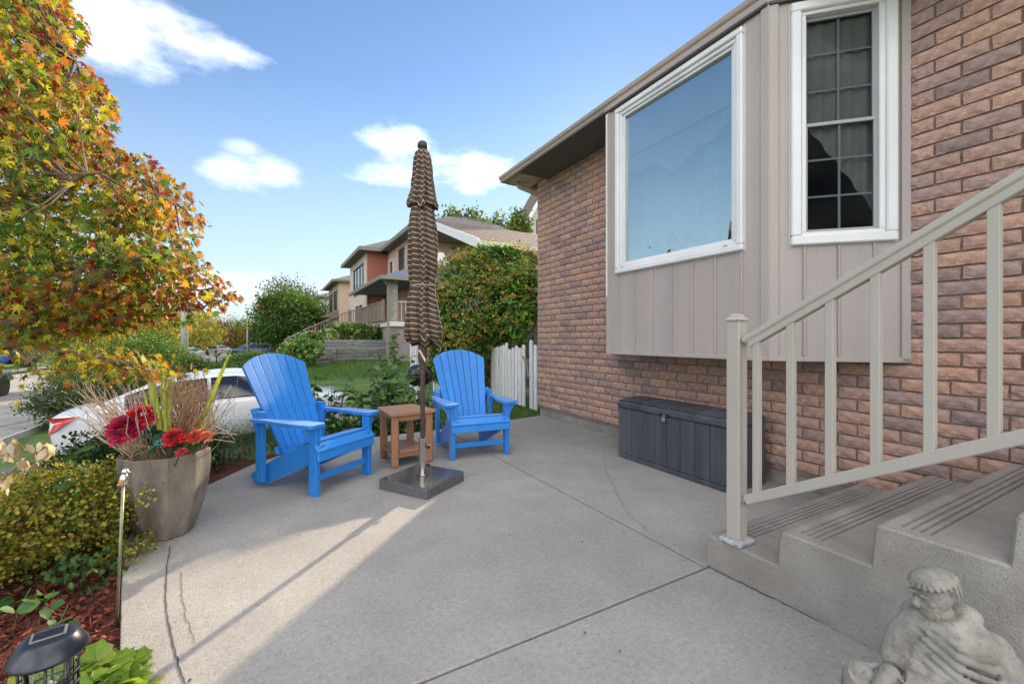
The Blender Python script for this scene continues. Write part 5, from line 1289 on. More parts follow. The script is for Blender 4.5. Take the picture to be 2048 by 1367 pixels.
def leafy(lab, p, h, n, spread, leaf=.10, cols=BIG, name='leafy_plant'):
    t = thing(name, lab, 'plant', p); mb = MB(); P, T, Nn, S_ = [], [], [], []
    for k in range(n):
        a = random.random()*6.28; q = spread*math.sqrt(random.random()); hh = h*random.uniform(.65, 1.05)
        b = Vector((math.cos(a)*q*.35, math.sin(a)*q*.35, 0)); e = Vector((math.cos(a)*q, math.sin(a)*q, hh)); mb.tube([b-Vector((0, 0, .05)), b.lerp(e, .5)+Vector((0, 0, .06*h)), e], [.006, .005, .003], 5)
        for j in range(int(hh/.065)):
            f = .15+.85*(j+random.random()*.6)/max(1, int(hh/.065)); f = min(f, 1); c = b.lerp(e, f); aa = j*2.2+a+random.gauss(0, .3)
            d = Vector((math.cos(aa), math.sin(aa), random.uniform(-.7, .45))); P.append(c); T.append(d); Nn.append((random.gauss(0, .75), random.gauss(0, .75), .8)); S_.append(leaf*1.5*random.uniform(.65, 1.25)*(1.1-.35*f))
    N_ = len(P); mb.build('stem', pmat('stem_green2', (.06, .10, .03), (.1, .14, .05), 20, .7), t)
    leaves('foliage', np.array(P), np.array(T), np.array(Nn), np.array(S_), palette(N_, cols, .2), 'simple', LEAFM('leafglossy'), t); return t
leafy('tall leafy green plant rising behind the tan side table', (1.05, 5.62, -.08), .72, 12, .26)
leafy('leafy green plant with upright shoots behind the gap between chairs', (.62, 5.75, -.12), .85, 10, .28)
leafy('tallest leafy shoots standing behind the umbrella pole', (1.42, 5.95, -.06), .98, 12, .30, .11)
leafy('broad leafy plant filling the bed beside the shaded chair', (1.72, 5.62, -.06), .60, 12, .26, .11)
leafy('loose leafy shoots in front of the stone path', (.28, 6.0, -.35), 1.0, 9, .3)
leafy('leafy clump beyond the shaded chair armrest', (1.45, 5.42, -.05), .40, 14, .22, .08)
shrub('ground_cover', 'low silver-edged ground cover under the side table plants', 'plant', (1.5, 5.45, -.05), (.38, .14, .34), .04, [(.10, .15, .08), (.06, .12, .05), (.2, .26, .16)], 60, 22, .16, 'oval', 'leaf', stems=4)
shrub('ground_cover', 'low dark ground cover at the patio edge behind the table', 'plant', (.95, 5.36, -.05), (.42, .12, .30), .045, BIG, 60, 22, .16, 'oval', 'leafglossy', stems=4)
# lime foliage round the lantern: big leaves
LIME = [(.16, .28, .025), (.22, .36, .035), (.12, .22, .02), (.28, .38, .05)]
def lime(lab, p, r_, n, sz, sp):
    t = thing('lime_foliage', lab, 'plant', p); a = rng.random(n)*6.28; q = np.sqrt(rng.random(n)); d = np.column_stack([np.cos(a), np.sin(a), np.zeros(n)])
    pos = d*q[:, None]*np.array([r_, r_, 0]); pos[:, 2] = .02+sp*(1-q**2)+.03*rng.random(n)
    tt = d*.9+rng.normal(size=(n, 3))*.3+np.array([0, 0, .1]); nn = np.array([0, 0, 1.0])+d*.35+rng.normal(size=(n, 3))*.2
    s_ = sz*(.7+.6*rng.random(n)); col = palette(n, LIME, .15); lf = LEAFM('leafbright')
    LVv, LFf = TM['lobed']
    for i in range(n):
        t_ = Vector(tt[i]).normalized(); n_ = Vector(nn[i]); n_ = (n_-t_*n_.dot(t_)).normalized(); b_ = n_.cross(t_)
        key = ('lobed', i % 6)
        if key not in LME:
            me = bpy.data.meshes.new('leaf'); me.from_pydata([tuple(v) for v in LVv], [], LFf); ca = me.color_attributes.new('Col', 'FLOAT_COLOR', 'POINT'); ca.data.foreach_set('color', list((*col[i], 1))*len(LVv)); me.materials.append(lf); LME[key] = me
        o = link('leaf', LME[key], t); o.matrix_local = Matrix.Translation(Vector(pos[i]))@Matrix((t_, b_, n_)).transposed().to_4x4()@Matrix.Scale(float(s_[i]), 4)
    mb = MB()
    for i in range(n): mb.tube([(pos[i][0]*.3, pos[i][1]*.3, -.03), tuple(pos[i])], .0018, 4, cap=False)
    mb.build('stems', pmat('stem_green2', (.06, .1, .03)), t)
lime('bright lime-green lobed leaves spilling onto the patio edge', (-.56, 1.83, -.03), .20, 120, .058, .09)
lime('lime-green leaves at the foot of the solar lantern', (-.86, 1.62, -.03), .20, 80, .055, .08)
def sprig(lab, px, py, d, n, sz):
    p = Pd(px, py, d); t = thing('leaf_sprig', lab, 'plant', (p.x, p.y, -.035)); mb = MB(); h = max(.04, p.z+.04)
    mb.tube([(0, 0, -.02), (.02, .01, h*.6), (.05, .02, h)], .002, 5); mb.build('stem', MATS['stem_green2'], t)
    pos = np.array([(.05*k/n+random.gauss(0, .03), random.gauss(0, .03), h*(.55+.45*k/n)) for k in range(n)])
    leaves('foliage', pos, rdir(n, -.1), rdir(n, 1.2), sz*(.7+.5*rng.random(n)), palette(n, [(.05, .14, .04), (.09, .2, .05)]), 'oval', LEAFM('leaf'), t)
sprig('small green leaves on the mulch left of the bird rod', 70, 1195, 1.75, 8, .06); sprig('green seedling leaves behind the solar lantern cap', 92, 1228, 1.55, 6, .055); sprig('green leaves at the dark back of the mulch bed', 20, 1190, 1.7, 8, .06); sprig('green leaves under the golden shrub by the mulch', 200, 1125, 2.1, 10, .04)
sprig('upright green leaves beside the white car tail lamp', 112, 900, 2.2, 9, .075)
# spent hosta flower stalks
def hosta():
    t = thing('spent_hosta', 'arching flower stalks with papery faded cream blossoms in the bed', 'plant', tuple(Pd(-40, 1000, 1.75).xy)+(-.04,)); b = Vector(t.location); mb = MB(); pos, T, S_ = [], [], []
    for pts in (((-60, 1010, 1.7), (0, 962, 1.7), (50, 920, 1.72), (88, 893, 1.75)), ((-80, 1010, 1.65), (-20, 940, 1.65), (15, 900, 1.66), (25, 885, 1.67))):
        P = [Pd(*q)-b for q in pts]; mb.tube([Vector((P[0].x*.3, P[0].y*.3, -.02))]+P, [.005, .005, .0045, .004, .003], 6)
        for k, q in enumerate(P[1:]):
            for j in range(14):
                pos.append(q+Vector((random.gauss(0, .012), random.gauss(0, .012), random.gauss(0, .012)))); T.append((random.gauss(0, .45), random.gauss(0, .45), -1)); S_.append(random.uniform(.03, .055))
    mb.build('stalk', pmat('hosta_stalk', (.16, .13, .04), (.28, .2, .08), 20, .7), t); n = len(pos)
    leaves('blossoms', np.array([tuple(p) for p in pos]), np.array(T), rdir(n), np.array(S_), palette(n, [(.55, .45, .34), (.42, .3, .18), (.66, .58, .48)], .12), 'simple', LEAFM('leafbright'), t)
hosta()
# stones of the path behind the chairs
rockM = pmat('path_stone', (.20, .19, .19), (.36, .34, .34), 4, .9, bump=.5, bscale=30, vary=(3, .8))
def rock(name, lab, cat, c, r, m, grp=None, seed=1):
    rnd = random.Random(seed); mb = MB().ell((0, 0, 0), r, None, 16, 10); ph = [rnd.uniform(0, 6) for _ in range(6)]
    V = []
    for v in mb.v:
        a = math.atan2(v[1], v[0]); k = 1+.10*math.sin(3*a+ph[0])+.07*math.sin(5*a+ph[1]+v[2]*8)+.05*math.sin(v[2]*12+ph[2])
        V.append((v[0]*k, v[1]*k, v[2]*(1+.08*math.sin(4*a+ph[3]))))
    mb.v = V; o = mb.build(name, m, smooth=True); o.location = c; tag(o, lab, cat, grp); return o
for i, (x, y, z, a, b, c, lab) in enumerate(((.55, 6.5, -.22, .30, .26, .12, 'flat lilac-grey path stone behind the leafy plants'), (.85, 6.9, -.1, .33, .28, .12, 'large flat grey path stone leading towards the lawn'), (.35, 6.15, -.42, .28, .24, .14, 'lowest grey path stone beside the feathery shrub'), (1.0, 7.5, -.1, .34, .3, .12, 'grey path stone nearest the lawn'), (.95, 6.35, -.12, .24, .2, .1, 'small grey stone beside the path'))):
    rock('path_stone', lab, 'stone', (x, y, z), (a, b, c), rockM, 'stones of the garden path', i+2)
# ================================================================== neighbour: picket fence, vine, garage, houses
def A(px, d): v = ray(px, HOR)*d; return Vector((v.x, v.y, 0))
whiteP = pmat('peeling_white', (.36, .355, .35), (.74, .745, .76), 7, .8, bump=.4, bscale=50, stretch=(6, 6, .7), ramp=(.30, .44), rand=.06, detail=7)
fence = thing('picket_fence', 'peeling white wooden picket fence between the two houses', 'fence', (3.8, 6.05, -.06))
f0, f1 = Vector((3.80, 6.02, 0)), Vector((3.96, 7.95, 0)); fd = (f1-f0).normalized(); fn_ = Vector((-fd.y, fd.x, 0)); nP = 14
for k in range(nP):
    if k == 2: continue
    p = f0.lerp(f1, k/(nP-1))-Vector((3.8, 6.05, 0)); h = 1.06+random.uniform(-.06, .07)+(.06 if k < 2 else 0); tl = random.uniform(-.02, .02)
    w = random.uniform(.048, .056); M = Matrix((fd, fn_, Vector((0, 0, 1)))).transposed()@Matrix.Rotation(tl, 3, 'Y')
    poly = [(-w, .03), (w, .03), (w, h-.02), (w*.55, h+.012), (-w*.45, h+.004), (-w, h-.016)]
    MB().prism(poly, p+fn_*.011, M@Vector((1, 0, 0)), M@Vector((0, 0, 1)), fn_*-.02).build('picket', whiteP, fence)
for z in (.30, .82): MB().beam(Vector((.0, -.05, z))-fn_*.035, Vector((f1.x-3.8, f1.y-6.05, z))-fn_*.035, .035, .08, bev=.004).build('rail', pmat('old_wood', (.16, .13, .10), (.27, .23, .19), 10, .9), fence)
MB().tube([(-.02, .16, .55), (.03, .3, .80), (.02, .42, .9)], .02, 6).build('broken_slat', MATS['old_wood'], fence)

g = thing('neighbour_garage', 'low grey stucco neighbour garage with brown shingle roof behind the climbing vine', 'building', (4.3, 9.2, -.1))
gst = pmat('grey_stucco', (.17, .155, .155), (.23, .21, .21), 6, .95, bump=.3, bscale=80)
GO = Vector((4.3, 9.2, -.1))
MB().box(.1, 9, 0, .25, 0, 3.4).box(.1, .35, .25, 3.7, 0, 3.4).build('wall', gst, g)
shg = pmat('shingles_old', (.13, .10, .08), (.23, .185, .15), 30, .95, bump=.6, bscale=60, stretch=(1, 4, 4))
rf = MB().prism([(9.0, 3.42), (13.0, 4.86), (13.1, 4.86), (13.1, 4.74), (13.0, 4.74), (9.0, 3.30)], Vector((4.15, 0, 0))-GO, (0, 1, 0), (0, 0, 1), (9, 0, 0)).build('roof', shg, g)
for k in range(11):
    f = (k+.5)/11; y = 9.0+4*f; z = 3.424+1.44*f
    MB().obox(Vector((8.6, y, z+.012))-GO, (8.9, .40, .014), Matrix.Rotation(math.atan2(1.44, 4)-.02, 3, 'X')).build('shingle_course', shg, rf)
wt = pmat('white_fascia', (.72, .72, .71), rough=.5)
MB().prism([(8.98, 3.45), (13.0, 4.90), (13.0, 4.70), (8.98, 3.22)], Vector((4.10, 0, 0))-GO, (0, 1, 0), (0, 0, 1), (.05, 0, 0)).build('rake_board', wt, g)
MB().beam(Vector((4.12, 8.96, 3.34))-GO, Vector((9, 8.96, 3.34))-GO, .12, .13, bev=.01).build('gutter', wt, g)

vine = thing('climbing_hydrangea', 'huge climbing hydrangea with browning flower heads covering the garage wall', 'climbing plant', (3.9, 8.2, -.1))
VO = np.array([3.9, 8.2, -.1]); VP, VN, VC, VS = [], [], [], []
GRN = [(.10, .21, .036), (.14, .27, .045), (.18, .32, .06), (.06, .14, .03)]; HEAD = [(.56, .43, .10), (.62, .44, .10), (.50, .40, .08), (.56, .35, .10), (.44, .42, .08)]
for c, r_, nc in (((3.65, 8.35, 1.68), (.98, .62, 1.22), 330), ((4.45, 7.75, 1.75), (.62, .55, .95), 210), ((5.0, 8.5, 2.3), (.7, .5, .9), 100), ((3.2, 8.2, .9), (.55, .45, .85), 100), ((4.3, 8.5, 2.9), (.8, .4, .32), 60)):
    p, o, cid = clumped(c, r_, nc, 46, .10, .62)
    hd = rng.random(nc) < .18; p[hd[cid]] += o[hd[cid]]*.10+np.array([0, 0, .03])
    col = palette(len(p), GRN, .2)*(1+.3*rng.normal(size=(nc, 1)))[cid].clip(.5, 1.7); hc = palette(len(p), HEAD, .15)*(1+.2*rng.normal(size=(nc, 1)))[cid].clip(.6, 1.5)
    # flat-topped heads: the upper half of a clump is blossom
    m = hd[cid] & (rng.random(len(p)) < .93); col[m] = hc[m]
    s_ = np.where(m, .045, .085)*(.7+.6*rng.random(len(p)))
    wsp = m & (rng.random(len(p)) < .06); col[wsp] = (.75, .72, .62)
    VP.append(p); VN.append(o); VC.append(col); VS.append(s_)
VP, VN, VC, VS = map(np.concatenate, (VP, VN, VC, VS)); n = len(VP); keep = VP[:, 2] > -.05
keep &= ~((VP[:, 0] > 4.5) & (VP[:, 2] < 1.75) & (VP[:, 1] < 8.2))
VP, VN, VC, VS = VP[keep], VN[keep], VC[keep], VS[keep]; n = len(VP)
leaves('foliage', VP-VO, rdir(n)*.8+VN*.5+np.array([0, 0, -.3]), rdir(n)*.4+VN*.8+np.array([0, 0, .35]), VS, VC, 'simple', LEAFM('leaf'), vine)
HP, HN, HC_ = [], [], []          # domed, browning flower heads standing proud of the leaves
for c, r_, nh in (((3.65, 8.35, 1.68), (1.02, .66, 1.27), 260), ((4.45, 7.75, 1.75), (.66, .58, 1.0), 130), ((5.0, 8.5, 2.3), (.74, .54, .94), 60), ((3.2, 8.2, .9), (.58, .48, .88), 50)):
    d_ = rdir(nh, .35); d_[:, 1] -= .35; d_ /= np.linalg.norm(d_, axis=1, keepdims=True)
    for dd_ in d_:
        cc = np.array(c)+dd_*np.array(r_)*rng.uniform(.93, 1.05); up_ = dd_*.6+np.array([0, 0, .9]); up_ /= np.linalg.norm(up_); rad = rng.uniform(.06, .12); base = np.array(HEAD[rng.integers(0, len(HEAD))])*rng.uniform(.6, 1.15)
        if cc[2] < .3 or (cc[0] > 4.5 and cc[2] < 1.75 and cc[1] < 8.2): continue
        v_ = rng.normal(size=(44, 3)); v_ -= up_*(v_@up_)[:, None]; v_ *= (rad*np.sqrt(rng.random((44, 1))))/np.linalg.norm(v_, axis=1, keepdims=True)
        h_ = .45*rad*(1-(np.linalg.norm(v_, axis=1)/rad)**2); HP.append(cc+v_+up_*h_[:, None]); HN.append(np.tile(up_, (44, 1))+v_/rad*.6); HC_.append(np.clip(base*(1+.18*rng.normal(size=(44, 1))), .01, .9))
HP, HN, HC_ = map(np.concatenate, (HP, HN, HC_)); n = len(HP)
leaves('flower_heads', HP-VO, rdir(n), HN+rdir(n)*.5, .028*(.7+.6*rng.random(n)), HC_, 'quad', LEAFM('leaf'), vine)
mb = MB()
for k in range(9):
    e = Vector((random.uniform(-.8, 1.2), random.uniform(-.1, .5), random.uniform(1.5, 2.8))); mb.tube([(random.uniform(-.2, .3), .2, -.05), (e.x*.4, .3, e.z*.4), (e.x*.8, .25, e.z*.75), e], [.05, .04, .03, .012], 7)
mb.build('stem', pmat('vine_wood', (.10, .07, .05), (.18, .13, .1), 20, .9), vine)

# white gable beyond
gh = thing('white_gable_house', 'pale stucco gable end with white rake boards above the garage roof', 'house', (16.3, 24, 0))
pst = pmat('pale_stucco', (.50, .47, .42), (.60, .57, .52), 5, .95, bump=.3, bscale=60)
MB().prism([(-2.35, 0), (2.35, 0), (2.35, 8.0), (0, 11.9), (-2.35, 8.0)], (0, 0, 0), (1, 0, 0), (0, 0, 1), (0, 1.2, 0)).build('wall', pst, gh)
for s_ in (-1, 1):
    MB().prism([(-2.85*s_, 7.35), (0, 12.05), (0, 12.35), (-3.0*s_, 7.4)], (0, -.4, 0), (1, 0, 0), (0, 0, 1), (0, 1.6, 0)).build('roof', shg, gh)
    MB().prism([(-2.80*s_, 7.22), (0, 11.85), (0, 12.28), (-2.98*s_, 7.3)], (0, -.48, 0), (1, 0, 0), (0, 0, 1), (0, .09, 0)).build('rake_board', wt, gh)
wq = MB().box(-1.1, -.2, -.06, .02, 8.0, 9.0, .01).build('window', pmat('dark_frame', (.1, .1, .1), rough=.5), gh); MB().box(-1.0, -.3, -.07, -.055, 8.1, 8.9).build('pane', GL, wq)

# kettle grill and white boards behind the plants
kg = thing('kettle_grill', 'black kettle barbecue behind the leafy plants', 'grill', (*A(838, 7.6).xy, -.08))
MB().ell((0, 0, .56), (.23, .23, .18), None, 20, 12).build('bowl', blk, kg, smooth=True)
MB().lathe([(.235, .60), (.238, .63), (.20, .72), (.10, .77), (.001, .78)], 24, cap=False).build('lid', pmat('enamel_black', (.012, .012, .013), rough=.15), kg, smooth=True)
for k in range(3): a = 2.1*k; MB().tube([(.12*math.cos(a), .12*math.sin(a), .45), (.24*math.cos(a), .24*math.sin(a), 0)], .012, 6).build('leg', bolt, kg)
for k, (px, dd, h, lab) in enumerate(((826, 10.5, 1.15, 'white fence board farthest from the vine beyond the barbecue'), (836, 10.5, 1.1, 'white fence board right behind the umbrella pole'), (872, 10.2, 1.1, 'shorter white fence board at the vine edge'), (884, 10.0, 1.15, 'white fence board half covered by the vine'))):
    q = A(px, dd); o = MB().box(-.07, .07, -.02, .02, 0, h+.05, .01).build('fence_board', whiteP); o.location = (q.x, q.y, -.12); tag(o, lab, 'board', 'white boards beyond the barbecue')

# ---- timber retaining wall, lawn edge
tw = thing('timber_wall', 'weathered grey timber retaining wall stepped up the neighbour lawn', 'retaining wall', (*A(690, 20).xy, 0))
tm = pmat('grey_timber', (.11, .115, .105), (.25, .245, .225), 3, .92, bump=.5, bscale=18, stretch=(1, 1, 5), rand=.2, detail=7); TO = Vector(tw.location)
for (x0, x1, dd0, dd1, zb, n) in ((588, 664, 18.6, 20.2, -.12, 4), (648, 792, 20.3, 21.2, -.05, 7)):
    a, b = A(x0, dd0), A(x1, dd1)
    for k in range(n):
        ov = Vector((random.uniform(-.06, .06), 0, 0)); MB().beam(a-TO+ov+Vector((0, 0, zb+.165*k+.08)), b-TO+ov+Vector((0, 0, zb+.165*k+.08)), .16, .155, bev=.012).build('timber', tm, tw)
    MB().beam(b-TO+Vector((.1, 0, zb+.5)), b-TO+Vector((.6, 3, zb+.5)), .16, .165*n, bev=.01).build('return_timber', tm, tw)
HYD = [(.10, .21, .035), (.14, .26, .045), (.07, .16, .03), (.18, .30, .055)]
def hydra(lab, px, d, z, r_):
    q = A(px, d); t = shrub('hydrangea_bush', lab, 'shrub', (q.x, q.y, z), r_, .13, HYD, 60, 34, .16, 'oval', 'leaf', 'hydrangeas along the neighbour stairs', stems=6, stemr=.012)
    n = 26; dd = rdir(n, .5); pos = dd*np.array([r_[0], r_[1], r_[2]*.5])*1.02+np.array([0, 0, r_[2]*.55]); P, N_, C = [], [], []
    for p in pos:
        for k in range(26): u = rdir(1)[0]; P.append(p+u*.10); N_.append(u)
    P = np.array(P); leaves('blossoms', P, rdir(len(P)), np.array(N_), np.full(len(P), .10), palette(len(P), [(.52, .58, .30), (.62, .62, .40), (.42, .5, .2)], .1), 'quad', LEAFM('leafbright'), t)
hydra('hydrangea with pale green blooms at the low end of the timber wall', 600, 17.8, -.1, (.75, .6, 1.15)); hydra('hydrangea with pale blooms above the lower timber course', 632, 20.6, .45, (.85, .6, .95)); hydra('largest hydrangea in front of the stair railing', 688, 21.8, .9, (.95, .7, 1.0)); hydra('hydrangea beside the porch foundation', 742, 21.9, .9, (.85, .6, .9)); hydra('hydrangea on the slope below the stair foot', 655, 20.9, .5, (.6, .5, 1.0))
sapl = A(778, 20.2); leafy('thin sapling climbing the porch foundation', (sapl.x, sapl.y-.6, 0), 1.6, 4, .3, .16)

# ---- houses down the street
def window(par, o, u, n, a0, a1, z0, z1, fm, mull=1):
    w = ring(o, u, n, a0, a1, z0, z1, .10, -.02, .06, 0).build('window', fm, par)
    pane(o, u, n, a0+.09, a1-.09, z0+.09, z1-.09, .01).build('pane', GLF, w)
    for k in range(1, mull+1):
        MB().obox(o+u*(a0+(a1-a0)*k/(mull+1))+n*.02+Vector((0, 0, (z0+z1)/2)), (.06, .05, z1-z0-.18), Matrix((u, n, Vector((0, 0, 1)))).transposed()).build('mullion', fm, w)
GLF = pmat('far_glass', (.05, .06, .07), rough=.08, spec=.8)
UY = Vector((0, 1, 0)); NX = Vector((-1, 0, 0)); UX = Vector((1, 0, 0)); NY = Vector((0, -1, 0))
def hip(x0, x1, y0, y1, z, rise, ov=.5):
    x0 -= ov; x1 += ov; y0 -= ov; y1 += ov; m = min(x1-x0, y1-y0)/2
    a = [(x0, y0, z), (x1, y0, z), (x1, y1, z), (x0, y1, z)]
    r_ = [(x0+m, (y0+y1)/2, z+rise), (x1-m, (y0+y1)/2, z+rise)] if x1-x0 > y1-y0 else [((x0+x1)/2, y0+m, z+rise), ((x0+x1)/2, y1-m, z+rise)]
    mb = MB()
    mb.add(a+r_, [(0, 1, 5, 4), (1, 2, 5), (2, 3, 4, 5), (3, 0, 4)] if x1-x0 > y1-y0 else [(0, 1, 4), (1, 2, 5, 4), (2, 3, 5), (3, 0, 4, 5)])
    mb.box(x0, x1, y0, y1, z-.18, z-.004); return mb
h2 = thing('red_siding_house', 'two-storey house with pale pink front, red siding and columned porch', 'house', (0, 0, 0))
pink = pmat('pink_siding', (.50, .34, .28), (.56, .385, .32), 3, .8, bump=.15, bscale=10, stretch=(.2, .2, 9)); redS = pmat('red_siding', (.33, .12, .08), (.39, .145, .095), 3, .75, bump=.2, bscale=10, stretch=(.2, .2, 9)); palS = pmat('cream_siding', (.58, .47, .40), (.63, .52, .45), 3, .8)
darkR = pmat('far_shingle', (.12, .115, .10), (.19, .18, .16), 9, .95); trimD = pmat('eave_trim', (.22, .2, .17), rough=.7); fw_ = pmat('far_white', (.62, .6, .58), rough=.6); dkf = pmat('far_dark_frame', (.05, .05, .055), rough=.5)
MB().box(6.7, 14, 24.3, 29.2, 0, 6.95).build('wall', pink, h2)
rr = MB().box(5.42, 14, 29.1, 29.3, 0, 6.9).build('side_wall', redS, h2)
for k in range(18):
    MB().obox((6.06, 29.09, 4.1+.155*k), (1.27, .03, .15), Matrix.Rotation(R(-6), 3, 'X')).build('siding_board', redS, rr)
MB().box(5.4, 14, 29.3, 36.2, 0, 6.9).build('front_block', palS, h2)
hip(6.7, 14.5, 22, 29.0, 7.0, 2.0).build('roof', darkR, h2); hip(5.4, 12, 29.1, 36.3, 7.0, 1.9).build('roof', darkR, h2)
MB().box(6.1, 6.22, 21.4, 28.6, 6.80, 7.04).box(4.78, 4.90, 28.5, 36.9, 6.80, 7.04).box(4.9, 6.2, 28.46, 28.58, 6.80, 7.04).build('gutter', trimD, h2)
window(h2, Vector((6.7, 0, 0)), UY, NX, 24.9, 26.0, 4.5, 6.5, dkf, 1); window(h2, Vector((6.7, 0, 0)), UY, NX, 27.4, 28.5, 4.3, 6.2, fw_, 0); window(h2, Vector((5.4, 0, 0)), UY, NX, 30.4, 34.2, 4.3, 6.3, dkf, 2); window(h2, Vector((5.4, 0, 0)), UY, NX, 30.6, 33.6, 2.0, 3.6, fw_, 1)
# porch
stn = pmat('porch_stone', (.28, .25, .225), (.42, .385, .35), 6, .9, bump=.5, bscale=10); prch = MB().box(4.75, 6.7, 20.3, 29.1, 1.72, 1.95, .02).build('porch_floor', fw_, h2)
MB().box(4.85, 6.7, 20.45, 29.0, -.2, 1.72).build('porch_foundation', pmat('block_pink', (.26, .215, .20), (.34, .285, .265), 2, .95, bump=.3, bscale=12), h2)
for x, y in ((4.98, 20.7), (6.35, 20.7)):
    c = MB().box(x-.20, x+.20, y-.2, y+.2, 1.95, 3.95).build('column', stn, h2)
    for k in range(10):
        for s in range(2): MB().box(x-.215+.22*s*(1 if k % 2 else .8), x-.215+.43*(.48 if s == 0 else 1), y-.218, y-.2, 1.96+.198*k, 2.15+.198*k, .012).build('stone_block', stn, c)
pr = MB(); pr.add([(4.3, 19.9, 3.98), (6.9, 19.9, 3.98), (6.9, 29.1, 3.98), (4.3, 29.1, 3.98), (6.72, 21.5, 5.0), (6.72, 29.1, 5.0), (6.9, 21.5, 5.0), (6.9, 29.1, 5.0)], [(0, 1, 6, 4), (0, 4, 5, 3), (0, 3, 2, 1)]); pr.build('porch_roof', pmat('slate_blue_roof', (.10, .12, .15), (.16, .185, .22), 8, .9), h2)
MB().box(4.24, 4.36, 19.85, 29.1, 3.86, 4.03).box(4.36, 6.9, 19.82, 19.94, 3.86, 4.03).build('porch_gutter', trimD, h2)
MB().prism([(5.9, 4.0), (8.0, 4.0), (7.2, 5.3), (6.9, 5.3)], (0, 19.75, 0), (1, 0, 0), (0, 0, 1), (0, .15, 0)).build('porch_gable', fw_, h2)
MB().box(6.5, 6.69, 21, 24.2, 1.95, 3.9).build('porch_back_wall', pmat('tan_brick', (.40, .23, .13), (.5, .3, .18), 9, .9, bump=.4, bscale=9), h2)
window(h2, Vector((6.49, 0, 0)), UY, NX, 21.6, 22.5, 1.96, 3.7, dkf, 0)
MB().tube([(4.40, 19.95, 3.9), (4.55, 20.2, 3.75), (4.72, 20.35, 3.6), (4.74, 20.35, .2)], .06, 8).build('downspout', trimD, h2)
MB().box(5.6, 6.6, 29.06, 29.09, 1.95, 3.9).build('porch_brick_panel', MATS['tan_brick'], h2)
# deck railing
dr = thing('deck_railing', 'weathered wooden deck and stair railing curving down from the porch', 'railing', (4.62, 20.6, 1.95)); wd = pmat('deck_wood', (.19, .15, .12), (.36, .295, .24), 6, .9, stretch=(3, 3, .6), rand=.15); DO = Vector((4.62, 20.6, 1.95))
path = [Vector((4.62, 20.95, 1.95)), Vector((4.62, 24, 1.95)), Vector((4.5, 28, 1.95)), Vector((4.2, 29.0, 1.9)), Vector((2.9, 28.6, 1.30)), Vector((1.7, 27.6, .72)), Vector((.9, 26.2, .28)), Vector((.55, 25.2, .1))]
pts = []; 
for a, b in zip(path, path[1:]):
    n = max(1, int((b-a).length/.21)); pts += [a.lerp(b, i/n) for i in range(n)]
for k, p in enumerate(pts):
    w = .05 if k % 12 else .11; MB().box(p.x-DO.x-w/2, p.x-DO.x+w/2, p.y-DO.y-w/2, p.y-DO.y+w/2, p.z-DO.z+.06, p.z-DO.z+(.98 if k % 12 else 1.08)).build('baluster' if k % 12 else 'post', wd, dr)
for a, b in zip(path, path[1:]):
    for z in (.98, .12): MB().beam(a-DO+Vector((0, 0, z)), b-DO+Vector((0, 0, z)), .10, .05).build('rail', wd, dr)
for k in range(8):
    x = 4.95+.2; 
for k in range(6): MB().box(.58+.2*k, .62+.2*k, .05, .09, .06, .95).build('baluster', pmat('cream_wood', (.55, .48, .42), rough=.7), dr)
MB().box(.5, 1.65, .04, .1, .95, 1.02).build('rail', MATS['cream_wood'], dr)
stp = MB()
for k in range(9): f = k/9; q = Vector((4.2, 29.3, 1.9)).lerp(Vector((.9, 27.0, .2)), f); stp.obox(q+Vector((.3, .5, -.1)), (.5, 1.2, .18), Matrix.Rotation(R(35), 3, 'Z'))
tag(stp.build('deck_stairs', wd), 'wooden stairs behind the curving railing', 'stairs')
q = A(580, 22.6); o = MB().box(-.3, .3, -.02, .02, 0, .75, .01).build('white_board', fw_); o.location = (q.x, q.y, -.1); tag(o, 'white board leaning at the foot of the wooden railing', 'board')
q = A(626, 24.5); rd = thing('red_ornament', 'small red figure-shaped ornament hanging on the wooden railing', 'ornament', (q.x, q.y, 1.05)); MB().ell((0, 0, .2), (.14, .10, .2)).ell((0, 0, .48), (.1, .09, .11)).build('body', pmat('ornament_red', (.5, .04, .03), rough=.6), rd, smooth=True)
def far_house(lab, x, y0, y1, z, wm, gm, dz=.0):
    t = thing('row_house', lab, 'house', (0, 0, 0)); MB().box(x, x+9, y0, y1, -.5, z).build('wall', wm, t); hip(x, x+9, y0, y1, z+.1, 1.9).build('roof', gm, t)
    MB().box(x-.62, x-.5, y0-.5, y1+.5, z-.1, z+.14).build('gutter', trimD, t)
    for a in (.15, .58): window(t, Vector((x, 0, 0)), UY, NX, y0+(y1-y0)*a, y0+(y1-y0)*(a+.28), z-2.5, z-.7, dkf, 1)
    MB().prism([(x-1.6, z-3.3), (x, z-2.6), (x, z-3.3)], (0, y0+.2, 0), (1, 0, 0), (0, 0, 1), (0, y1-y0-.4, 0)).build('porch_roof', gm, t)
    window(t, Vector((x, 0, 0)), UY, NX, y0+1, y0+3, z-5.6, z-3.9, fw_, 1)
    MB().box(x-1.5, x-.05, y0+.4, y1-.4, -.5, z-5.6).build('porch', wm, t); return t
tan = pmat('tan_siding', (.42, .32, .235), (.47, .36, .27), 3, .8); blg = pmat('blue_grey_siding', (.42, .46, .52), (.48, .52, .57), 3, .8)
far_house('tan two-storey house just beyond the red siding house', 5.3, 42, 50, 6.4, tan, darkR); far_house('pale blue-grey house third along the street', 5.2, 58, 66, 6.3, blg, darkR); far_house('grey house fourth along the street row', 5.0, 75, 84, 6.0, palS, darkR); far_house('last small house at the end of the street row', 4.8, 95, 105, 5.2, tan, darkR)

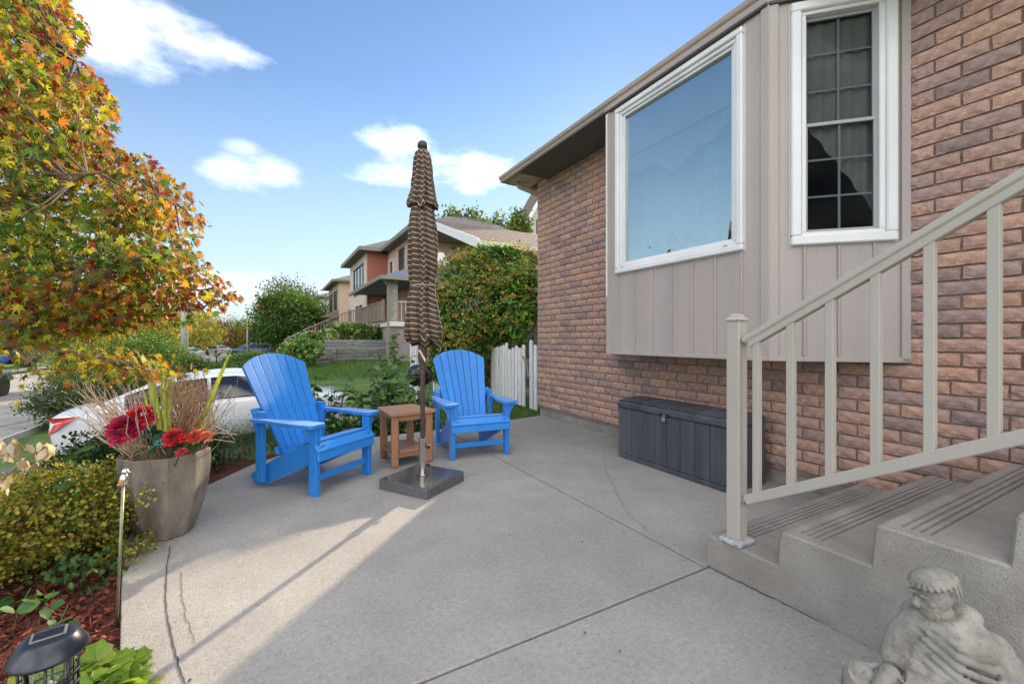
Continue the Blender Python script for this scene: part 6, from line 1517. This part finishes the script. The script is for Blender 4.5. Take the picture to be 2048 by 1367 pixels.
# ================================================================== cars
tyreM = pmat('tyre', (.012, .012, .012), rough=.85); rimM = pmat('alloy', (.45, .45, .46), rough=.3, metal=.9); carG = pmat('car_glass', (.012, .016, .022), rough=.04, spec=.9); redL = pmat('tail_lamp_red', (.50, .01, .012), (.6, .02, .02), 8, .12, coat=.8); clrL = pmat('lamp_clear', (.6, .62, .64), rough=.1, coat=1)
def car(name, lab, loc, head, paint, pitch=0, L=4.6, W=1.8, H=1.45, suv=False, truck=False, group=None):
    t = thing(name, lab, 'truck' if truck else 'car', loc, head, group); t.rotation_euler = (0, -pitch, head)
    hw = W/2
    if truck: st = [(0, .55, 1.10, .94), (.06, .5, 1.14, .98), (1.6, .45, 1.14, 1), (2.0, .45, 1.14, 1), (3.9, .45, 1.12, 1), (4.6, .45, 1.10, 1), (5.3, .45, 1.06, .97), (L, .5, .98, .88)]
    elif suv: st = [(0, .5, .95, .90), (.08, .36, 1.02, .96), (.5, .28, 1.06, 1), (1.5, .25, 1.04, 1), (2.6, .25, 1.02, 1), (3.4, .27, 1.0, 1), (3.9, .3, .95, .98), (4.3, .33, .86, .93), (L, .42, .68, .80)]
    else: st = [(0, .52, .90, .80), (.05, .38, 1.00, .88), (.18, .30, 1.035, .94), (.55, .26, 1.045, .985), (1.1, .22, 1.0, 1), (1.8, .2, .955, 1), (2.6, .2, .93, 1), (3.1, .22, .92, 1), (3.6, .26, .87, .985), (4.1, .3, .79, .95), (4.45, .35, .70, .87), (L, .42, .60, .72)]
    rows = []
    for x, zb, zt, k in st:
        h = hw*k; half = [(0, zb-.02), (h*.8, zb-.02), (h*.94, zb+.05), (h*.985, zb+.2), (h, (zb+zt)/2), (h*.985, zt-.14), (h*.965, zt-.05), (h*.90, zt), (h*.5, zt+.03), (0, zt+.04)]
        rows.append([Vector((x, -y, z)) for y, z in half]+[Vector((x, y, z)) for y, z in half[::-1]])
    mb = MB(); mb.grid(rows); n = len(rows[0]); mb.f.append(tuple(range(n))[::-1]); mb.f.append(tuple(range((len(rows)-1)*n, len(rows)*n)))
    bdy = mb.build('body', paint, t, smooth=True, angle=50); sb = bdy.modifiers.new('s', 'SUBSURF'); sb.levels = 1; sb.render_levels = 2
    # cabin stations: x, base z, roof z, half width at roof
    if truck: cs = [(2.0, 1.12, 1.14, .86), (2.12, 1.12, 1.78, .74), (2.6, 1.12, 1.86, .74), (3.3, 1.12, 1.86, .74), (3.7, 1.12, 1.78, .74), (4.3, 1.12, 1.14, .84)]
    elif suv: cs = [(.10, 1.0, 1.03, .86), (.40, 1.02, H-.10, .70), (.8, 1.02, H, .70), (1.8, 1.02, H+.02, .71), (2.5, 1.0, H-.02, .71), (2.9, 1.0, H-.14, .72), (3.65, .98, 1.0, .84)]
    else: cs = [(.42, 1.02, 1.035, .82), (.85, 1.0, 1.20, .72), (1.30, .98, 1.375, .63), (1.75, .96, 1.44, .62), (2.2, .95, H, .62), (2.6, .94, 1.43, .625), (2.95, .93, 1.33, .64), (3.3, .92, 1.12, .70), (3.62, .90, .92, .80)]
    rows = []; 
    for x, zb, zt, k in cs:
        b = hw*.93; r_ = hw*k/.9 if False else k*1.0*hw/.9; rows.append([Vector((x, -b, zb-.06)), Vector((x, -(b*.35+r_*.65), zb+(zt-zb)*.6)), Vector((x, -r_*1.0, zb+(zt-zb)*.92)), Vector((x, -r_*.8, zt)), Vector((x, 0, zt+.02)), Vector((x, r_*.8, zt)), Vector((x, r_, zb+(zt-zb)*.92)), Vector((x, (b*.35+r_*.65), zb+(zt-zb)*.6)), Vector((x, b, zb-.06))])
    mb = MB().grid(rows); cab = mb.build('cabin', paint, t, smooth=True, angle=60); sb = cab.modifiers.new('s', 'SUBSURF'); sb.levels = 1; sb.render_levels = 2
    # side glass sits proud of the cabin skin
    def cabpt(x, f, s):
        for (a, b) in zip(cs, cs[1:]):
            if a[0] <= x <= b[0]:
                q = (x-a[0])/(b[0]-a[0]); zb = a[1]+(b[1]-a[1])*q; zt = a[2]+(b[2]-a[2])*q; k = a[3]+(b[3]-a[3])*q; break
        bb = hw*.93; rr_ = k*hw/.9; m_ = (bb*.35+rr_*.65)
        y = bb+(m_-bb)*(f/.6) if f < .6 else m_+(rr_-m_)*((f-.6)/.32); z = zb-.06+(zt-zb+.06)*f if f < .6 else zb+(zt-zb)*f
        return Vector((x, s*(y+.012), z))
    x0, x1 = (cs[1][0]+.08 if not suv else cs[1][0]+.02), cs[-2][0]+.05
    if not suv and not truck: x0, x1 = .98, 3.35
    segs = [(x0, (x0+x1)/2-.03), ((x0+x1)/2+.03, x1)]
    for s in (-1, 1):
        for a, b in segs:
            lo, hi = [], []
            for i in range(7): x = a+(b-a)*i/6; lo.append(cabpt(x, .16, s)); hi.append(cabpt(x, .80, s))
            MB().grid([lo, [p.lerp(q_, .55)+Vector((0, s*.004, 0)) for p, q_ in zip(lo, hi)], hi]).build('side_window', carG, t, smooth=True)
        m0 = x1-.15; mm = thing_mirror = MB().ell((m0, s*(hw+.12), 1.06 if not truck else 1.25), (.07, .11, .075)).beam((m0, s*(hw*.88), .99 if not truck else 1.18), (m0, s*(hw+.06), 1.03 if not truck else 1.22), .05, .04); mm.build('mirror', paint, t, smooth=True)
        MB().box(.9 if truck else (x0+x1)/2-.35, 1.1 if truck else (x0+x1)/2-.15, s*(hw*.99), s*(hw*1.0+.02), .80, .83, .008).build('door_handle', paint, t)
    def cap_glass(i0, i1, f0, f1):
        a, b = cs[i0], cs[i1]; P = []
        for f in (f0, (f0+f1)/2, f1):
            x = a[0]+(b[0]-a[0])*f; z = a[2]+(b[2]-a[2])*f; k = (a[3]+(b[3]-a[3])*f)*hw/.9*.80; P.append([Vector((x, -k, z+.004)), Vector((x, -k*.5, z+.022)), Vector((x, 0, z+.028)), Vector((x, k*.5, z+.022)), Vector((x, k, z+.004))])
        return MB().grid(P)
    if truck: cap_glass(0, 1, .3, .9).build('rear_window', carG, t, smooth=True)
    else: cap_glass(0, 2 if not suv else 1, .12, .88).build('rear_window', carG, t, smooth=True)
    cap_glass(len(cs)-3 if not truck else len(cs)-2, len(cs)-1, .10, .92).build('windshield', carG, t, smooth=True)
    # wheels
    wr = .40 if truck else .33
    for wx in ((.95, L-1.0) if not truck else (1.15, L-1.05)):
        for s in (-1, 1):
            wl = MB(); prof = [(wr*.62, -.11), (wr*.93, -.11), (wr, -.08), (wr, .08), (wr*.93, .11), (wr*.62, .11)]
            for (r_, yy) in prof: wl.v += [(wx+r_*math.cos(2*math.pi*k/28), s*(hw-.12)+yy, wr+r_*math.sin(2*math.pi*k/28)) for k in range(28)]
            wl.f = [(i*28+k, i*28+(k+1) % 28, (i+1)*28+(k+1) % 28, (i+1)*28+k) for i in range(5) for k in range(28)]
            w_ = wl.build('wheel', tyreM, t, smooth=True)
            rm = MB(); rm.tube([(wx, s*(hw-.06), wr), (wx, s*(hw-.02), wr)], [wr*.2, wr*.16], 12)
            for k in range(7): a = 2*math.pi*k/7; rm.beam((wx, s*(hw-.035), wr), (wx+wr*.62*math.cos(a), s*(hw-.045), wr+wr*.62*math.sin(a)), .05, .03, up=(0, 1, 0))
            rm.tube([(wx, s*(hw-.16), wr), (wx, s*(hw-.155), wr)], wr*.62, 20); rm.build('rim', rimM, w_)
            MB().tube([(wx, s*(hw-.22), wr+.02), (wx, s*(hw-.006), wr+.02)], wr+.06, 24).build('wheel_arch', blk, t)
    for s in (-1, 1):
        for xs_ in ((x0+x1)/2, x1-.02, x0+.25):
            MB().tube([cabpt(xs_, .12, s)+Vector((0, s*.0, -.02)), Vector((xs_+.02, s*(hw+.003), .72)), Vector((xs_+.03, s*(hw+.002), .42))], .006, 5).build('door_seam', blk, t)
        MB().tube([cabpt(x0+(x1-x0)*i/8, .13, s) for i in range(9)], .011, 5).build('window_trim', blk, t)
    # lamps, plate, bumper line
    for s in (-1, 1):
        if truck: MB().box(-.02, .06, s*(hw*.94), s*(hw*.80), .75, 1.10, .01).build('tail_lamp', redL, t)
        else:
            y0 = hw*.60; P = [(-.015, y0, .86), (-.010, y0, .97), (.04, hw*.84, .985), (.20, hw*.945, .985), (.46, hw*.985, .965), (.30, hw*.975, .90), (.16, hw*.955, .80), (.05, hw*.86, .73), (.00, hw*.74, .76)]
            P = [Vector((x-.008, s*(y+.014), z)) for x, y, z in P]; c_ = sum(P, Vector())/len(P)+Vector((-.03, s*.02, 0)); mb = MB(); mb.add(P+[c_], [(i, (i+1) % 9, 9) for i in range(9)]); mb.build('tail_lamp', redL, t, smooth=True)
            MB().ell((L-.32, s*hw*.72, .66), (.2, .17, .09)).build('headlight', clrL, t, smooth=True)
    MB().box(-.03, .02, -.28, .28, .74, .88, .006).build('number_plate', fw_, t)
    return t
pw = pmat('white_paint', (.56, .575, .60), (.59, .605, .63), 3, .22, coat=.7)
car('parked_sedan', 'white sedan parked on the driveway behind the flower bed', (-3.06, 10.3, gz(-3.06, 10.3)+.02), R(0), pw, math.atan(.09))
navy = pmat('navy_paint', (.02, .045, .14), rough=.25, coat=.8); dgr = pmat('graphite_paint', (.10, .105, .115), rough=.3, coat=.6); dnv = pmat('midnight_paint', (.012, .014, .03), rough=.25, coat=.8); slv = pmat('silver_paint', (.42, .43, .44), rough=.3, metal=.5, coat=.5)
q = A(548, 50); car('parked_suv', 'blue SUV parked near the boulder at the bend of the street', (q.x, q.y, -.95), R(172), navy, 0, 4.6, 1.85, 1.62, True)
q = A(12, 22); car('pickup_truck', 'grey pickup truck on the street beyond the flower bed', (-10.88, 21.8, -1.262), R(90), dgr, 0, 5.6, 1.95, 1.86, False, True)
q = A(20, 36); car('parked_suv', 'dark navy SUV on the driveway across the street, beside the tree trunk', (q.x+1.6, q.y+1.0, -1.25), R(185), dnv, 0, 4.6, 1.85, 1.66, True)
q = A(-14, 34); car('parked_suv', 'bright blue SUV half hidden behind the maple on the far driveway', (q.x, q.y+2.5, -1.25), R(200), pmat('blue_paint', (.03, .10, .36), rough=.25, coat=.8), 0, 4.6, 1.85, 1.6, True)
q = A(452, 62); car('parked_sedan', 'silver sedan far down the street by the purple tree', (q.x, q.y, -1.26), R(120), slv)
q = A(386, 58); car('parked_sedan', 'dark sedan far down the street behind the white one', (q.x-2, q.y+6, -1.26), R(170), dnv)
q = A(392, 46); car('parked_sedan', 'white car partly hidden by the shrubs along the street', (q.x, q.y, -1.26), R(118), pw)

# ================================================================== street trees and shrubs
YG = [(.22, .25, .04), (.30, .29, .045), (.15, .20, .03), (.34, .28, .05)]; MG = [(.075, .155, .03), (.105, .20, .036), (.05, .11, .025), (.15, .23, .045)]; PB = [(.10, .045, .04), (.15, .07, .05), (.07, .03, .03)]; OR = [(.38, .20, .04), (.30, .20, .04), (.42, .15, .03)]
def T(name, lab, px, d, zg, H, rx, rz, cols, nc=150, per=34, leaf=.22, th=None, tr=.2, extra=(), **k):
    q = A(px, d); zc = H-rz*.95; th = th or max(.8, zc-rz*.7); return tree(name, lab, (q.x, q.y, zg), th, [((0, 0, zc), (rx, rx, rz), 1.0)]+list(extra), leaf, cols, nc, per, .17, tr, 'quad', **k)
T('shade_tree', 'big round green tree with orange tips at the bend of the street', 583, 46, -.9, 7.1, 3.7, 3.2, MG, 340, 56, .27, extra=[((-1.2, -.6, 5.9), (1.9, 1.6, .9), .12)])
q = A(548, 45.2); tree('orange_tipped_tree', 'small orange-leaved treetop growing into the big round green tree', (q.x, q.y, -.9), 3.5, [((0, 0, 5.2), (1.5, 1.2, 1.3), 1)], .22, OR, 60, 30, .2, .1)
T('purple_tree', 'dark brown-leaved tree standing behind the big round green tree', 583, 62, -.9, 10.6, 3.9, 3.4, [(.06, .045, .035), (.10, .07, .05), (.14, .09, .05)], 150, 26, .30)
T('street_tree', 'olive-yellow tree across the street, its trunk clear of the lawn', 125, 31, -1.25, 6.6, 3.8, 3.0, YG, 220, 40, .2, th=2.4, tr=.28)
T('street_tree', 'tall yellow-green tree behind the round bright shrub', 262, 40, -1.25, 7.4, 4.6, 3.9, YG, 240, 40, .24)
T('street_tree', 'yellow-green tree above the parked cars down the street', 385, 66, -1.25, 6.6, 4.2, 3.4, YG, 160, 34, .3)
T('purple_tree', 'purple-leaved tree far down the street with orange low branches', 432, 80, -1.25, 5.8, 3.4, 3.0, PB+[(.25, .13, .03)], 130, 30, .32)
T('street_tree', 'fresh green tree at the far bend of the street', 468, 92, -1.25, 6.6, 4.2, 3.4, [(.10, .17, .03), (.14, .20, .035), (.07, .13, .03)], 140, 34, .36)
T('street_tree', 'orange-tinged tree behind the tall street light', 508, 84, -1.25, 6.4, 2.6, 3.4, OR+MG, 100, 30, .32)
T('fir_tree', 'dark narrow evergreen beside the street light', 528, 60, -1.1, 4.6, 1.9, 2.6, [(.03, .06, .02), (.05, .08, .025), (.02, .045, .016)], 110, 30, .24)
T('street_tree', 'dull green tree filling the street behind the silver sedan', 340, 95, -1.25, 8.5, 6, 4.6, MG+YG, 160, 34, .4)
T('street_tree', 'wide green tree at the end of the street lawns', 180, 60, -1.25, 9.5, 7, 5.0, MG+YG, 200, 36, .36); T('street_tree', 'green tree at the left end of the far lawns', 20, 50, -1.25, 8.6, 6, 4.6, MG, 180, 36, .32); T('street_tree', 'deep green tree far across the street behind the maple', -160, 40, -1.25, 9, 5.5, 4.6, MG, 160, 34, .3)
for k, (px, d, lab) in enumerate(((905, 27, 'bright yellow-green treetop at the left above the garage roof'), (955, 28, 'tallest bright treetop above the garage roof'), (1000, 29, 'rounded bright treetop between garage roof and white gable'), (1035, 27, 'small bright treetop beside the white rake board'))):
    T('garden_tree', lab, px, d, -.1, (9.1, 9.4, 9.2, 8.9)[k], (1.1, 1.5, 1.3, .9)[k], 2.6, [(.14, .19, .03), (.20, .24, .04), (.08, .13, .025)], 170, 40, .23, group='trees behind the garage roof')
def bush(lab, px, d, r_, cols, zg=None, leaf=.09, nc=90, per=46, kind='simple'):
    q = A(px, d); shrub('street_shrub', lab, 'shrub', (q.x, q.y, gz(q.x, q.y) if zg is None else zg), r_, leaf, cols, nc, per, .15, kind, 'leaf', stems=6, stemr=.015)
bush('loose grey-green shrub beside the white car boot', 150, 11.8, (1.0, .8, 1.35), [(.07, .11, .035), (.10, .15, .045), (.045, .08, .025)], leaf=.07, nc=150)
bush('spreading green shrub between the car roof and the street', 245, 13.4, (1.2, .9, 1.55), MG+[(.10, .16, .03)], leaf=.08, nc=160); bush('green shrub right behind the car roof', 320, 14.5, (1.1, .9, 1.5), [(.05, .11, .025), (.08, .15, .03)], leaf=.08, nc=120)
bush('yellow-green shrub by the far kerb under the olive tree', 175, 21, (1.6, 1.2, 1.9), YG+MG, leaf=.12, nc=130); bush('bright fresh green rounded shrub across the street', 285, 22, (1.6, 1.3, 2.5), [(.10, .20, .03), (.14, .26, .04), (.07, .15, .025)], leaf=.12, nc=170)
bush('dark green spreading shrub under the concrete pole', 345, 24, (1.7, 1.2, 1.7), MG, leaf=.12, nc=120); bush('low brown-tipped juniper at the kerb', 335, 17.5, (1.3, .9, .9), [(.08, .07, .04), (.05, .08, .03), (.12, .08, .05)], leaf=.09, nc=90)
bush('low green hedge beside the boulder', 505, 26, (1.5, 1.0, 1.0), MG+[(.10, .17, .03)], leaf=.1, nc=120, zg=-.65); bush('green hedge plant above the white car roof', 475, 19, (1.2, .8, .9), MG+[(.10, .17, .03)], leaf=.09, nc=100, zg=-.75)
def woods():
    n = 9000; a = np.radians(rng.uniform(-75, 40, n)); d = rng.uniform(115, 150, n); h = 3.2+2.5*np.sin(a*17)+2*np.sin(a*41+1)+1.2*np.sin(a*90); z = -1.5+rng.random(n)*(h+4.5)
    pos = np.column_stack([np.sin(a)*d, np.cos(a)*d, z]); o = leaves('distant_woods', pos, rdir(n), rdir(n, .4), 1.6+1.4*rng.random(n), palette(n, [(.06, .10, .03), (.10, .14, .035), (.16, .13, .04), (.05, .08, .03)], .2), 'quad', LEAFM('far'), None, 'stuff'); tag(o, 'hazy line of mixed trees along the horizon', 'woodland')
woods()
# poles, post, boulder
pole = pmat('galvanised', (.33, .33, .33), (.42, .42, .41), 6, .55, metal=.3); conc2 = pmat('pole_concrete', (.42, .40, .37), (.5, .48, .45), 5, .85)
q = A(369, 24.5); p1 = thing('concrete_pole', 'thick pale concrete utility pole rising behind the maple branches', 'pole', (q.x, q.y, -1.28)); MB().tube([(0, 0, 0), (0, 0, 9)], [.20, .12], 14).build('shaft', conc2, p1, smooth=True); MB().beam((-.9, 0, 8.3), (.9, 0, 8.3), .1, .12).build('cross_arm', MATS['old_wood'], p1)
q = A(495, 44); p2 = thing('street_light', 'tall grey street light pole with a curved arm over the road', 'street light', (q.x, q.y, -1.1)); MB().tube([(0, 0, 0), (0, 0, 2), (0, 0, 4.7)], [.11, .095, .075], 12).build('shaft', pole, p2, smooth=True)
MB().tube([(0, 0, 4.55), (.25, -.1, 4.78), (.8, -.35, 4.82), (1.3, -.6, 4.72)], .03, 8).build('arm', pole, p2, smooth=True); MB().ell((1.45, -.66, 4.68), (.28, .13, .07)).build('lamp_head', pole, p2, smooth=True)
q = A(433, 27); p3 = thing('mailbox_post', 'slim dark post with a small box top beside the street', 'post', (q.x, q.y, gz(q.x, q.y)-.02)); MB().tube([(0, 0, -.1), (0, 0, 1.3)], .035, 8).build('shaft', blk, p3); MB().box(-.12, .12, -.1, .1, 1.3, 1.52, .03).build('box_top', dgr, p3)
q = A(493, 29); rock('boulder', 'large rounded brown boulder beside the street bend', 'boulder', (q.x, q.y, -.55), (.5, .45, .5), pmat('boulder_stone', (.14, .11, .09), (.28, .22, .18), 4, .9, bump=.5, bscale=12), None, 9)
